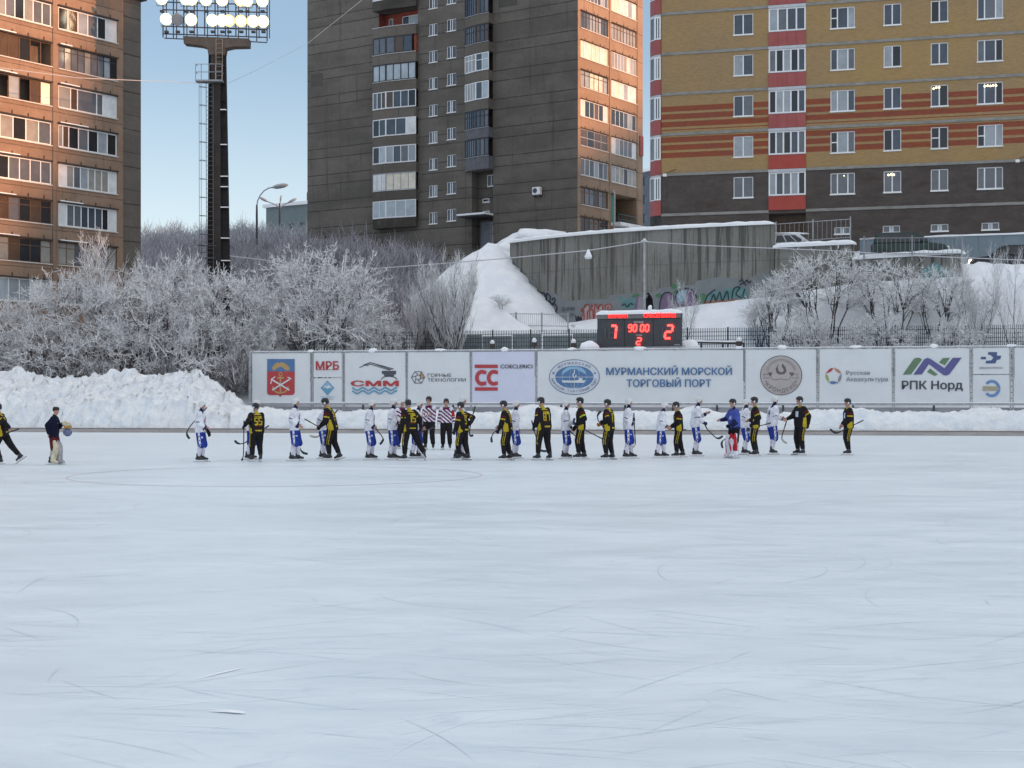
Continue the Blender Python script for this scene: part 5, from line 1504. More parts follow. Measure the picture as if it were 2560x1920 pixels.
class Print:
    """flat print on a plane; coordinates given as photo pixels on that plane"""
    def __init__(s, fac, parent, off=0.035):
        s.f, s.parent, s.off, s.k = fac, parent, off, 0
    def uz(s, p): return (s.f.u_px(p[0]), s.f.z_px(p[0], p[1]))
    def _o(s): s.k += 1; return s.off + 0.0035 * s.k
    def poly(s, name, polys, m, raw=False):
        o = s._o(); mb = MB()
        for poly in polys:
            q = poly if raw else [s.uz(p) for p in poly]
            a = sum(q[i][0] * q[(i + 1) % len(q)][1] - q[(i + 1) % len(q)][0] * q[i][1] for i in range(len(q)))
            if a < 0: q = q[::-1]
            bm = bmesh.new(); f = bm.faces.new([bm.verts.new((u, z, 0)) for u, z in q]); f.normal_update(); bmesh.ops.triangulate(bm, faces=[f])
            for f in bm.faces: mb.face([s.f.pt(v.co.x, v.co.y, o) for v in f.verts])
            bm.free()
        return mb.build(name, m, s.parent)
    def strokes(s, name, lines, w, m, closed=False):
        """lines in px; w in px"""
        o = s._o(); mb = MB()
        k = abs(s.uz((lines[0][0][0] + 1, lines[0][0][1]))[0] - s.uz(lines[0][0])[0])
        for i, ln in enumerate(lines):
            q = [Vector(s.uz(p)) for p in ln]
            n = len(q)
            nr = []
            for j in range(n):
                a = q[j - 1] if (j or closed) else q[j]; b = q[(j + 1) % n] if (j < n - 1 or closed) else q[j]
                d = (b - a); d = d.normalized() if d.length > 0 else Vector((1, 0)); nr.append(Vector((-d.y, d.x)) * (w * k / 2))
            for j in range(n if closed else n - 1):
                j2 = (j + 1) % n
                mb.face([s.f.pt(*(q[j] - nr[j]), o + .0004 * i), s.f.pt(*(q[j2] - nr[j2]), o + .0004 * i), s.f.pt(*(q[j2] + nr[j2]), o + .0004 * i), s.f.pt(*(q[j] + nr[j]), o + .0004 * i)])
        return mb.build(name, m, s.parent)
    def ell(s, c, rx, ry, n=48, a0=0, a1=360):
        return [(c[0] + rx * math.cos(R(a0 + (a1 - a0) * k / n)), c[1] - ry * math.sin(R(a0 + (a1 - a0) * k / n))) for k in range(n + (0 if a1 - a0 == 360 else 1))]
    def disc(s, name, c, rx, ry, m, n=48): return s.poly(name, [s.ell(c, rx, ry, n)], m)
    def text(s, name, body, x0, x1, yt, yb, m, bold=0.0, shear=0.0, spacing=1.0):
        V, Fc = text_mesh(body, 0, shear, spacing)
        lo, hi = V.min(0), V.max(0); mb = MB()
        sx = (x1 - x0) / (hi[0] - lo[0]); sy = (yb - yt) / (hi[1] - lo[1])
        for dx, dy in (((-1, .0), (1, .0), (0, .6), (0, -.6)) if bold else ((0, 0),)):
            o = s._o()
            for f in Fc:
                q = []
                for i in f:
                    t = (V[i] - lo) / (hi - lo)
                    q.append(s.f.pt(*s.uz((x0 + (x1 - x0) * t[0] + dx * bold * sx, yb + (yt - yb) * t[1] + dy * bold * sy)), o))
                mb.face(q)
        return mb.build(name, m, s.parent)
    def arc_text(s, name, body, c, rx, ry, a0, a1, h, m, inward=False, bold=0.02, wf=1.0):
        o = s._o(); mb = MB(); n = len(body)
        for k, ch in enumerate(body):
            if ch == ' ': continue
            V, Fc = text_mesh(ch, 0)
            a = R(a0 + (a1 - a0) * (k / max(1, n - 1)))
            cx, cy = c[0] + rx * math.cos(a), c[1] - ry * math.sin(a)
            # tangent of the ellipse, reading direction left to right
            tx, ty = (math.sin(a) * rx, math.cos(a) * ry)
            if tx < 0: tx, ty = -tx, -ty
            L = math.hypot(tx, ty); tx, ty = tx / L, ty / L
            ux, uy = ty, -tx
            mid = (V[:, 0].min() + V[:, 0].max()) / 2
            for f in Fc:
                q = []
                for i in f:
                    dx = (V[i][0] - mid) / 0.72 * h * wf; dy = (V[i][1] / 0.72 - .5) * h
                    q.append(s.f.pt(*s.uz((cx + tx * dx + ux * dy, cy + ty * dx + uy * dy)), o))
                mb.face(q)
        return mb.build(name, m, s.parent)

def ink(name, c): return noisy('ink_' + name, tuple(x * .92 for x in c), tuple(min(1, x * 1.08) for x in c), 1.5, .55)
I_red, I_blue, I_navy, I_black = ink('red', (0.42, 0.05, 0.055)), ink('blue', (0.08, 0.17, 0.34)), ink('navy', (0.055, 0.10, 0.24)), ink('black', (0.03, 0.03, 0.04))
I_gold, I_white, I_teal, I_grey = ink('gold', (0.42, 0.28, 0.12)), ink('white', (0.62, 0.64, 0.66)), ink('teal', (0.12, 0.30, 0.45)), ink('grey', (0.22, 0.23, 0.26))
I_green, I_orange, I_lime, I_tan = ink('green', (0.12, 0.20, 0.12)), ink('orange', (0.45, 0.20, 0.12)), ink('lime', (0.30, 0.36, 0.10)), ink('tan', (0.40, 0.36, 0.355))
I_lblue, I_violet = ink('light_blue', (0.25, 0.42, 0.58)), ink('violet', (0.10, 0.10, 0.26))

def vinyl(name, c):
    m = mat(name, c, .5)
    n = NT(m); co = n.coord()
    a = n.noise(n.mapping(co, (.7, .7, .5)), 0.9, 4, .6)
    n.color(n.mix(n.ramp(a, .3, .7), tuple(x * .93 for x in c), c))
    n.bump(n.noise(n.mapping(co, (.6, .6, 1.2)), 1.1, 3), .45, .07)
    return m
V_white, V_lilac = vinyl('white_vinyl', (0.66, 0.685, 0.705)), vinyl('lilac_vinyl', (0.61, 0.62, 0.75))

# steel frame carrying the banners
frame = thing('banner_frame', 'long galvanised steel frame holding the row of white advertising banners', 'billboard frame', (BA.x, BA.y, 1.0))
U = BF.u_px
uEnd = U(2640)
def rod(name, u0, u1, z0, z1, o0, o1, m='galv'):
    mb = MB(); BF.box(mb, u0, u1, z0, z1, o0, o1); return mb.build(name, M[m], frame)
rod('top_rail', -.06, uEnd, ZBT + .03, ZBT + .11, -.05, .05)
rod('bottom_rail', -.06, uEnd, ZBB - .17, ZBB - .05, -.05, .05)
mb = MB(); BF.box(mb, -.05, uEnd, 0.85, 1.42, -.12, -.06); mb.build('base_board', noisy('grey_base_board', (0.23, 0.235, 0.255), (0.30, 0.305, 0.32), 1.2, .8, stretch=(.5, .5, 3)), frame)
panels = [(631, 775.5), (784.5, 855), (863, 1013), (1020.5, 1174), (1181, 1337), (1344.5, 1858), (1865, 2040), (2049, 2229), (2238, 2423), (2433, 2523), (2536, 2640)]
for k, (a, b) in enumerate(panels):
    nxt = panels[k + 1][0] if k + 1 < len(panels) else None
    if k == 0: rod('post', -.05, U(629), .9, ZBT + .028, -.05, .04)
    if nxt:
        u0, u1 = U(b + 1.2), U(nxt - 1.2)
        w = (u1 - u0)
        for q in (0, 1): rod('post', u0 + q * w * .62, u0 + w * (.38 + q * .62), .9, ZBT + .028, -.06, .03, 'galv')
        mb = MB()
        for z in np.arange(ZBB + .2, ZBT, .33): BF.box(mb, u0 + w * .38, u0 + w * .62, z, z + .05, -.03, .0)
        mb.build('rungs', M['dark_steel'], frame)
for k, px in enumerate((777, 932, 1100, 1262, 1430, 1600, 1848, 1957, 2141, 2335, 2529)):
    q = BF.pt(U(px), ZBT + .12, 0)
    mound('snow_lump', None, None, q, (.24 + .07 * (k % 3), .12, .09 + .05 * (k % 2)), k * 3.1, frame, amp=.3, nu=14, nv=8)
snow_cap([BF.pt(u, ZBT + .111, 0) for u in np.linspace(0, uEnd, 120)], .05, .035, 5, frame, 'rail_snow', droop=.0)
snow_cap([BF.pt(u, ZBB - .045, .045) for u in np.linspace(0, uEnd, 120)], .04, .05, 6, frame, 'rail_snow', droop=.0)
for px in (1400, 1560, 1680, 1790, 1955, 2130, 2332, 1130, 905):
    mb = MB(); BF.box(mb, U(px), U(px) + .12, .9, ZBB - .172, -.055, .0); mb.build('strut', M['dark_steel'], frame)

BG = 'white advertising banners along the far side of the rink'
def banner(a, b, label, m=None, z0=ZBB, z1=ZBT):
    u0, u1 = U(a), U(b)
    t = thing('advertising_banner', label, 'banner', tuple(BF.pt((u0 + u1) / 2, z0)), BG)
    mb = MB(); n, k = max(8, int((u1 - u0) * 4)), 12
    # slightly slack sheet
    def q(i, j):
        s, r = i / n, j / k
        u = u0 + (u1 - u0) * s; z = z0 + (z1 - z0) * r; e = min(1, 8 * min(s, 1 - s, r, 1 - r) + .15)
        return BF.pt(u, z, 0.030 + e * (.012 * mnoise.noise((u * 1.1, z * .7, 1)) + .010 * mnoise.noise((u * 2.6 + z * 1.4, z * 1.2, 4))))
    for i in range(n):
        for j in range(k): mb.face([q(i, j), q(i + 1, j), q(i + 1, j + 1), q(i, j + 1)])
    BF.box(mb, u0, u1, z0, z1, 0.0, 0.016)
    mb.build('sheet', m or V_white, t)
    return Print(BF, t, 0.050)
def A(x, y): return (620 + x * .3074, 860 + y * .3074)
def B_(x, y): return (1260 + x * .3074, 860 + y * .3074)
def C_(x, y): return (1900 + x * .2984, 840 + y * .2984)

p = banner(631, 775.5, 'white banner with a blue and red coat of arms bearing an anchor')
p.poly('shield_top', [[A(158, 122), A(382, 122), A(382, 223), A(158, 223)]], I_blue)
p.poly('shield_base', [[A(158, 223), A(382, 223), A(382, 398), A(372, 412), A(352, 416), A(280, 416), A(265, 431), A(250, 416), A(188, 416), A(166, 412), A(158, 398)]], I_red)
p.poly('emblem', [[A(200, 205), A(202, 185), A(225, 160), A(250, 148), A(262, 158), A(275, 145), A(300, 155), A(325, 172), A(342, 195), A(340, 212), A(322, 215), A(300, 208), A(292, 195), A(268, 185), A(240, 196), A(228, 210), A(208, 216)]], I_gold)
p.strokes('anchor', [p.ell(A(267, 246), 4.2, 4.2, 20)], 2.2, I_gold, True)
p.strokes('anchor', [[A(267, 260), A(267, 392)], [A(240, 275), A(295, 275)], [A(x, y) for x, y in ((205, 345), (210, 370), (235, 392), (267, 398), (300, 392), (325, 370), (330, 345))]], 3.6, I_gold)
p.strokes('tools', [[A(200, 375), A(345, 285)], [A(190, 285), A(340, 375)]], 3.4, I_white)
p.strokes('tools', [[A(188, 325), A(198, 285), A(225, 265)], [A(325, 270), A(355, 282)]], 2.4, I_white)

p = banner(784.5, 855, 'small white banner with red three letter lettering, upper one of the left pair', z0=BF.z_px(820, 943))
p.text('lettering', 'МРБ', 791, 847.5, 903.5, 923.5, I_red, .035)
p.strokes('underline', [[(791, 924.4), (847, 924.4)]], 1.2, I_red)
p = banner(784.5, 855, 'small white banner with a blue mountain diamond, lower one of the left pair', z1=BF.z_px(820, 945.6))
p.poly('diamond', [[A(648, 297), A(704, 357), A(648, 418), A(592, 357)]], I_teal)
p.poly('diamond_top', [[A(648, 306), A(690, 350), A(606, 350)]], I_lblue)
p.poly('mountain', [[A(608, 365), A(632, 338), A(645, 346), A(655, 332), A(690, 362), A(668, 355), A(650, 366), A(630, 352)]], I_white)
p.text('lettering', 'МАСКО', *[A(605, 0)[0], A(690, 0)[0], A(0, 436)[1], A(0, 451)[1]], I_lblue, .01)
p.strokes('underline', [[A(585, 429), A(712, 429)]], .8, I_lblue)

p = banner(863, 1013, 'white banner with a black harbour crane over red letters and blue waves')
p.strokes('crane', [[A(908, 192), A(1000, 152), A(1185, 203), A(1150, 212), A(1000, 165), A(960, 178)], [A(940, 172), A(1000, 150)], [A(1000, 152), A(1165, 208)]], 1.7, I_black)
p.poly('crane_cab', [[A(1090, 218), A(1206, 218), A(1206, 246), A(1190, 248), A(1190, 262), A(1110, 262), A(1108, 246), A(1092, 244)]], ink('dark_grey', (.07, .075, .09)))
p.strokes('crane_base', [[A(x, y) for x, y in ((1085, 290), (1100, 272), (1125, 264), (1150, 262), (1178, 265), (1200, 274), (1214, 288))]], 2.0, I_black)
p.text('lettering', 'СММ', *[A(845, 0)[0], A(1222, 0)[0], A(0, 299)[1], A(0, 343)[1]], I_red, .045)
p.strokes('waves', [[A(850 + 366 * t / 48, y0 + 11 * math.sin(t / 48 * 8 * math.pi - 1.2)) for t in range(49)] for y0 in (366, 392)], 3.6, I_teal)

p = banner(1020.5, 1174, 'white banner with a black hexagon emblem and two lines of thin black letters')
hx = lambda r, a: (A(1385, 272)[0] + r * math.cos(R(a)), A(1385, 272)[1] - r * math.sin(R(a)))
p.poly('hexagon_wedge', [[hx(16.5, 0), hx(16.5, 60), hx(6, 60), hx(6, 0)]], I_gold)
p.strokes('hexagon', [[hx(16.5, 60 * k) for k in range(6)], [hx(6.5, 60 * k + 30) for k in range(6)]], 1.6, I_black, True)
p.strokes('hexagon', [[hx(6.5, 60 * k + 30), hx(16.5, 60 * k + 60)] for k in range(6)], 1.5, I_black)
p.text('lettering', 'ГОРНЫЕ', A(1463, 0)[0], A(1656, 0)[0], A(0, 240)[1], A(0, 268)[1], I_black, .0)
p.text('lettering', 'ТЕХНОЛОГИИ', A(1463, 0)[0], A(1773, 0)[0], A(0, 278)[1], A(0, 306)[1], I_black, .0)

p = banner(1181, 1337, 'pale lilac banner with two big red letters between red bars', V_lilac)
p.poly('bar', [[A(1845, 168), A(2033, 168), A(2033, 196), A(1845, 196)]], I_red)
p.poly('bar', [[A(1847, 352), A(2033, 352), A(2033, 380), A(1847, 380)]], I_red)
for x0, x1 in ((1846, 1941), (1942, 2035)):
    cx, cy = A((x0 + x1) / 2 + 12, 275); rx, ry = (A(x1, 0)[0] - A(x0, 0)[0]) / 2, A(0, 340)[1] - A(0, 210)[1]; ry /= 2
    out = [(cx + (rx + 3) * math.cos(R(a)), cy - ry * math.sin(R(a))) for a in range(62, 299, 8)]
    inn = [(cx + (rx - 6.2) * math.cos(R(a)), cy - (ry - 9.5) * math.sin(R(a))) for a in range(298, 61, -8)]
    x_r = A(x1 - 1, 0)[0]
    p.poly('letter', [[(x_r, out[0][1])] + out + [(x_r, out[-1][1]), (x_r, out[-1][1] - 9)] + inn[0:] + [(x_r, out[0][1] + 9)]], I_red)
p.text('lettering', 'COECLERICI', 1252, 1331.5, A(0, 168)[1], A(0, 198)[1], I_black, .018)

p = banner(1344.5, 1858, 'widest white banner with an oval blue ship emblem and dark blue lettering')
cE = B_(574, 269)
p.disc('emblem_rim', cE, 63, 44, I_navy, 64)
p.disc('emblem_field', cE, 61.5, 42.6, ink('rim_white', (.55, .58, .62)), 64)
p.disc('emblem_sea', cE, 48, 28.5, ink('sea', (.085, .17, .33)), 64)
p.strokes('globe_lines', [p.ell(cE, 30, 28, 40), p.ell(cE, 12, 28, 40)], .9, I_lblue, True)
p.strokes('globe_lines', [[(cE[0] - 48, cE[1]), (cE[0] + 48, cE[1])], [(cE[0], cE[1] + 4), (cE[0], cE[1] + 28)]], 1.0, I_white)
p.poly('land', [[B_(470, 250), B_(480, 215), B_(520, 190), B_(560, 186), B_(590, 184), B_(640, 198), B_(665, 220), B_(672, 250), B_(645, 235), B_(620, 222), B_(590, 205), B_(540, 205), B_(510, 225)]], I_lblue)
p.poly('ship', [[B_(470, 296), B_(480, 314), B_(650, 316), B_(668, 296), B_(640, 296), B_(640, 278), B_(612, 278), B_(606, 294), B_(560, 298)]], I_white)
p.strokes('hook', [smooth_line([B_(574, 210), B_(574, 235), B_(562, 250), B_(572, 272), B_(588, 262), B_(584, 250)], 4)], 2.6, I_white)
p.arc_text('lettering', 'МУРМАНСКИЙ', cE, 55.0, 35.2, 133, 47, 6.2, I_navy)
p.arc_text('lettering', 'МОРСКОЙ ТОРГОВЫЙ ПОРТ', cE, 55.2, 35.4, 191, 349, 6.0, I_navy)
for x in (405, 742): p.poly('star', [[(B_(x, 237)[0] + (3.6 if k % 2 == 0 else 1.5) * math.sin(R(36 * k)), B_(x, 237)[1] - (3.6 if k % 2 == 0 else 1.5) * math.cos(R(36 * k))) for k in range(10)]], I_navy)
p.text('lettering', 'МУРМАНСКИЙ МОРСКОЙ', B_(835, 0)[0], B_(1853, 0)[0], B_(0, 176)[1], B_(0, 252)[1], I_blue, .028)
p.text('lettering', 'ТОРГОВЫЙ ПОРТ', B_(1000, 0)[0], B_(1685, 0)[0], B_(0, 272)[1], B_(0, 349)[1], I_blue, .028)

p = banner(1865, 2040, 'white banner with a round pinkish brown flame seal')
cK = C_(177, 330)
p.disc('seal_rim', cK, 52.5, 49.5, I_black, 64); p.disc('seal', cK, 51, 48, I_tan, 64)
dk = ink('seal_dark', (.12, .10, .10))
p.strokes('seal_arch', [p.ell(C_(177, 310), 37, 34, 24, 12, 168), p.ell(C_(177, 310), 33.5, 30.5, 24, 12, 168)], 1.1, dk)
p.poly('flame', [[C_(157, 228), C_(132, 275), C_(140, 310), C_(165, 324), C_(205, 320), C_(224, 295), C_(215, 262), C_(188, 228), C_(182, 255), C_(200, 285), C_(192, 302), C_(172, 304), C_(155, 290), C_(150, 265)]], dk)
p.strokes('ribbon', [[C_(28, 318), C_(70, 322), C_(95, 335), C_(95, 355), C_(120, 367), C_(165, 366), C_(177, 352), C_(190, 366), C_(240, 367), C_(258, 352), C_(258, 335), C_(285, 322), C_(322, 318), C_(310, 336), C_(322, 354), C_(270, 350)], [C_(28, 318), C_(40, 336), C_(28, 354), C_(82, 350)]], 1.2, dk)
p.poly('bird', [[C_(62, 306), C_(106, 306), C_(98, 322), C_(84, 340), C_(76, 318)]], dk)
p.poly('bird', [[C_(240, 306), C_(290, 306), C_(280, 318), C_(270, 340), C_(255, 322)]], dk)
p.arc_text('lettering', 'КРОНДЕКС', cK, 42, 38, 217, 323, 9.5, dk, bold=.01)
p.disc('dot', C_(52, 382), 1.8, 1.8, dk, 12); p.disc('dot', C_(300, 382), 1.8, 1.8, dk, 12)

p = banner(2049, 2229, 'white banner with a ring of five coloured fish and grey lettering')
cF = C_(617, 335)
for k, m_ in enumerate((I_orange, I_red, I_lime, I_blue, I_grey)):
    a0, a1 = 90 - 72 + 72 * k, 90 + 72 * k
    pa = (cF[0] + 20.5 * math.cos(R(a0)), cF[1] - 20.5 * math.sin(R(a0))); pb = (cF[0] + 20.5 * math.cos(R(a1)), cF[1] - 20.5 * math.sin(R(a1)))
    mx, my = (pa[0] + pb[0]) / 2, (pa[1] + pb[1]) / 2; dx, dy = (pb[0] - pa[0]) / 2, (pb[1] - pa[1]) / 2
    L = math.hypot(dx, dy); nx_, ny_ = -dy / L, dx / L
    fish = []
    for s in range(17):
        t = -0.86 + 1.5 * s / 16; w = 3.4 * max(0, 1 - ((t + .1) / .76) ** 2) ** .6
        fish.append((mx + dx * t + nx_ * w, my + dy * t + ny_ * w))
    fish += [(mx + dx * .95 + nx_ * 3, my + dy * .95 + ny_ * 3), (mx + dx * .85, my + dy * .85), (mx + dx * .95 - nx_ * 3, my + dy * .95 - ny_ * 3)]
    for s in range(16, 0, -1):
        t = -0.86 + 1.5 * s / 16; w = 3.4 * max(0, 1 - ((t + .1) / .76) ** 2) ** .6
        fish.append((mx + dx * t - nx_ * w, my + dy * t - ny_ * w))
    p.poly('fish', [fish], m_)
gt = ink('text_grey', (.24, .26, .30))
p.text('lettering', 'Русская', C_(723, 0)[0], C_(919, 0)[0], C_(0, 292)[1], C_(0, 334)[1], gt, .02)
p.text('lettering', 'Аквакультура', C_(723, 0)[0], C_(1070, 0)[0], C_(0, 345)[1], C_(0, 388)[1], gt, .02)

p = banner(2238, 2423, 'white banner with a slanted green and violet zigzag above black lettering')
p.poly('zigzag_green', [[C_(1195, 325), C_(1290, 190), C_(1312, 182), C_(1340, 184), C_(1357, 198), C_(1265, 322)], [C_(1500, 222), C_(1530, 186), C_(1592, 183), C_(1548, 245)], [C_(1400, 300), C_(1425, 272), C_(1490, 322), C_(1470, 333), C_(1450, 330)]], I_green)
p.poly('zigzag_violet', [[C_(1285, 325), C_(1375, 196), C_(1400, 183), C_(1425, 190), C_(1545, 270), C_(1615, 183), C_(1690, 181), C_(1585, 322), C_(1560, 332), C_(1535, 326), C_(1415, 235), C_(1355, 322)]], I_violet)
p.text('lettering', 'РПК Норд', C_(1190, 0)[0], C_(1697, 0)[0], C_(0, 376)[1], C_(0, 465)[1], ink('charcoal', (.06, .065, .08)), .025)

p = banner(2433, 2523, 'small white banner with dark blue stepped cross, upper of the right pair', z0=BF.z_px(2478, 935))
p.poly('cross', [[C_(1850, 175), C_(1893, 175), C_(1893, 195), C_(1850, 195)], [C_(1912, 135), C_(1985, 135), C_(1985, 165), C_(2020, 165), C_(2012, 195), C_(1985, 200), C_(1970, 230), C_(1888, 230), C_(1893, 208), C_(1940, 203), C_(1955, 180), C_(1930, 160), C_(1908, 155)]], ink('cross_blue', (.07, .10, .22)))
p.text('lettering', 'МЕДЭКСПРЕСС', C_(1838, 0)[0], C_(2035, 0)[0], C_(0, 261)[1], C_(0, 276)[1], gt, .02, .3)
p = banner(2433, 2523, 'small white banner with blue open ring and gold band, below the stepped cross', z1=BF.z_px(2478, 937.5))
cR = C_(1942, 440)
out = [(cR[0] + 21 * math.cos(R(a)), cR[1] - 21.5 * math.sin(R(a))) for a in range(140, -141, -8)]
inn = [(cR[0] + 14 * math.cos(R(a)), cR[1] - 14.5 * math.sin(R(a))) for a in range(-140, 141, 8)]
p.poly('ring', [out + inn], ink('ring_blue', (.13, .24, .46)))
p.poly('gold_band', [[C_(1866, 420), C_(1990, 424), C_(2000, 440), C_(1992, 458), C_(1866, 460)]], ink('pale_gold', (.36, .32, .22)))
banner(2536, 2640, 'plain pale banner cut off at the right edge')

# ---------------------------------------------------------------- scoreboard
sbo = Vector((XZ(1493, 93.6), 93.6, 0)); sbe = Vector((XZ(1702.6, 91.8), 91.8, 0))
SF = Facade((sbo.x, sbo.y), (sbe.x - sbo.x, sbe.y - sbo.y)); SL = (sbe - sbo).length
def S_(x, y): return (1240 + x * .2351, 680 + y * .2351)
sz0, sz1 = SF.z_px(1600, 866), SF.z_px(1600, 783)
sb = thing('scoreboard', 'dark electronic scoreboard showing red digits 7 and 2, snow on top', 'scoreboard', tuple(SF.pt(SL / 2, sz0)))
mb = MB(); SF.box(mb, 0, SL, sz0, sz1, -.35, 0); mb.build('cabinet', noisy('cabinet_grey', (0.045, 0.047, 0.055), (0.06, 0.062, 0.07), 2, .5), sb, bevel=.02)
mb = MB(); SF.box(mb, .02, SL - .02, SF.z_px(1600, 796), sz1 - .02, 0.002, 0.012); mb.build('name_panel', noisy('name_panel_grey', (0.13, 0.125, 0.13), (0.17, 0.165, 0.17), 2, .5), sb)
mb = MB()
for x in (1365, 1672): u = SF.u_px(S_(x, 0)[0]); SF.box(mb, u - .015, u + .015, sz0 + .02, SF.z_px(1600, 797), 0.002, .02)
SF.box(mb, 0, SL, SF.z_px(1600, 797.5), SF.z_px(1600, 796), .003, .03)
mb.build('divider', M['black_rubber'], sb)
for u in (.35, SL - .5):
    mb = MB(); SF.box(mb, u, u + .15, 3.4, sz0 - .002, -.25, -.1); mb.build('leg', M['dark_steel'], sb)
mb = MB(); SF.box(mb, .2, SL - .2, sz0 - .22, sz0 - .003, -.3, -.05); mb.build('beam', M['galv'], sb)
snow_cap([SF.pt(u, sz1 + .004, -.17) for u in np.linspace(-.05, SL + .05, 22)], .22, .24, 12, sb)
q = SF.pt(SF.u_px(1624), sz1 + .3, -.1); mound('snow_lump', None, None, q, (.13, .12, .16), 3, sb, nu=10, nv=7)
led = mat('red_led', (.6, .02, .01), .4, emit=(1.0, 0.02, 0.02), estr=3.2)
led2 = mat('red_led_hot', (.6, .05, .02), .4, emit=(1.0, 0.035, 0.03), estr=4.5)
ledoff = mat('unlit_led', (0.085, 0.083, 0.09), .5)
pr = Print(SF, sb, .014)
glow = mat('led_matrix_glow', (.12, .01, .01), .5, emit=(1.0, 0.02, 0.02), estr=.14)
pr.poly('name_display', [[S_(1190, 437), S_(1402, 437), S_(1402, 492), S_(1190, 492)]], glow)
pr.poly('name_display', [[S_(1570, 430), S_(1915, 430), S_(1915, 486), S_(1570, 486)]], glow)
pr.text('lettering', 'МУРМАН', S_(1196, 0)[0], S_(1400, 0)[0], S_(0, 441)[1], S_(0, 489)[1], led, .012)
pr.text('lettering', 'СИБСЕЛЬМАШ', S_(1574, 0)[0], S_(1912, 0)[0], S_(0, 434)[1], S_(0, 483)[1], led, .012)
lw = mat('caption_white', (.55, .5, .5), .6)
pr.text('caption', 'ВРЕМЯ', S_(1470, 0)[0], S_(1568, 0)[0], S_(0, 524)[1], S_(0, 545)[1], lw, .015)
pr.text('caption', 'ТАЙМ', S_(1488, 0)[0], S_(1556, 0)[0], S_(0, 660)[1], S_(0, 681)[1], lw, .015)
SEG = {'0': 'abcdef', '1': 'bc', '2': 'abged', '7': 'abc', '8': 'abcdefg', '9': 'abcdfg'}
def seg7(name, ch, x0, x1, y0, y1, w, m, slant=0.06):
    ym = (y0 + y1) / 2
    def pt(x, y): return (x + (y1 - y) * slant, y)
    L = {'a': [(x0, y0), (x1, y0)], 'b': [(x1, y0), (x1, ym)], 'c': [(x1, ym), (x1, y1)], 'd': [(x0, y1), (x1, y1)], 'e': [(x0, ym), (x0, y1)], 'f': [(x0, y0), (x0, ym)], 'g': [(x0, ym), (x1, ym)]}
    ls = []
    for s in SEG[ch]:
        (ax, ay), (bx, by) = L[s]
        gx, gy = (1 if ax != bx else 0), (1 if ay != by else 0)
        g = w * .18
        ls.append([S_(*pt(ax + gx * g, ay + gy * g)), S_(*pt(bx - gx * g, by - gy * g))])
    return pr.strokes(name, ls, w * .2351, m)
seg7('unlit_digit', '8', 1205, 1262, 590, 705, 12, ledoff, .05); seg7('unlit_digit', '1', 1150, 1164, 590, 705, 11, ledoff, .05)
seg7('unlit_digit', '1', 1760, 1772, 585, 695, 11, ledoff, .05)
seg7('digit', '7', 1213, 1272, 572, 708, 22, led2, .11)
seg7('digit', '2', 1795, 1862, 568, 705, 22, led2, .19)
for ch, x in (('9', 1412), ('0', 1463), ('0', 1540), ('0', 1592)): seg7('digit', ch, x, x + 33, 562, 632, 13, led2, .08)
seg7('digit', '2', 1497, 1542, 702, 772, 14, led2, .12)
mb = MB(); q0 = SF.u_px(S_(1893, 0)[0]); SF.box(mb, q0, q0 + .36, SF.z_px(1690, 863), SF.z_px(1690, 861), .002, .012); mb.build('maker_plate', M['galv'], sb)
for (px, py, rx, rz), lab in (((1474, 866, .58, .46), 'rounded white snow mound against the left side of the scoreboard'), ((1724, 864, .62, .48), 'rounded white snow mound against the right side of the scoreboard')):
    q = P(px, py, 92.6); mound('snow_mound', lab, 'snow mound', (q.x, q.y + .3, q.z - .1), (rx, .4, rz), px, amp=.12)
for (px, py, Y), lab in (((1336, 862, 98.6), 'dark box post with a tall snow cap behind the lilac banner'), ((1231, 866, 99.2), 'dark box post with a small snow cap behind the hexagon banner'), ((1434, 864, 97.4), 'dark box post with a tall snow cap just left of the scoreboard'), ((1848, 860, 93.4), 'dark box post with a snow cap right of the scoreboard')):
    q = P(px, py, Y)
    t = thing('snow_capped_post', lab, 'post', (q.x, Y, 3.0), 'snow capped posts behind the banners')
    mb = MB(); mb.bx(q.x - .05, q.x + .05, Y - .05, Y + .05, 3.0, q.z - .1); mb.build('post', M['dark_steel'], t)
    mb = MB(); mb.bx(q.x - .17, q.x + .17, Y - .15, Y + .15, q.z - .1, q.z + .16); mb.build('box', noisy('rust_box_%d' % px, (.05, .04, .04), (.09, .07, .06), 4, .8), t, bevel=.02)
    mound('snow_cap', None, None, (q.x, Y, q.z + .24), (.15, .14, .2), px, t, amp=.25, nu=12, nv=8)
pa, pb = P(1860, 858, 93.6), P(1700, 856, 94.2)
t = thing('pipe_rail', 'low black pipe rail with snow between scoreboard and mesh fence', 'rail', (pa.x, pa.y, 3.2))
mb = MB()
for dz in (0, -.38): mb.tube([pb + Vector((0, 0, dz)), pa + Vector((0, 0, dz))], .05, 6)
for k in range(4): q = pb.lerp(pa, k / 3); mb.tube([q, Vector((q.x, q.y, 3.0))], .05, 6)
mb.build('pipes', M['dark_steel'], t)
snow_cap([pb.lerp(pa, k / 14) + Vector((0, 0, .05)) for k in range(15)], .06, .12, 2, t, droop=0)
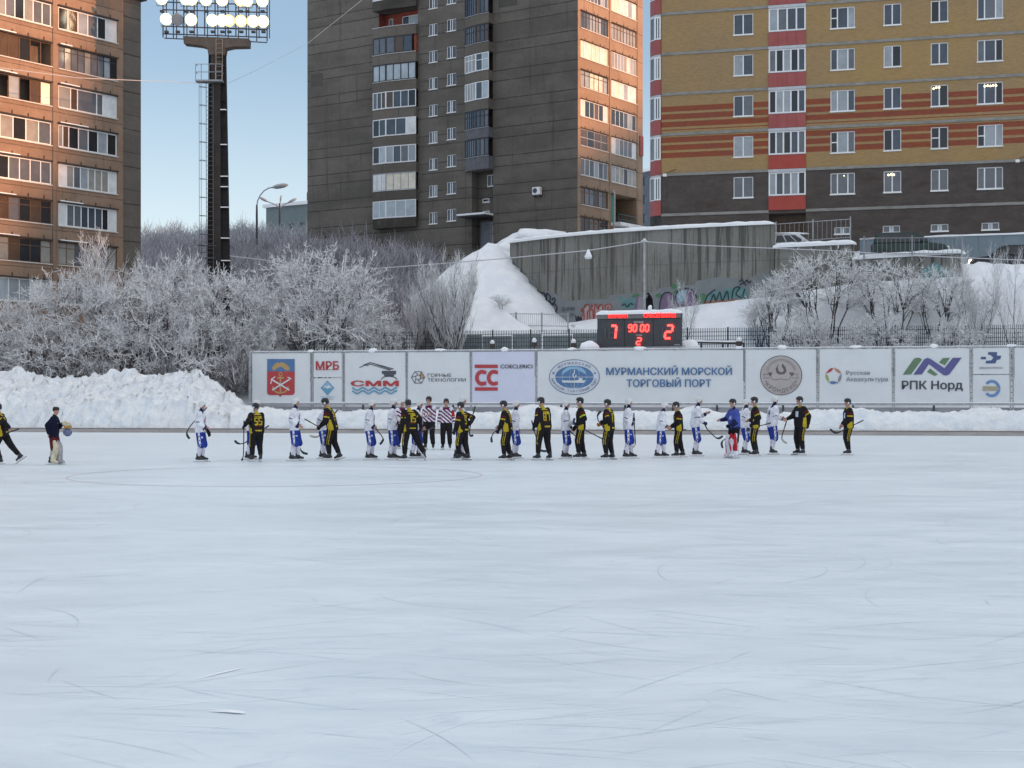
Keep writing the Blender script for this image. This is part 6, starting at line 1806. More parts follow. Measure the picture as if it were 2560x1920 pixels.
# ---------------------------------------------------------------- frosted trees and bushes
def frost_mat(name, c1, c2, under):
    m = mat(name, c1, .85, spec=.2)
    n = NT(m); c = n.coord()
    a = n.noise(c, 1.1, 4, .6)
    col = n.mix(n.ramp(a, .3, .7), c1, c2)
    f = n.noise(c, 9, 3, .6)
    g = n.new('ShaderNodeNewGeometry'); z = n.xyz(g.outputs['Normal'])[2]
    lo = n.ramp(n.math('ADD', z, n.math('MULTIPLY', n.math('SUBTRACT', f, .5), 1.4)), -.55, .15, .85, 0)      # hoar frost on the upper side; bark-dark undersides also paint in crown self-shading
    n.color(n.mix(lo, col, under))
    return m
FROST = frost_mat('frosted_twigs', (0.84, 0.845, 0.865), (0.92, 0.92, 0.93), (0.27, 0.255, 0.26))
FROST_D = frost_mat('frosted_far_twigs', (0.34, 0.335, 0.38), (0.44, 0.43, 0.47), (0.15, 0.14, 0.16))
def bark_mat():
    m = mat('frosty_bark', (.06, .05, .05), .9)
    n = NT(m); c = n.coord()
    g = n.new('ShaderNodeNewGeometry'); z = n.xyz(g.outputs['Normal'])[2]
    s = n.ramp(n.math('ADD', z, n.math('MULTIPLY', n.math('SUBTRACT', n.noise(c, 5, 3), .5), 1.2)), .25, .6)
    n.color(n.mix(s, (0.055, 0.048, 0.047), (0.72, 0.72, 0.74)))
    return m
BARK = bark_mat()

def tubes(P0, P1, R0, R1, n):
    P0, P1 = np.asarray(P0, np.float32), np.asarray(P1, np.float32); R0, R1 = np.asarray(R0, np.float32), np.asarray(R1, np.float32)
    d = P1 - P0; d /= np.maximum(np.linalg.norm(d, axis=1, keepdims=True), 1e-6)
    ref = np.where(np.abs(d[:, 2:3]) > .9, np.array([[1, 0, 0]], np.float32), np.array([[0, 0, 1]], np.float32))
    u = np.cross(d, ref); u /= np.maximum(np.linalg.norm(u, axis=1, keepdims=True), 1e-6); w = np.cross(d, u)
    K = len(P0); V = np.empty((K, 2 * n, 3), np.float32)
    for j in range(n):
        a = 2 * math.pi * j / n; q = u * math.cos(a) + w * math.sin(a)
        V[:, j] = P0 + q * R0[:, None]; V[:, n + j] = P1 + q * R1[:, None]
    b = (np.arange(K) * 2 * n)[:, None, None]
    f = np.array([[j, (j + 1) % n, n + (j + 1) % n, n + j] for j in range(n)])[None]
    return V.reshape(-1, 3), (b + f).reshape(-1, 4)

def grow(seed, Ht, spread, stems, lean=.35, levels=3, dens=1.0, droop=0.0, wander=.25, trunk_r=.07, twig=(.25, .55), tw_r=.013, upright=.3, first=.25):
    r = random.Random(seed)
    segs = {0: [], 1: [], 2: [], 3: []}
    def branch(p, d, L, rad, lev, n):
        step = L / n
        for k in range(n):
            d = (d + Vector((r.gauss(0, wander), r.gauss(0, wander), r.gauss(0, wander) + (upright if lev else .12) * .35 - droop * lev * .2))).normalized()
            q = p + d * step
            r1 = rad * (1 - (k + 1) / n * .75)
            segs[lev].append((tuple(p), tuple(q), rad * (1 - k / n * .75), r1))
            if lev < levels and (lev or (k + 1) / n > first):
                nb = [3, 2.5, 1.75][min(lev, 2)] * dens
                nb = int(nb) + (r.random() < nb % 1)
                for _ in range(nb):
                    ax = d.orthogonal().normalized(); ax.rotate(Matrix.Rotation(r.uniform(0, 2 * math.pi), 3, d))
                    nd = (d * r.uniform(.35, .9) + ax * r.uniform(.5, 1.0) + Vector((0, 0, upright * (.5 if lev < 2 else .3)))).normalized()
                    if lev + 1 == levels: nl = r.uniform(*twig)
                    else: nl = L * r.uniform(.28, .52) * (1.15 - .5 * (k / n))
                    nr = max(tw_r * (1.5 if lev + 1 == 2 else 1), r1 * .55) if lev + 1 < levels else tw_r * r.uniform(.7, 1.25)
                    branch(q, nd, nl, nr, lev + 1, [0, 5, 3, 2][lev + 1] if lev + 1 < levels else 2)
            p = q
    for s in range(stems):
        a = 2 * math.pi * (s + r.uniform(-.3, .3)) / stems
        t = lean * r.uniform(.4, 1.2)
        d = Vector((math.cos(a) * math.sin(t), math.sin(a) * math.sin(t), math.cos(t)))
        branch(Vector((math.cos(a) * .12 * spread, math.sin(a) * .12 * spread, -.3)), d, Ht * r.uniform(.72, 1.0), trunk_r * r.uniform(.7, 1.15), 0, 7)
    def pack(levs, n):
        L = [x for l in levs for x in segs[l]]
        return tubes([x[0] for x in L], [x[1] for x in L], [x[2] for x in L], [x[3] for x in L], n)
    return pack((0, 1), 5), pack((2, 3), 3), sum(len(v) for v in segs.values())

def dome(seed, Ht, Rw, stems=8, mids=46, tips=620, lump=.22, zc=.50, twigs=5, tw=.0125, low=-.55):
    """rounded crown: stems fork into limbs, limbs into branches that end in curly frosted twigs near the outline"""
    r = np.random.RandomState(seed)
    S = {0: [], 1: [], 2: [], 3: []}
    C = np.array([0, 0, Ht * zc])
    def lumpf(d): return 1 + lump * fbm(d[0] * 1.6 + seed, d[1] * 1.6, d[2] * 1.6, 2)
    def on(d, f): return C + d * np.array([Rw, Rw, Ht * (1 - zc)]) * f
    def curve(a, b, n, bend, wob, r0, r1, lev):
        pts = []
        for k in range(n + 1):
            t = k / n
            p = a + (b - a) * t + np.array([0, 0, bend]) * 4 * t * (1 - t) + (r.normal(0, wob, 3) if 0 < k < n else 0)
            pts.append(p)
        for k in range(n): S[lev].append((pts[k], pts[k + 1], r0 + (r1 - r0) * k / n, r0 + (r1 - r0) * (k + 1) / n))
        return pts
    def rdir(lo):
        while True:
            d = r.normal(0, 1, 3); d /= np.linalg.norm(d)
            if d[2] > lo: return d
    nodes = []
    for k in range(stems):
        a = 2 * np.pi * (k + r.uniform(-.3, .3)) / stems
        d = np.array([np.cos(a), np.sin(a), r.uniform(-.1, .8)]); d /= np.linalg.norm(d)
        b = on(d, r.uniform(.35, .62))
        p = curve(np.array([np.cos(a) * .15, np.sin(a) * .15, -.3]), b, 6, -.05 * Ht * r.rand(), .06, .075 * r.uniform(.7, 1.1), .032, 0)
        nodes += p[2:]
    nodes = np.array(nodes); m = []
    for k in range(mids):
        d = rdir(low); b = on(d, r.uniform(.5, .75) * lumpf(d))
        a = nodes[np.argmin(np.linalg.norm(nodes - (b * .55 + np.array([0, 0, .1 * Ht])), axis=1))]
        m += curve(a, b, 5, .04 * Ht * r.normal(.5, .7), .06, .032, .016, 1)[1:]
    m = np.array(m)
    for k in range(tips):
        d = rdir(low); f = r.uniform(.62, 1.03) * lumpf(d); b = on(d, f)
        q = m - b; a = m[np.argmin(np.linalg.norm(q, axis=1) + .6 * np.maximum(0, m[:, 2] - b[2]))]
        p = curve(a, b, 4, .10 * r.normal(.4, .8), .07, .019, tw * 1.1, 2)
        for q in p[2:]:
            for _ in range(twigs if q is p[-1] else max(1, twigs - 3)):
                dd = d * .7 + r.normal(0, .75, 3) + np.array([0, 0, .35]); dd /= np.linalg.norm(dd)
                L = r.uniform(.18, .46); t = q + dd * L * .5; d2 = dd + r.normal(0, .5, 3); d2 /= np.linalg.norm(d2)
                w = tw * r.uniform(.7, 1.25)
                S[3].append((q, t, w, w * .9)); S[3].append((t, t + d2 * L * .5, w * .9, w * .45))
    def pack(levs, n):
        L = [x for l in levs for x in S[l]]
        return tubes([x[0] for x in L], [x[1] for x in L], [x[2] for x in L], [x[3] for x in L], n)
    return pack((0, 1), 5), pack((2, 3), 3), sum(len(v) for v in S.values())

PROTO = {}
def proto(key, fn=None, **kw):
    (tv, tf), (cv, cf), n = (fn or grow)(**kw)
    zmax = float(np.percentile(cv[:, 2], 99.7)); rad = float(np.percentile(np.hypot(cv[:, 0], cv[:, 1]), 97))
    def me(name, V, Fc, m):
        o = np_mesh(name, V, Fc, m); d = o.data; bpy.data.objects.remove(o); return d
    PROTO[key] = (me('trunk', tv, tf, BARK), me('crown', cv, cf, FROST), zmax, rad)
    return n
for k, kw in {
    'round': dict(fn=dome, seed=4, Ht=6.8, Rw=5.0, stems=9, mids=60, tips=820, lump=.30, tw=.0165),
    'round2': dict(fn=dome, seed=19, Ht=6.6, Rw=4.0, stems=8, mids=44, tips=470, lump=.38, tw=.0165),
    'tall': dict(seed=8, Ht=8.5, spread=1.4, stems=5, lean=.40, dens=.84, wander=.2, upright=.7, twig=(.3, .6)),
    'cone': dict(seed=3, Ht=6.2, spread=.8, stems=9, lean=.30, dens=.78, wander=.10, upright=1.1, twig=(.3, .55), tw_r=.011, first=.1),
    'bush': dict(fn=dome, seed=12, Ht=4.2, Rw=2.9, stems=8, mids=36, tips=300, lump=.4, zc=.45, tw=.015),
    'loose': dict(fn=dome, seed=31, Ht=6.6, Rw=3.6, stems=6, mids=36, tips=330, lump=.4, tw=.0135, zc=.6, low=-.3, twigs=4),
    'thin': dict(seed=27, Ht=5.5, spread=.6, stems=3, lean=.22, dens=.72, wander=.16, upright=.45, twig=(.3, .65))}.items():
    proto(k, **kw)

def tree(key, px, Y, pytop, width_px, label, name='frosted_tree', cat='tree', group=None, rot=0.0, zb=None):
    tm, cm, zm, rad = PROTO[key]
    x = XZ(px, Y); z0 = ground_z(x, Y) if zb is None else zb
    zt = EYE + (HPY - pytop) / FPX * Y
    sz = (zt - z0) / zm; sx = (width_px / FPX * Y / 2) / rad
    t = thing(name, label, cat, (x, Y, z0), group)
    t.rotation_euler = (0, 0, rot); t.scale = (sx, sx, sz)
    for nm, me in (('trunk', tm), ('crown', cm)):
        o = bpy.data.objects.new(nm, me); link(o, t)
    return t
G1 = 'frosted trees behind the snow bank and banners'
G2 = 'frosted bushes on the snowy slope at the right'
tree('round', 800, 100.8, 624, 410, 'big round frosted tree spreading behind the coat of arms banner', group=G1, rot=.3, zb=3.0)
tree('cone', 1133, 101.2, 634, 165, 'slender upright frosted tree with a pointed top behind the hexagon banner', group=G1, rot=.5)
tree('cone', 1052, 103.0, 712, 120, 'smaller pointed frosted tree just left of the slender upright one', group=G1, rot=2.1)
tree('tall', 300, 102.5, 590, 260, 'tallest frosted tree, spiky top reaching across the end of the left block', group=G1, rot=.0, zb=3)
tree('round2', 445, 103.0, 632, 280, 'upright fan shaped frosted tree just left of the floodlight mast', group=G1, rot=2.0, zb=3)
tree('round2', 190, 101.5, 668, 330, 'wide frosted tree in front of the lowest windows of the left block', group=G1, rot=1.1, zb=3)
tree('round2', 575, 100.6, 672, 300, 'frosted tree standing directly in front of the mast foot', group=G1, rot=4.2, zb=3)
tree('round', 60, 101.0, 745, 300, 'low dense frosted tree at the left edge', group=G1, rot=2.2, zb=2.8)
tree('round2', 372, 99.8, 690, 320, 'frosted tree between the wide tree and the fan shaped tree', group=G1, rot=2.7, zb=2.8)
tree('bush', 515, 98.6, 768, 240, 'low frosted bush overhanging the right shoulder of the snow bank', group=G1, rot=.7, zb=2.2)
tree('bush', 290, 98.5, 790, 260, 'low frosted bush right behind the crest of the snow bank', group=G1, rot=1.9, zb=2.4)
tree('bush', 120, 98.5, 795, 260, 'low shrubby frosted growth above the left part of the snow bank', group=G1, rot=3.9, zb=2.4)
tree('bush', 935, 101.5, 745, 150, 'small frosted bush under the right side of the big round tree', group=G1, rot=5.1)
tree('bush', 640, 99.0, 800, 150, 'small frosted bush at the left end of the banner row', group=G1, rot=5.9, zb=2.6)
tree('thin', 1255, 109.0, 735, 110, 'wispy bare shrub on the path below the snow cone', group=G1, rot=1.3)
tree('thin', 880, 103.6, 690, 150, 'thin frosted tree leaning out right of the big round tree', group=G1, rot=4.0, zb=3.2)
tree('loose', 2060, 95.5, 622, 320, 'largest frosted bush on the slope below the stepped walls', group=G2, rot=.9, zb=4.0)
tree('loose', 2230, 95.2, 645, 290, 'frosted bush in front of the lowest concrete wall', group=G2, rot=3.3, zb=4.0)
tree('loose', 1940, 97.0, 690, 170, 'thin frosted bush before the teal graffiti at the wall corner', group=G2, rot=2.2)
tree('loose', 2350, 93.8, 668, 220, 'open branched frosted tree right of the lowest wall', group=G2, rot=5.2, zb=4.0)
tree('tall', 2440, 92.0, 618, 150, 'tall sparse frosted tree in front of the car with the headlight', group=G2, rot=1.2, zb=3.8)
tree('thin', 2540, 91.0, 622, 170, 'sparse frosted tree at the right edge of the slope', group=G2, rot=.2, zb=3.8)
tree('bush', 2010, 93.5, 770, 180, 'small frosted bush behind the mesh fence above the seal banner', group=G2, rot=1.6, zb=3.6)
tree('bush', 2190, 92.6, 775, 210, 'small frosted bush behind the mesh fence above the fish banner', group=G2, rot=4.6, zb=3.6)
tree('bush', 2390, 91.0, 790, 170, 'small frosted bush behind the mesh fence above the zigzag banner', group=G2, rot=2.9, zb=3.6)
tree('thin', 1714, 99.5, 700, 90, 'tiny wispy frosted shrub beside the person at the curved wall', group=G2, rot=2.5)
tree('bush', 1900, 98.5, 742, 90, 'knee high frosted scrub at the foot of the wall corner', group=G2, rot=.4)

# hillside scrub: nobody could count it, one mass of fine twigs
def scrub(name, label, spots, seed, m):
    r = np.random.RandomState(seed)
    A, B, RA, RB = [], [], [], []
    for (x, y, z, h, w, n) in spots:
        k = int(n)
        # stems fan out of the ground, twigs spring from stems
        th = r.uniform(0, 2 * np.pi, k); rr = np.sqrt(r.uniform(0, 1, k)) * w * .5
        bx, by = x + rr * np.cos(th) * .55, y + rr * np.sin(th) * .55
        t0 = r.uniform(.05, .80, k) ** .8
        p0 = np.stack([bx + rr * np.cos(th) * .5 * t0, by + rr * np.sin(th) * .5 * t0, z + h * t0 * (1 - .35 * (rr / (w * .5 + 1e-6)) ** 2)], 1)
        L = r.uniform(.4, 1.25, k) * np.where(r.uniform(0, 1, k) < .12, 1.8, 1)
        a2 = r.uniform(0, 2 * np.pi, k); el = r.normal(.95, .35, k)
        d = np.stack([np.cos(a2) * np.cos(el), np.sin(a2) * np.cos(el), np.sin(el)], 1)
        A.append(p0); B.append(p0 + d * L[:, None]); rad = r.uniform(.014, .030, k); RA.append(rad); RB.append(rad * .45)
    V, Fc = tubes(np.concatenate(A), np.concatenate(B), np.concatenate(RA), np.concatenate(RB), 3)
    K = len(Fc) // 3
    mi = np.repeat((r.uniform(0, 1, K) < .22).astype(int), 3)
    o = np_mesh(name, V, Fc, [m, SCRUB_HI], midx=mi)
    return tag(o, label, 'scrub', kind='stuff')
SCRUB_HI = frost_mat('frosted_scrub_tips', (0.56, 0.56, 0.60), (0.68, 0.68, 0.71), (0.3, 0.3, 0.32))
rs = np.random.RandomState(9)
sp = []
for _ in range(330):
    y = rs.uniform(117, 205); px = rs.uniform(330, 800) if rs.rand() < .8 else rs.uniform(740, 1000)
    x = XZ(px, y)
    if x > -4.5: continue
    sp.append((x, y, ground_z(x, y) - .2, rs.uniform(2.2, 5.6), rs.uniform(1.8, 4.2), rs.uniform(300, 620)))
for _ in range(75):
    y = rs.uniform(130, 151); px = rs.uniform(700, 1235); x = XZ(px, y)
    s_ = (px - 768) / (1444 - 768)
    sp.append((x, min(y, 160 - 17 * s_), ground_z(x, y) - .2, rs.uniform(1.8, 3.6), rs.uniform(2.2, 4), rs.uniform(350, 600)))
for _ in range(90):
    y = rs.uniform(112, 128); px = rs.uniform(640, 1010); x = XZ(px, y)
    if x > -9: continue
    sp.append((x, y, ground_z(x, y) - .2, rs.uniform(2.0, 3.8), rs.uniform(2.2, 4), rs.uniform(450, 700)))
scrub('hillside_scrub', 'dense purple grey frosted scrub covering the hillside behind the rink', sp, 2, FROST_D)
sp = []
for _ in range(150):
    y = rs.uniform(200, 245); px = rs.uniform(345, 790); x = XZ(px, y)
    sp.append((x, y, ground_z(x, y) - .3, rs.uniform(3.0, 6.5), rs.uniform(2.5, 5), rs.uniform(260, 420)))
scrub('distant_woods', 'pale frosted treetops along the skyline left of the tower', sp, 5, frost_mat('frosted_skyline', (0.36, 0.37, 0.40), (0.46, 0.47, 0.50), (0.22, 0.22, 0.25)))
sp = []
for _ in range(26):
    y = rs.uniform(97.5, 103); px = rs.uniform(-40, 620); x = XZ(px, y)
    sp.append((x, y, 2.2, rs.uniform(1.6, 3.2), rs.uniform(2, 3.5), rs.uniform(300, 500)))
for _ in range(16):
    y = rs.uniform(106, 110.5); px = rs.uniform(985, 1090); x = XZ(px, y)
    sp.append((x, y, ground_z(x, y) - .2, rs.uniform(1.0, 2.2), rs.uniform(1.4, 2.4), rs.uniform(110, 220)))
scrub('undergrowth', 'tangled grey undergrowth behind the snow bank', sp, 6, frost_mat('frosted_undergrowth', (0.30, 0.29, 0.30), (0.46, 0.45, 0.46), (0.08, 0.075, 0.075)))
# ---------------------------------------------------------------- people on the ice
TMP = bpy.data.scenes.new('scratch_scene')
def fuse(mb, voxel, smooth=2, wr=0.0, seed=0.0):
    """union of overlapping closed shapes as ONE continuous surface"""
    me = bpy.data.meshes.new('t'); me.from_pydata(mb.v, [], mb.f)
    o = bpy.data.objects.new('t', me); TMP.collection.objects.link(o)
    rm = o.modifiers.new('r', 'REMESH'); rm.mode = 'VOXEL'; rm.voxel_size = voxel; rm.adaptivity = 0
    sm = o.modifiers.new('s', 'SMOOTH'); sm.factor = .5; sm.iterations = smooth
    vl = TMP.view_layers[0]; vl.update()
    ev = o.evaluated_get(vl.depsgraph); m2 = ev.to_mesh()
    n = len(m2.vertices); V = np.empty(n * 3, np.float32); m2.vertices.foreach_get('co', V); V = V.reshape(-1, 3).astype(float)
    N = np.empty(n * 3, np.float32); m2.vertices.foreach_get('normal', N); N = N.reshape(-1, 3)
    Fc = np.array([tuple(p.vertices) if len(p.vertices) == 4 else tuple(p.vertices) + (p.vertices[-1],) * (4 - len(p.vertices)) for p in m2.polygons], np.int32)
    FN = np.array([tuple(p.normal) for p in m2.polygons]); FC_ = np.array([tuple(p.center) for p in m2.polygons])
    ev.to_mesh_clear(); bpy.data.objects.remove(o); bpy.data.meshes.remove(me)
    if wr:
        w = np.array([mnoise.noise((p[0] * 9 + seed, p[1] * 9, p[2] * 5)) + .5 * mnoise.noise((p[0] * 19 + seed, p[1] * 19, p[2] * 11)) for p in V])
        V = V + N * (w * wr)[:, None]
    return V, Fc, FN, FC_

def cloth(name, c, v=.25, rough=.8):
    return noisy(name, tuple(x * (1 - v) for x in c), tuple(min(1, x * (1 + v)) for x in c), 6, rough, spec=.15)
CL = {k: cloth(k, c) for k, c in dict(black_cloth=(.014, .013, .015), yellow_cloth=(.44, .325, .022), dark_red_cloth=(.10, .012, .012), white_cloth=(.66, .66, .72), pale_cloth=(.52, .55, .66), blue_cloth=(.022, .045, .27), navy_cloth=(.015, .018, .07), red_cloth=(.42, .02, .03),
     sock_white=(.62, .60, .68), purple_cloth=(.13, .012, .065), royal_cloth=(.06, .085, .33), jacket_navy=(.006, .008, .024), burgundy_cloth=(.10, .012, .018), cream_pad=(.55, .49, .36), grey_pad=(.36, .36, .38), brown_beanie=(.05, .038, .035), coat_black=(.008, .008, .009), gold_leather=(.40, .24, .06), skin_layer=(.05, .05, .06), lime_cloth=(.42, .50, .03), orange_cloth=(.45, .16, .03)).items()}
SKIN = noisy('skin', (.40, .20, .15), (.50, .28, .22), 8, .55)
EYE_M = mat('eye_dark', (.02, .015, .012), .2)
BOOT = noisy('skate_boot', (.012, .012, .014), (.035, .035, .04), 8, .4); HOLD = mat('white_blade_holder', (.68, .68, .70), .4); STEEL = mat('blade_steel', (.5, .5, .52), .25, 1.0)
HELM = {'black': mat('black_helmet', (.012, .011, .013), .28), 'white': mat('white_helmet', (.70, .70, .70), .3), 'maroon': mat('dark_maroon_helmet', (.022, .010, .014), .3)}
STRAP = mat('chin_strap', (.45, .42, .38), .6)
SEGD = {'a': (-.5, .5, .5, .5), 'b': (.5, .5, .5, 0), 'c': (.5, 0, .5, -.5), 'd': (-.5, -.5, .5, -.5), 'e': (-.5, 0, -.5, -.5), 'f': (-.5, .5, -.5, 0), 'g': (-.5, 0, .5, 0)}
SEGN = {'0': 'abcdef', '1': 'bc', '2': 'abged', '3': 'abgcd', '4': 'fgbc', '5': 'afgcd', '6': 'afgedc', '7': 'abc', '8': 'abcdefg', '9': 'abcdfg'}

def sdist(Pn, a, b):
    a = np.array(a); b = np.array(b); d = b - a
    t = np.clip(((Pn - a) @ d) / max(d @ d, 1e-9), 0, 1)
    return np.linalg.norm(Pn - (a + t[:, None] * d), axis=1), t

def ik(a, t, l1, l2, pole):
    a, t = Vector(a), Vector(t); d = t - a; L = d.length
    mx = (l1 + l2) * .995
    if L > mx: t = a + d * (mx / L); d = t - a; L = mx
    if L < abs(l1 - l2) + .02: L = abs(l1 - l2) + .02
    dn = d.normalized()
    x = (l1 * l1 - l2 * l2 + L * L) / (2 * L)
    h = math.sqrt(max(0, l1 * l1 - x * x))
    p = Vector(pole); p = p - dn * p.dot(dn)
    p = p.normalized() if p.length > 1e-4 else dn.orthogonal().normalized()
    return a + dn * x + p * h, t

STICK_SHAFT = [noisy('stick_black', (.012, .012, .02), (.03, .03, .04), 5, .5), noisy('stick_red', (.20, .02, .025), (.28, .04, .04), 5, .5), noisy('stick_pale', (.45, .42, .36), (.58, .54, .46), 5, .5), noisy('stick_navy', (.02, .02, .08), (.04, .04, .12), 5, .5)]

def stick(label, pts, Y, shaft=0, blade=None, nb=3):
    """pts: photo pixels at depth Y; the last nb points form the curved blade"""
    q = [P(px, py, Y + dy) for px, py, dy in [(p if len(p) == 3 else (*p, 0)) for p in pts]]
    t = thing('bandy_stick', label, 'bandy stick', tuple(q[-1]), 'bandy sticks carried by the players')
    n = len(q) - nb
    s = MB(); s.tube(q[:n + 1] if nb else q, .017, 6); s.build('shaft', STICK_SHAFT[shaft], t, smooth=True)
    if nb:
        # rounded flat blade swept along a smooth curve
        c = []
        P_ = [q[n - 1] if n else q[0]] + q[n:] + [q[-1] + (q[-1] - q[-2])]
        for i in range(1, len(P_) - 2):
            p0, p1, p2, p3 = P_[i - 1:i + 3]
            for k in range(5):
                u = k / 5; c.append(.5 * (2 * p1 + (p2 - p0) * u + (2 * p0 - 5 * p1 + 4 * p2 - p3) * u * u + (3 * p1 - p0 - 3 * p2 + p3) * u ** 3))
        c.append(q[-1])
        m = MB(); m.tube(c, [.020 + .016 * min(1, i / 4) - (.012 if i == len(c) - 1 else 0) for i in range(len(c))], 8)
        m.build('blade', STICK_SHAFT[shaft if blade is None else blade], t, smooth=True)
    mb = MB(); a, b = q[0], q[0].lerp(q[1], min(1.0, .22 / max(.01, (q[1] - q[0]).length))); mb.tube([a, b], .021, 6); mb.build('grip', STICK_SHAFT[0], t)
    return t

def person(label, px, fy, ty, face, kit, lean=3, hl=None, hr=None, fl=None, fr=None, head=(0, 0), twist=0, num=None, gl=None, gr=None, Y=None, z0=0.0, group='players and officials lined up on the ice', helm=None, grip=('relax', 'relax'), drop=0.0, numtop=True):
    """hl/hr: left/right wrist as (px, py, depth offset) or ('l', x, y, z); fl/fr: feet (forward, side, lift, yaw, pitch)"""
    if Y is None: Y = EYE * FPX / (fy - HPY)
    H_ = (fy - ty) / FPX * Y
    k = H_ / 1.865
    X = XZ(px, Y)
    a = R(face); ca, sa = math.cos(a), math.sin(a)
    def W(p): p = Vector(p) * k; return Vector((X + p.x * ca - p.y * sa, Y + p.x * sa + p.y * ca, z0 + p.z))
    def Lc(p): d = Vector(p) - Vector((X, Y, z0)); return Vector((d.x * ca + d.y * sa, -d.x * sa + d.y * ca, d.z)) / k
    sd = px * 1.7
    rr = random.Random(int(px))
    lr = R(lean)
    T = Vector((math.sin(lr), 0, math.cos(lr))); Fw = Vector((math.cos(lr), 0, -math.sin(lr)))
    pel = Vector((-.12 * math.sin(lr) + .01, 0, 1.0 - drop))
    tw = Matrix.Rotation(R(twist), 3, T); Lt = tw @ Vector((0, 1, 0)); Fs = tw @ Fw
    sh = {1: pel + T * .475 + Lt * .175, -1: pel + T * .475 - Lt * .175}
    neck = pel + T * .535
    h_dir = Vector((math.sin(lr * .6 + R(head[1])), 0, math.cos(lr * .6 + R(head[1]))))
    hc = neck + h_dir * .178 + Vector((.02, 0, 0))
    hip = {1: pel + Vector((0, .095, -.04)), -1: pel + Vector((0, -.095, -.04))}
    feet = {1: fl or (.04, .11, 0, 6, 0), -1: fr or (-.04, -.11, 0, -6, 0)}
    knee, ank = {}, {}
    for s in (1, -1):
        f = feet[s]; t = Vector((f[0], f[1], .165 + f[2]))
        knee[s], ank[s] = ik(hip[s], t, .4035, .4035, (1, s * .12, .1))
    wrist, elb = {}, {}
    for s, hd in ((1, hl), (-1, hr)):
        if hd is None: t = Vector((.10 + .04 * rr.random(), s * (.27 + .03 * rr.random()), .90 + .05 * rr.random() - drop)) + Vector((pel.x, 0, 0))
        elif hd[0] == 'l': t = Vector(hd[1:])
        else: t = Lc(P(hd[0], hd[1], Y + hd[2]))
        elb[s], wrist[s] = ik(sh[s], t, .295, .265, (-.75, s * .55, -.5))
    # head frame
    hy = R(head[0]); hf = Vector((math.cos(hy), math.sin(hy), 0)); hf = (hf - h_dir * hf.dot(h_dir)).normalized(); hs = h_dir.cross(hf)
    root_loc = (X, Y, z0)
    # ---------------- body: one continuous surface with head, hands and fingers
    b = MB()
    def cap(m, p, r1, q, r2, n=10): m.capsule(W(p), r1 * k, W(q), r2 * k, n)
    def hw(f, s_, u): return hc + hf * f + hs * s_ + h_dir * u
    ctr = W(hc)
    axw = (W(hc + hf) - W(hc), W(hc + hs) - W(hc), W(hc + h_dir) - W(hc)); axw = tuple(v.normalized() for v in axw)
    b.ball(W(hw(0, 0, .025)), (.094 * k, .076 * k, .10 * k), 16, 12, axes=axw)
    cap(b, hw(.03, 0, -.02), .062, hw(.045, 0, -.075), .042)           # jaw
    cap(b, hw(.086, 0, .012), .011, hw(.104, 0, -.022), .015, 8)       # nose
    cap(b, hw(.083, -.02, -.055), .010, hw(.083, .02, -.055), .010, 8) # lips
    cap(b, hw(.08, -.032, .035), .012, hw(.08, .032, .035), .012, 8)   # brow
    for s in (1, -1): b.ball(W(hw(-.005, s * .078, 0)), (.022 * k, .012 * k, .032 * k), 8, 6, axes=axw)
    cap(b, neck - T * .06, .060, hc - h_dir * .05, .054)
    cap(b, pel - Lt * .08, .105, pel + Lt * .08, .105); cap(b, pel, .115, pel + T * .30, .125)
    cap(b, pel + T * .36 - Lt * .08, .105, pel + T * .36 + Lt * .08, .105); cap(b, sh[1], .062, sh[-1], .062)
    for s in (1, -1):
        cap(b, sh[s], .056, elb[s], .042); cap(b, elb[s], .042, wrist[s], .028)
        cap(b, hip[s], .085, knee[s], .056); cap(b, knee[s], .054, knee[s].lerp(ank[s], .35) + Vector((-.015, 0, 0)), .056); cap(b, knee[s].lerp(ank[s], .35) + Vector((-.015, 0, 0)), .056, ank[s], .038)
    gloves = {1: MB(), -1: MB()}
    tips = {}
    for s, gk, gp_ in ((1, gl, grip[0]), (-1, gr, grip[1])):
        d = (wrist[s] - elb[s]).normalized()
        nrm = Vector((0, -s, 0)); nrm = nrm - d * nrm.dot(d)
        nrm = nrm.normalized() if nrm.length > .1 else d.orthogonal().normalized()   # palm faces inwards
        sd_ = d.cross(nrm)
        if sd_.x * 1.0 + sd_.z * .6 < 0: sd_ = -sd_                                  # thumb side
        curl = {'relax': 24, 'grip': 62, 'open': 6}[gp_]
        for m, g in ((b, 1.0),) + (((gloves[s], 1.7),) if gk else ()):
            for i, off in enumerate((.030, .010, -.010, -.029)):
                k0 = wrist[s] + d * .015 + sd_ * off * .7; k1 = wrist[s] + d * .088 + sd_ * off
                cap(m, k0, .0145 * g, k1, .0115 * g, 8)
                fd = d.copy(); p = k1
                for j, (ln, rf) in enumerate(((.042, .0105), (.027, .0098), (.020, .009))):
                    fd = Matrix.Rotation(R(curl * (.8 if j == 0 else 1) * (1 + .08 * i)), 3, d.cross(nrm)) @ fd if True else fd
                    if fd.dot(nrm) < -.05: fd = Matrix.Rotation(R(-2 * curl), 3, d.cross(nrm)) @ fd
                    q = p + fd * ln * (.86, 1, .97, .78)[i]
                    cap(m, p, rf * g, q, rf * .93 * g, 8); p = q
            t0 = wrist[s] + d * .028 + sd_ * .028; t1 = t0 + (d * .6 + sd_ * .6 + nrm * .35).normalized() * .045; t2 = t1 + (d * .85 + sd_ * .15 + nrm * .45).normalized() * .035
            cap(m, t0, .014 * g, t1, .012 * g, 8); cap(m, t1, .012 * g, t2, .010 * g, 8)
        if gk: cap(gloves[s], wrist[s] - d * .06, .045, wrist[s] + d * .03, .04)
        tips[s] = wrist[s] + d * .08
    V, Fc, FN, FCn = fuse(b, .0115 * k, 1)
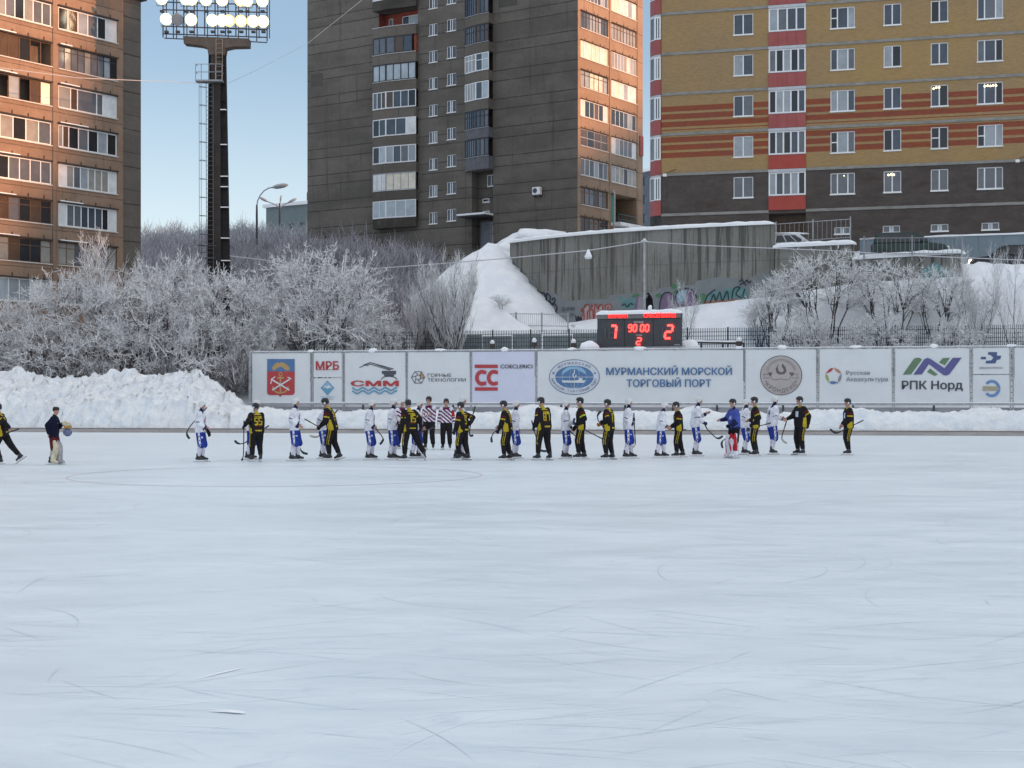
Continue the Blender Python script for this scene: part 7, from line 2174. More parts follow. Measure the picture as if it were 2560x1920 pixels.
    Pl = np.array(FCn); Xh, Nh = np.array(W(hc)), np.array(W(neck))
    isskin = (np.linalg.norm(Pl - Xh, axis=1) < .17 * k) | (np.linalg.norm(Pl - Nh, axis=1) < .07 * k)
    for s in (1, -1): isskin |= np.linalg.norm(Pl - np.array(W(tips[s])), axis=1) < .15 * k
    loc = np.array(root_loc)
    body = np_mesh('person', V, Fc, [CL['skin_layer'], SKIN], None, isskin.astype(int), True, loc)
    body.location = root_loc; WLOC[body.name] = Vector(root_loc)
    tag(body, label, 'person', group)
    def part(name, mb, mats, voxel=.016, wr=.006, pick=None, par=None):
        V, Fc, FN, FCn = fuse(mb, voxel * k, 2, wr * k, sd)
        mi = None
        if pick is not None: mi = pick((FCn - loc), FN)
        return np_mesh(name, V, Fc, mats, par or body, mi, True, loc)
    def solid(name, mb, mats, par=None, smooth=True): return mb.build(name, mats, par or body, smooth=smooth)
    for s in (1, -1):
        e = MB(); e.ball(W(hw(.084, s * .031, .016)), .0095 * k, 8, 6); solid('eye', e, EYE_M)
    # world-space frames for painting patterns
    def wd(v): v = Vector(v); return np.array((v.x * ca - v.y * sa, v.x * sa + v.y * ca, v.z))
    Tw, Lw, Fwd = wd(T), wd(Lt), wd(Fs)
    pw = np.array(W(pel)) - loc
    shw = {s: np.array(W(sh[s])) - loc for s in (1, -1)}; elw = {s: np.array(W(elb[s])) - loc for s in (1, -1)}; wrw = {s: np.array(W(wrist[s])) - loc for s in (1, -1)}
    hipw = {s: np.array(W(hip[s])) - loc for s in (1, -1)}; knw = {s: np.array(W(knee[s])) - loc for s in (1, -1)}; anw = {s: np.array(W(ank[s])) - loc for s in (1, -1)}
    def tor(C): r = (C - pw) / k; return r @ Tw, r @ Lw, r @ Fwd
    def digits(C, FN, h, l, txt, hc_, hh, ww, gap, th, back=True, l0=0.0):
        out = np.zeros(len(C), bool); n = len(txt); sgn = -1 if back else 1
        xx = (l * sgn - l0) if back else (l * sgn - l0)
        for i, ch in enumerate(txt):
            cx = (i - (n - 1) / 2) * (ww + gap)
            for sg in SEGN[ch]:
                x0, y0, x1, y1 = SEGD[sg]
                ax, ay, bx, by = cx + x0 * ww, hc_ + y0 * hh, cx + x1 * ww, hc_ + y1 * hh
                dx, dy = bx - ax, by - ay; t = np.clip(((xx - ax) * dx + (h - ay) * dy) / (dx * dx + dy * dy), 0, 1)
                out |= np.hypot(xx - ax - t * dx, h - ay - t * dy) < th
        return out
    # ---------------- upper garment
    hem = {'black': .045, 'white': .03, 'ref': .03, 'goalie': .05, 'jacket': .08, 'coat': .42}[kit]
    bulk = {'black': 1.16, 'white': 1.16, 'ref': 1.05, 'goalie': 1.12, 'jacket': 1.14, 'coat': 1.42}[kit]
    j = MB()
    for y0 in (-.10, 0, .10):
        cap(j, pel - T * hem + Lt * y0 * 1.05 + Fw * .0, (.128 if kit != 'coat' else .15) * bulk * (1 if kit != 'ref' else .9), pel + T * .36 + Lt * y0 * 1.25, .125 * bulk)
    cap(j, pel + T * .43 - Lt * .12, .088, pel + T * .43 + Lt * .12, .088)
    for s in (1, -1):
        cap(j, sh[s] - T * .01, .082 * bulk, elb[s], .070 * bulk); cap(j, elb[s], .070 * bulk, elb[s].lerp(wrist[s], .9), .050 * bulk)
    cap(j, neck - T * .07, .085, neck + T * (.0 if kit not in ('jacket', 'coat') else .03), .068)
    def arm_of(C):
        best = np.full(len(C), 9.0); side = np.zeros(len(C), int); tt = np.zeros(len(C))
        for s in (1, -1):
            d1, t1 = sdist(C, shw[s], elw[s]); d2, t2 = sdist(C, elw[s], wrw[s])
            d = np.minimum(d1, d2); t = np.where(d1 < d2, t1, 1 + t2)
            up = d < best; best = np.where(up, d, best); side = np.where(up, s, side); tt = np.where(up, t, tt)
        h, l, f = tor(C)
        ds = np.hypot(np.maximum(np.abs(l) - .10, 0), f) - .04
        ds = np.where(h > .42, ds + (h - .42), ds)
        return (best / k - .0) < np.maximum(ds, .02), side, tt
    def pk_black(C, FN):
        h, l, f = tor(C); arm, side, t = arm_of(C); lat = FN @ Lw; fw = FN @ Fwd
        m = np.zeros(len(C), int)
        tors = ~arm
        side_y = tors & (np.abs(lat) > .74 + np.clip(h + .10, 0, .5) * .75) & (h < .22)
        m[side_y] = 1
        m[tors & (h > .465) & (fw < .6)] = 1                         # collar
        back = tors & (fw < -.25)
        if num:
            m[back & digits(C, FN, h, l, num, .26, .20, .085, .055, .021)] = 1
            if numtop: m[back & (np.abs(h - .405) < .020) & (np.abs(l) < .12) & (np.sin(l * 150) > -.75)] = 1
        m[back & (np.abs(h - .11) < .018) & (np.abs(l) < .09)] = 2
        m[back & (np.abs(h + .03) < .022) & (np.abs(l) < .11)] = 1
        front = tors & (fw > .3)
        if num == 'F':
            pass
        m[front & (np.abs(h - .30) < .085) & (np.abs(l) < .07)] = 4 if kit == 'black' and facing_cam else 1
        m[front & (np.abs(h - .30) < .03) & (np.abs(l) < .09) & (not facing_cam)] = 2
        out = np.zeros(len(C)); 
        m[arm & (np.abs(t - .40) < .10) & (np.abs(lat) > .55)] = 2       # sleeve patch
        m[arm & (np.abs(t - .68) < .07) & (np.abs(lat) > .6)] = 3
        return m
    facing_cam = -180 < ((face + 180) % 360 - 180) < -10 or face > 190
    WHITE_M = [CL['white_cloth'], CL['red_cloth'], CL['navy_cloth'], CL['royal_cloth']]
    def pk_white(C, FN):
        h, l, f = tor(C); arm, side, t = arm_of(C); fw = FN @ Fwd; lat = FN @ Lw
        m = np.zeros(len(C), int); tors = ~arm
        fr_ = tors & (fw > -.05)
        wav = np.sin(l * 70 + h * 40) + np.sin(h * 95 - l * 30)
        m[fr_ & (np.abs(h - .31 - l * .35) < .045) & (np.abs(l) < .17) & (wav > -.4)] = 1
        m[fr_ & (np.abs(h - .235) < .03) & (np.abs(l) < .15) & (wav > .1)] = 2
        m[fr_ & (np.abs(h - .15) < .025) & (np.abs(l) < .07)] = 3
        bk = tors & (fw < -.3)
        if num: m[bk & digits(C, FN, h, l, num, .27, .20, .085, .055, .02)] = 2
        m[arm & (t > 1.80)] = 2
        m[arm & (np.abs(t - .95) < .05) & (np.abs(lat) > .5)] = 2
        m[tors & (h > .475)] = 2
        return m
    def pk_ref(C, FN):
        h, l, f = tor(C); arm, side, t = arm_of(C)
        m = ((np.floor((h * 1.0 + l * .85) / .068) % 2) == 0).astype(int)
        m[arm] = ((np.floor(t[arm] / .22) % 2) == 0).astype(int)
        m[arm & (t > .35) & (t < 1.0) & (side == 1)] = 2
        m[(~arm) & (h > .45)] = 0
        return m
    def pk_goal(C, FN):
        h, l, f = tor(C); arm, side, t = arm_of(C); fw = FN @ Fwd
        m = np.zeros(len(C), int); m[arm & (t > 1.1)] = 1; m[(~arm) & (h < -.02)] = 1
        m[(~arm) & (np.abs(h - .27) < .05) & (np.abs(l) < .08) & (np.sin(l * 110 + h * 60) > 0.2)] = 2
        return m
    if kit == 'black': jo = part('jersey', j, [CL['black_cloth'], CL['yellow_cloth'], CL['dark_red_cloth'], CL['lime_cloth'] if 'lime' in label else CL['yellow_cloth'], CL['pale_cloth']], pick=pk_black)
    elif kit == 'white': jo = part('jersey', j, WHITE_M, pick=pk_white)
    elif kit == 'ref': jo = part('striped_shirt', j, [CL['purple_cloth'], CL['white_cloth'], CL['red_cloth']], wr=.004, pick=pk_ref)
    elif kit == 'goalie': jo = part('jersey', j, [CL['royal_cloth'], CL['navy_cloth'], CL['white_cloth']], pick=pk_goal)
    elif kit == 'jacket':
        jo = part('jacket', j, [CL['jacket_navy'], CL['white_cloth']], wr=.012, pick=lambda C, FN: ((np.abs(tor(C)[0] - .33) < .016) & (np.abs(tor(C)[1] + .10) < .03) & (FN @ Fwd > -.2)).astype(int))
    else: jo = part('coat', j, [CL['coat_black']], wr=.010)
    # neck gaiter / collar
    nk = MB()
    if kit == 'white': cap(nk, neck - T * .03, .072, hc - h_dir * .075 + hf * .012, .062); part('neck_gaiter', nk, [CL['navy_cloth']], .014, .004)
    elif kit == 'black': cap(nk, neck - T * .045, .078, neck + T * .012, .070); part('collar', nk, [CL['yellow_cloth']], .014, .0)
    elif kit == 'goalie': cap(nk, neck - T * .03, .074, neck + T * .05, .064); part('neck_guard', nk, [CL['navy_cloth']], .014, .0)
    # ---------------- trousers, shorts, socks
    def legpick(C, FN):
        m = np.zeros(len(C), int); Fl = wd((1, 0, 0)); Ll = wd((0, 1, 0))
        for s in (1, -1):
            d1, t1 = sdist(C, hipw[s], knw[s]); d2, t2 = sdist(C, knw[s], anw[s]); o1, _ = sdist(C, hipw[-s], knw[-s]); o2, _ = sdist(C, knw[-s], anw[-s])
            mine = np.minimum(d1, d2) <= np.minimum(o1, o2)
            ax = np.where((d1 < d2)[:, None], hipw[s] + t1[:, None] * (knw[s] - hipw[s]), knw[s] + t2[:, None] * (anw[s] - knw[s]))
            off = ((C - ax) / k) @ Fl; ou = (FN @ Ll) * s
            if kit == 'black':
                m[mine & (ou > .45) & (np.abs(np.abs(off + .005) - .026) < .0095) & (t2 < .25)] = 1
            elif kit == 'white':
                t = np.where(d1 < d2, t1, 1.0)
                pan = mine & (ou > .2) & (np.abs(off + .012) < .027) & (t < 1.2)
                m[pan] = 1; m[pan & (np.abs(off + .012) < .014) & (np.abs((t * 3.4) % 1 - .5) < .17)] = 2
                m[mine & (ou > .3) & (np.abs(off - .07) < .025) & (np.abs(t - .55) < .05)] = 3
        return m
    g = MB()
    cap(g, pel - Lt * .07 - T * .05, .118, pel + Lt * .07 - T * .05, .118)
    if kit in ('black', 'ref', 'coat'):
        w_ = 1.18 if kit != 'ref' else 1.12
        for s in (1, -1):
            cap(g, hip[s] + Vector((0, s * .01, .0)), .108 * w_, knee[s], .086 * w_); cap(g, knee[s], .086 * w_, knee[s].lerp(ank[s], .80), .070 * w_ * (1.05 if kit == 'ref' else .92))
        part('trousers', g, [CL['black_cloth'], CL['yellow_cloth']], pick=legpick if kit == 'black' else None, wr=.007)
        if kit == 'black':
            for s in (1, -1): q = MB(); cap(q, knee[s].lerp(ank[s], .76), .058, ank[s] + (knee[s] - ank[s]) * .10, .055); part('sock', q, [CL['sock_white']], .016, .003)
    else:
        m_ = [CL['blue_cloth'], CL['white_cloth'], CL['navy_cloth'], CL['pale_cloth']]
        if kit == 'jacket': m_ = [CL['burgundy_cloth']]
        if kit == 'goalie': m_ = [CL['coat_black']]
        for s in (1, -1): cap(g, hip[s] + Vector((0, s * .012, 0)), .128, hip[s].lerp(knee[s], 1.10), .116)
        part('shorts', g, m_, pick=legpick if kit == 'white' else None, wr=.008)
        for s in (1, -1):
            q = MB(); md = knee[s].lerp(ank[s], .38) + Vector((-.008, 0, 0))
            cap(q, knee[s], .076, md, .080); cap(q, md, .080, ank[s] + (knee[s] - ank[s]) * .12, .060); part('sock', q, [CL['sock_white'] if kit == 'white' else CL['grey_pad']], .016, .004)
    if kit in ('goalie', 'jacket'):
        for s in (1, -1):
            q = MB(); up = knee[s].lerp(hip[s], .45) + Vector((.07, 0, 0)); kn_ = knee[s] + Vector((.095, 0, 0)); lo = ank[s] + Vector((.085, 0, -.03))
            for y0 in (-.10, 0, .10):
                o_ = Vector((-.02 * abs(y0) / .10, y0, 0))
                cap(q, up + o_, .055, kn_ + o_, .072); cap(q, kn_ + o_, .072, lo + o_, .068)
            cap(q, lo + Vector((0, -.07, 0)), .055, lo + Vector((.10, -.06, -.05)), .04); cap(q, lo + Vector((0, .07, 0)), .055, lo + Vector((.10, .06, -.05)), .04)
            if kit == 'goalie':
                fwl = wd((1, 0, 0)); ltl = wd((0, 1, 0)); c0 = np.array(W(knee[s])) - loc
                part('leg_pad', q, [CL['red_cloth'], CL['white_cloth']], .018, .003, pick=lambda C, FN, c0=c0, sgn=s: ((((C - c0) / k) @ fwl > .135) | (((C - c0) / k) @ fwl < .035) | (((C - c0)[:, 2] / k) < -.33)).astype(int) if sgn > 0 else (np.abs(((C - c0) / k) @ ltl) < .10).astype(int))
            else: part('leg_pad', q, [CL['cream_pad'] if s == -1 else CL['grey_pad']], .018, .004)
    # ---------------- skates
    for s in (1, -1):
        f = feet[s]; yw, pt_ = R(f[3]), R(f[4])
        Rm = Matrix.Rotation(yw, 3, 'Z') @ Matrix.Rotation(pt_, 3, 'Y')
        def sk(x, y, z): return ank[s] + Rm @ Vector((x, y, z))
        if kit == 'coat':
            m = MB(); cap(m, sk(-.05, 0, -.10), .045, sk(.14, 0, -.115), .040); cap(m, sk(0, 0, -.09), .05, sk(0, 0, .06), .055); solid('shoe', m, BOOT); continue
        m = MB(); cap(m, sk(-.055, 0, -.055), .042, sk(.04, 0, -.058), .043); cap(m, sk(.04, 0, -.055), .045, sk(.155, 0, -.068), .034); cap(m, sk(-.02, 0, -.05), .050, sk(-.012, 0, .075), .055); cap(m, sk(.0, 0, .0), .052, sk(.06, 0, -.045), .046)
        bo = part('skate', m, [BOOT], .014, .0)
        m = MB()
        def bxx(m, x0, x1, y0, y1, z0_, z1_):
            o_ = W(sk(x0, y0, z0_)); m.box(o_, W(sk(x1, y0, z0_)) - o_, W(sk(x0, y1, z0_)) - o_, W(sk(x0, y0, z1_)) - o_)
        bxx(m, -.10, .18, -.017, .017, -.130, -.098); bxx(m, -.085, -.03, -.02, .02, -.0985, -.08); bxx(m, .07, .14, -.02, .02, -.0985, -.085); solid('blade_holder', m, HOLD, bo, False)
        m = MB(); bxx(m, -.17, .25, -.004, .004, -.165, -.129); solid('blade', m, STEEL, bo, False)
    # ---------------- helmet or hat
    hk = helm or {'black': 'black', 'white': 'white', 'ref': 'maroon', 'goalie': 'black', 'jacket': 'beanie', 'coat': 'cap'}[kit]
    m = MB(); nA, nT = 24, 9
    V_ = []
    brim = -.0 if hk in ('beanie', 'cap') else 0
    for i in range(nA):
        az = 2 * math.pi * i / nA; c_ = math.cos(az)
        low = np.interp(c_, [-1, -.2, .35, .7, 1], [-.045, -.05, -.02, .045, .05]) if hk not in ('beanie', 'cap') else np.interp(c_, [-1, 0, 1], [-.02, .005, .04])
        row = []
        for t in range(nT + 1):
            zt_ = .13 if hk not in ('beanie', 'cap') else .128
            u = zt_ - .022 - (zt_ - low) * (1 - math.cos(math.pi / 2 * t / nT))
            rz = math.sqrt(max(0.0, 1 - ((u - .022) / (zt_ - .018)) ** 2)) if u > .022 else 1.0 - .10 * ((.022 - u) / .07)
            rx, ry = (.122, .098) if hk not in ('beanie', 'cap') else (.108, .090)
            row.append(W(hw(rx * rz * math.cos(az), ry * rz * math.sin(az), u + .022)))
        V_.append(row)
    for i in range(nA):
        A_, B2 = V_[i], V_[(i + 1) % nA]
        for t in range(nT): m.face([A_[t], A_[t + 1], B2[t + 1], B2[t]])
    hmt = m.build('helmet' if hk in HELM else 'hat', HELM.get(hk) or (CL['brown_beanie'] if hk == 'beanie' else CL['coat_black']), body, smooth=True)
    sl = hmt.modifiers.new('solid', 'SOLIDIFY'); sl.thickness = .013 * k; sl.offset = -1
    if hk in HELM:
        m = MB()
        for s in (1, -1): m.ball(W(hw(.0, s * .098, -.012)), (.030 * k, .010 * k, .034 * k), 10, 6, axes=axw)
        solid('ear_guard', m, HOLD if hk == 'black' else HELM[hk], hmt)
        m = MB(); m.tube([W(hw(.01, .09, -.04)), W(hw(.05, .065, -.10)), W(hw(.07, 0, -.125)), W(hw(.05, -.065, -.10)), W(hw(.01, -.09, -.04))], .008 * k, 5); solid('chin_strap', m, STRAP, hmt)
        m = MB()
        for y0 in (-.035, .035): m.tube([W(hw(.115 * math.cos(a_), y0, .022 + .118 * math.sin(a_))) for a_ in [R(30 + 12 * q) for q in range(11)]], .008 * k, 5)
        solid('ridge', m, HELM[hk], hmt)
    # gloves
    for s, gk in ((1, gl), (-1, gr)):
        if gk: part('glove', gloves[s], [CL[gk]], .013, .0)
    return body
def c4(x, y, d=0.): return (x * .1206, 980 + y * .1206, d)
def c5(x, y, d=0.): return (450 + x * .226, 980 + y * .226, d)
def c6(x, y, d=0.): return (880 + x * .1537, 960 + y * .1537, d)
def c7(x, y, d=0.): return (1220 + x * .1899, 960 + y * .1899, d)
def c8(x, y, d=0.): return (1600 + x * .2622, 960 + y * .2622, d)
def YY(fy): return EYE * FPX / (fy - HPY)

person('white kit player standing alone at the left end of the line, holding a dark glove', 500, 1155, 1002, 0, 'white', 2, hl=c5(288, 392, .10), hr=c5(284, 396, -.16), head=(0, 4), fl=(.05, .10, 0, 5, 0), fr=(-.03, -.10, 0, -4, 0), grip=('grip', 'grip'))
stick('black stick held slanting behind the back of the lone white player on the left', [c5(298, 170), c5(140, 345), c5(100, 395), c5(76, 445), c5(83, 485), c5(106, 518)], YY(1155) + .30)
g_ = MB(); q0 = Vector(P(*c5(300, 415)[:2], YY(1155) - .16)); g_.capsule(q0, .04, q0 + Vector((.05, 0, -.10)), .06)
for i in range(4): g_.capsule(q0 + Vector((.03 + .018 * i, -.02, -.10)), .02, q0 + Vector((.05 + .02 * i, -.03, -.21 + .012 * i)), .017)
o_ = np_mesh('glove', *fuse(g_, .012, 1)[:2], [CL['black_cloth']], smooth=True); tag(o_, 'black glove dangling from the hands of the lone white player on the left', 'glove')

person('white kit player mostly hidden behind the black player numbered 55', 629, 1150, 997, 8, 'white', 14, hl=None, hr=('l', .30, -.12, 1.02), fl=(-.02, .10, 0, 4, 0), fr=(-.12, -.10, 0, -4, 0))
stick('stick with a grey curved blade, sticking out behind the player numbered 55', [c5(985, 370), c5(765, 528), c5(712, 566), c5(668, 574), c5(628, 560), c5(605, 536)], YY(1150) + .25, 0)
person('black and yellow kit player numbered 55 seen from behind, holding a stick upright', 642, 1154, 1006, 122, 'black', 5, hl=c5(708, 382, -.12), hr=('l', .34, -.10, 1.12), num='55', head=(25, 4), fl=(.05, .13, 0, 14, 0), fr=(-.02, -.12, 0, -8, 0), gl='black_cloth', grip=('grip', 'relax'))
stick('upright stick planted on the ice in the left hand of player 55', [c5(708, 315, -.12), c5(704, 600, -.1), c5(702, 690, -.05), c5(694, 735, .1), c5(684, 752, .25)], YY(1154), 0, None, 2)
person('white kit player holding out an open hand in front of the coat of arms banner', 736, 1153, 993, 0, 'white', 1, hl=c5(1292, 425, .12), hr=c5(1308, 362, -.20), fl=(.08, .10, 0, 3, 0), fr=(-.06, -.10, 0, -3, 0), grip=('grip', 'open'))
stick('black stick hanging down by the far leg of the player with the open hand', [c5(1292, 400), c5(1303, 500), c5(1315, 585), c5(1336, 642), c5(1368, 674), c5(1413, 684)], YY(1153) + .14)
person('white kit player half hidden behind the leaning black player', 806, 1147, 1001, 4, 'white', 8, hr=c5(1532, 392, -.10), fl=(.04, .10, 0, 3, 0), fr=(-.02, -.10, 0, -3, 0), gr='white_cloth')
person('black and yellow kit player striding left, leaning towards a white player', 829, 1151, 992, 172, 'black', 14, hl=c5(1548, 388, -.16), hr=('l', .34, -.10, 1.02), num='24', head=(0, 10), fl=(.05, .09, 0, 0, 0), fr=(-.20, -.10, .02, -4, 16), gl='black_cloth', grip=('grip', 'relax'))
stick('short dark stick pointing up left from the hand of the leaning black player', [c5(1378, 298), c5(1552, 394)], YY(1151) - .24, 0, None, 0)
stick('red shafted stick with a pale blade crossing behind the leaning black player', [c5(1745, 195), c5(1640, 330), c5(1556, 452), c5(1535, 488), c5(1488, 496), c5(1434, 482)], YY(1147) + .2, 1, 2)
person('white kit player under the harbour crane banner, both hands on a lowered stick', 923, 1150, 998, 0, 'white', 4, hl=c6(362, 690, .06), hr=c6(352, 688, -.16), head=(0, 8), fl=(.07, .10, 0, 3, 0), fr=(-.03, -.10, 0, -3, 0), grip=('grip', 'grip'))
stick('black curved stick lowered in front of the player under the harbour crane banner', [c6(352, 668), c6(420, 770), c6(478, 835), c6(505, 885), c6(498, 925), c6(455, 985)], YY(1150) - .12)
person('white kit player reaching forward just left of player number 15', 980, 1150, 995, 0, 'white', 2, hl=('l', .34, .12, 1.12), hr=c6(745, 625, -.14), fl=(.06, .10, 0, 3, 0), fr=(-.05, -.10, 0, -3, 0), num='9')
person('black and yellow kit player numbered 15 seen from behind, one skate trailing', 1025, 1152, 997, 128, 'black', 6, hl=c6(800, 745, -.10), hr=c6(1118, 705, .0), num='15', head=(-20, 4), fl=(.12, .12, 0, 40, 0), fr=(-.18, -.40, .05, -60, 30), gl='black_cloth', gr='black_cloth', grip=('grip', 'grip'))
stick('black stick held low at the right hip of player number 15', [c6(1360, 690), c6(1250, 735), c6(1130, 775), c6(1040, 800), c6(985, 800), c6(950, 780)], YY(1152) + .1)
person('white kit player with a dark chin half hidden behind player number 15', 1041, 1146, 999, -6, 'white', 6, hr=('l', .22, -.2, 1.0), head=(-12, 8), fl=(.05, .10, 0, 3, 0), fr=(-.12, -.10, 0, -3, 0))
person('official in a striped shirt and white helmet almost hidden behind player 15', 1004, 1122, 998, -60, 'ref', 2, helm='white')
person('referee in a purple and white striped shirt with folded arms and a red band', 1073, 1124, 990, -104, 'ref', 0, hl=('l', .24, -.10, 1.24), hr=('l', .26, .08, 1.20), head=(-20, 3), fl=(.02, .15, 0, 14, 0), fr=(0, -.14, 0, -10, 0))
person('referee in a purple and white striped shirt with both arms hanging down', 1116, 1124, 995, -94, 'ref', 0, hl=('l', .06, .30, .92), hr=('l', .05, -.30, .90), head=(0, 8), fl=(.02, .13, 0, 12, 0), fr=(0, -.13, 0, -12, 0), gr='white_cloth')
person('white kit player behind the short black player with the raised stick', 1150, 1147, 988, 0, 'white', 4, hr=('l', .12, -.24, .92), num='7', head=(0, 6), fl=(.06, .10, 0, 3, 0), fr=(-.10, -.10, 0, -3, 0), gr='black_cloth')
person('shorter black and yellow kit player holding a stick upright behind the back', 1157, 1151, 1004, 152, 'black', 4, hl=c6(1668, 765, -.16), hr=c6(1928, 642, .06), num='9', head=(10, 4), fl=(.10, .11, 0, 6, 0), fr=(-.12, -.12, 0, -8, 0), gl='black_cloth', gr='black_cloth', grip=('grip', 'grip'))
stick('black stick held upright, butt end up, behind the shorter black player', [c6(2005, 360), c6(1935, 620), c6(1912, 760), c6(1912, 815), c6(1935, 842), c6(1974, 832)], YY(1151) + .02)
person('black and yellow kit player beside the lilac banner with an arm stretched down left', 1268, 1151, 1000, 166, 'black', 7, hl=c7(138, 612, -.14), hr=('l', .28, -.12, 1.05), num='13', head=(0, 6), fl=(.07, .10, 0, 4, 0), fr=(-.06, -.10, 0, -4, 0), gl='black_cloth', grip=('grip', 'relax'))
stick('navy curved stick reaching down left from the player beside the lilac banner', [c7(185, 560), c7(118, 608), c7(72, 645), c7(48, 695), c7(45, 735), c7(52, 770)], YY(1151) - .16, 3)
person('white kit player hidden behind the black player beside the lilac banner', 1286, 1147, 1000, 0, 'white', 3, hr=c7(368, 570, -.05), fl=(.05, .10, 0, 3, 0), fr=(-.04, -.10, 0, -3, 0), gr='grey_pad')
person('tall black and yellow kit player numbered 87 seen from behind, bent slightly left', 1360, 1151, 991, 132, 'black', 7, hl=c7(606, 570, -.10), hr=('l', .34, -.06, 1.1), num='87', head=(10, 10), fl=(.08, .16, 0, 16, 0), fr=(-.08, -.16, 0, -10, 0), gl='black_cloth', grip=('grip', 'relax'))
stick('black stick resting on the ice in front of the tall player numbered 87', [c7(575, 480), c7(612, 625), c7(655, 770), c7(680, 850), c7(715, 880), c7(772, 884)], YY(1151) - .12)
person('white kit player shaking hands under the oval ship emblem, facing right', 1413, 1147, 1000, 0, 'white', 1, hl=('l', .20, .22, .98), hr=c7(1135, 520, -.10), fl=(.04, .10, 0, 3, 0), fr=(-.05, -.10, 0, -3, 0), num='4', grip=('relax', 'open'))
stick('black stick slanting down between the two players under the oval emblem', [c7(1040, 590), c7(1110, 648), c7(1205, 736)], YY(1147) + .22, 0, None, 0)
person('black and yellow kit player with a lime sleeve number shaking hands under the oval emblem', 1453, 1148, 992, 180, 'black', 1, hl=c7(1190, 525, -.14), hr=('l', .14, -.26, .98), num='44', fl=(.08, .10, 0, 4, 0), fr=(-.09, -.10, 0, -4, 0), gl='black_cloth', gr='black_cloth', grip=('open', 'relax'))
stick('long stick with a pale grip tucked across the hips of the lime numbered player', [c7(1535, 736), c7(1320, 628), c7(1185, 562), c7(1140, 535), c7(1128, 495), c7(1140, 448)], YY(1148) - .22, 0, 3)
person('black and yellow kit player numbered 11 holding a stick blade upwards', 1523, 1149, 997, 156, 'black', 3, hl=c7(1508, 498, -.12), hr=('l', .30, -.05, 1.08), num='11', fl=(.06, .10, 0, 5, 0), fr=(-.06, -.11, 0, -6, 0), gl='black_cloth', gr='orange_cloth', grip=('grip', 'grip'))
stick('stick held with its curved black blade up by player number 11', [c7(1592, 690), c7(1500, 545), c7(1452, 485), c7(1440, 430), c7(1458, 388), c7(1488, 356)], YY(1149) - .18)
person('white kit player holding a stick upright in front, left of the blue lettering end', 1569, 1147, 994, 0, 'white', 1, hl=c7(1900, 470, .0), hr=c7(1898, 515, -.14), fl=(.12, .10, 0, 3, 0), fr=(-.07, -.10, 0, -3, 0), gl='black_cloth', grip=('grip', 'grip'))
stick('upright black stick with a pale blade held in front of a white player', [c7(1920, 380), c7(1932, 640), c7(1940, 760), c7(1938, 795), c7(1922, 818), c7(1898, 840)], YY(1147) - .14, 0, 2)
person('shorter white kit player bending into a bare handed handshake below the blue lettering', 1652, 1145, 1004, 0, 'white', 7, hl=('l', .25, .15, 1.02), hr=c8(252, 402, -.12), head=(0, 8), fl=(.11, .10, 0, 3, 0), fr=(-.14, -.10, 0, -3, 0), grip=('relax', 'open'))
person('shorter black and yellow kit player in the handshake pair below the blue lettering', 1697, 1144, 1003, 180, 'black', 4, hl=c8(300, 402, -.14), hr=('l', .22, -.15, 1.0), num='8', head=(0, 6), fl=(.08, .10, 0, 4, 0), fr=(-.14, -.10, 0, -4, 0), grip=('open', 'relax'))
stick('stick carried level behind the handshake pair below the blue lettering', [c8(440, 436), c8(345, 441), c8(300, 443)], YY(1144) + .22, 0, None, 0)
person('tall white kit player raising an open hand towards the goalkeeper', 1738, 1141, 989, 0, 'white', 8, hl=c8(628, 285, .12), hr=c8(612, 372, -.14), head=(0, 4), fl=(.05, .10, 0, 3, 0), fr=(-.03, -.10, 0, -3, 0), gr='navy_cloth', grip=('open', 'grip'))
stick('black stick with a curved blade held low by the tall white player', [c8(610, 370), c8(640, 430), c8(690, 482), c8(722, 512), c8(758, 516), c8(790, 494)], YY(1141) - .16)
person('goalkeeper in a royal blue jersey with red and white pads reaching out a hand', 1836, 1146, 996, 202, 'goalie', 3, hl=c8(858, 395, -.20), hr=c8(765, 345, .0), fl=(.06, .24, 0, 24, 0), fr=(-.02, -.22, 0, -18, 0), gl='coat_black', grip=('grip', 'open'))
stick('black curved stick showing below the outstretched arm of the blue goalkeeper', [c8(960, 420), c8(850, 500), c8(815, 524), c8(790, 540), c8(778, 572), c8(789, 612)], YY(1138) + .25)
person('white kit player blurred behind the blue goalkeeper, shaking hands to the right', 1861, 1137, 996, 4, 'white', 4, hr=c8(1020, 347, -.06), hl=('l', .2, .2, 1.0), fl=(.05, .10, 0, 3, 0), fr=(-.04, -.10, 0, -3, 0), gl='black_cloth', grip=('relax', 'open'))
person('black and yellow kit player facing left under the flame seal banner', 1889, 1141, 991, 174, 'black', 1, hl=c8(1095, 385, -.14), hr=c8(1042, 347, .05), num='14', fl=(.03, .10, 0, 4, 0), fr=(-.03, -.10, 0, -4, 0), grip=('grip', 'open'), gl='orange_cloth')
stick('navy stick tucked level under the arm of the player below the flame seal', [c8(1250, 370), c8(1150, 398), c8(1082, 418), c8(1058, 428), c8(1035, 430), c8(1013, 440)], YY(1141) - .2, 3, 0)
person('white kit player seen half from behind, shaking hands right of the flame seal', 1930, 1137, 988, 12, 'white', 7, hl=('l', .36, .14, 1.15), hr=c8(1350, 335, -.08), num='4', fl=(.04, .10, 0, 3, 0), fr=(-.04, -.10, 0, -3, 0), grip=('relax', 'open'))
stick('stick with pale taped blade hanging between the pair right of the flame seal', [c8(1398, 350), c8(1375, 425), c8(1356, 485), c8(1352, 518), c8(1368, 545), c8(1400, 566)], YY(1137) - .05, 0, 2)
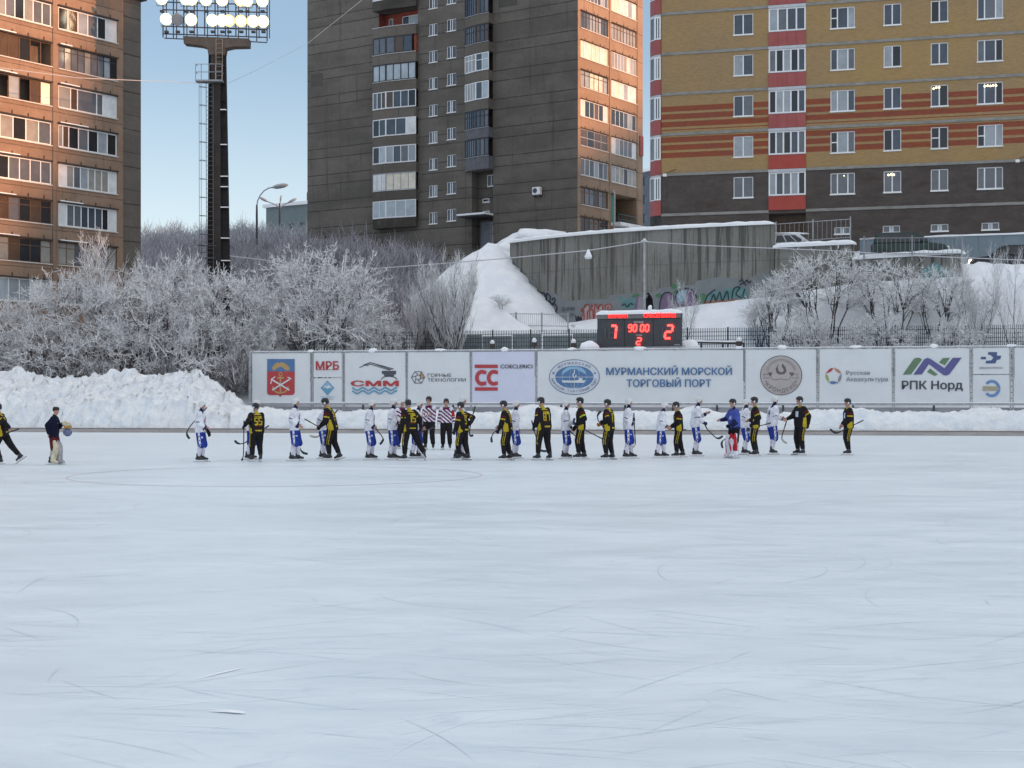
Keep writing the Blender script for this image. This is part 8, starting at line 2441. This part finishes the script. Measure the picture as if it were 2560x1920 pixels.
person('broad black and yellow kit player half facing us with a pale chest emblem', 2002, 1138, 990, 206, 'black', 1, hl=c8(1603, 385, -.10), hr=c8(1400, 335, .0), head=(-14, 2), fl=(.03, .15, 0, 10, 0), fr=(.0, -.15, 0, -10, 0), gl='black_cloth', grip=('relax', 'open'))
person('black and yellow kit player standing apart at the right end of the line', 2122, 1138, 995, 184, 'black', 1, hl=c8(1942, 388, -.12), hr=('l', .16, -.24, .98), fl=(.03, .10, 0, 4, 0), fr=(-.02, -.10, 0, -4, 0), grip=('grip', 'relax'))
stick('black stick carried low by the lone black player at the right end', [c8(2130, 345), c8(2040, 390), c8(1955, 432), c8(1905, 458), c8(1858, 464), c8(1812, 430)], YY(1138) - .18)
person('black and yellow kit player skating out of view at the left edge', 5, 1161, 1003, 178, 'black', 10, hl=c4(200, 740, -.14), hr=('l', .35, -.1, 1.1), num='3', fl=(.02, .10, 0, 4, 0), fr=(-.52, -.12, .05, -6, 34), drop=.04)
stick('dark stick end trailing behind the skater at the left edge', [c4(390, 768), c4(290, 800), c4(150, 850)], YY(1161) - .05, 0, None, 0)
person('goalkeeper in a navy jacket and beanie with cream pads carrying a blue helmet', 134, 1162, 1015, 4, 'jacket', 3, hl=c4(1330, 640, .05), hr=c4(1005, 860, -.20), head=(0, 4), fl=(.10, .12, 0, 6, 0), fr=(-.05, -.14, 0, -6, 0), grip=('grip', 'relax'), group='players and officials lined up on the ice')
Yg = YY(1162)
q0 = P(*c4(1375, 690)[:2], Yg - .02)
m = MB(); m.capsule(q0 + Vector((-.06, 0, .05)), .07, q0 + Vector((.06, 0, .0)), .085); m.capsule(q0 + Vector((.0, 0, -.05)), .07, q0 + Vector((.09, -.02, -.07)), .05)
for i in range(4): m.capsule(q0 + Vector((.05, -.06 + .035 * i, .02)), .03, q0 + Vector((.13, -.07 + .04 * i, .01 - .02 * i)), .024)
V_, F_, fn_, fc_ = fuse(m, .014, 1); o_ = np_mesh('catching_glove', V_, F_, [CL['cream_pad'], CL['gold_leather']], None, (fc_[:, 2] < q0.z - .02).astype(int), True)
tag(o_, 'cream and gold catching glove in the hand of the jacketed goalkeeper', 'glove')
q0 = P(*c4(1402, 838)[:2], Yg - .05)
t = thing('goalkeeper_helmet', 'round blue helmet dangling from the hand of the jacketed goalkeeper', 'helmet', tuple(q0))
m = MB(); m.ball(q0, (.125, .105, .115), 18, 12); m.build('shell', noisy('blue_helmet', (.02, .04, .19), (.05, .08, .28), 7, .3), t, smooth=True)
m = MB()
for i in range(5): zz = q0.z - .06 + .03 * i; m.tube([(q0.x + .13 * math.cos(a_), q0.y + .112 * math.sin(a_), zz) for a_ in [R(-150 + 15 * j) for j in range(9)]], .006, 5)
m.build('face_cage', STEEL, t)
m = MB(); m.tube([q0 + Vector((-.02, 0, .10)), q0 + Vector((-.07, 0, .2)), q0 + Vector((-.06, 0, .26))], .012, 5); m.build('strap', STRAP, t)
# passer-by in front of the graffiti
pxw, Yw = 1624, 103.6
person('person in a long black coat raising a hand to the face by the graffiti', pxw, 800, 731, 205, 'coat', 5, hl=('l', .17, .10, 1.56), hr=('l', .10, -.22, .95), head=(0, 10), Y=Yw, z0=EYE + (HPY - 800) / FPX * Yw, group='people', fl=(.1, .09, 0, 0, 0), fr=(-.1, -.09, 0, 0, 0))
bpy.data.scenes.remove(TMP)
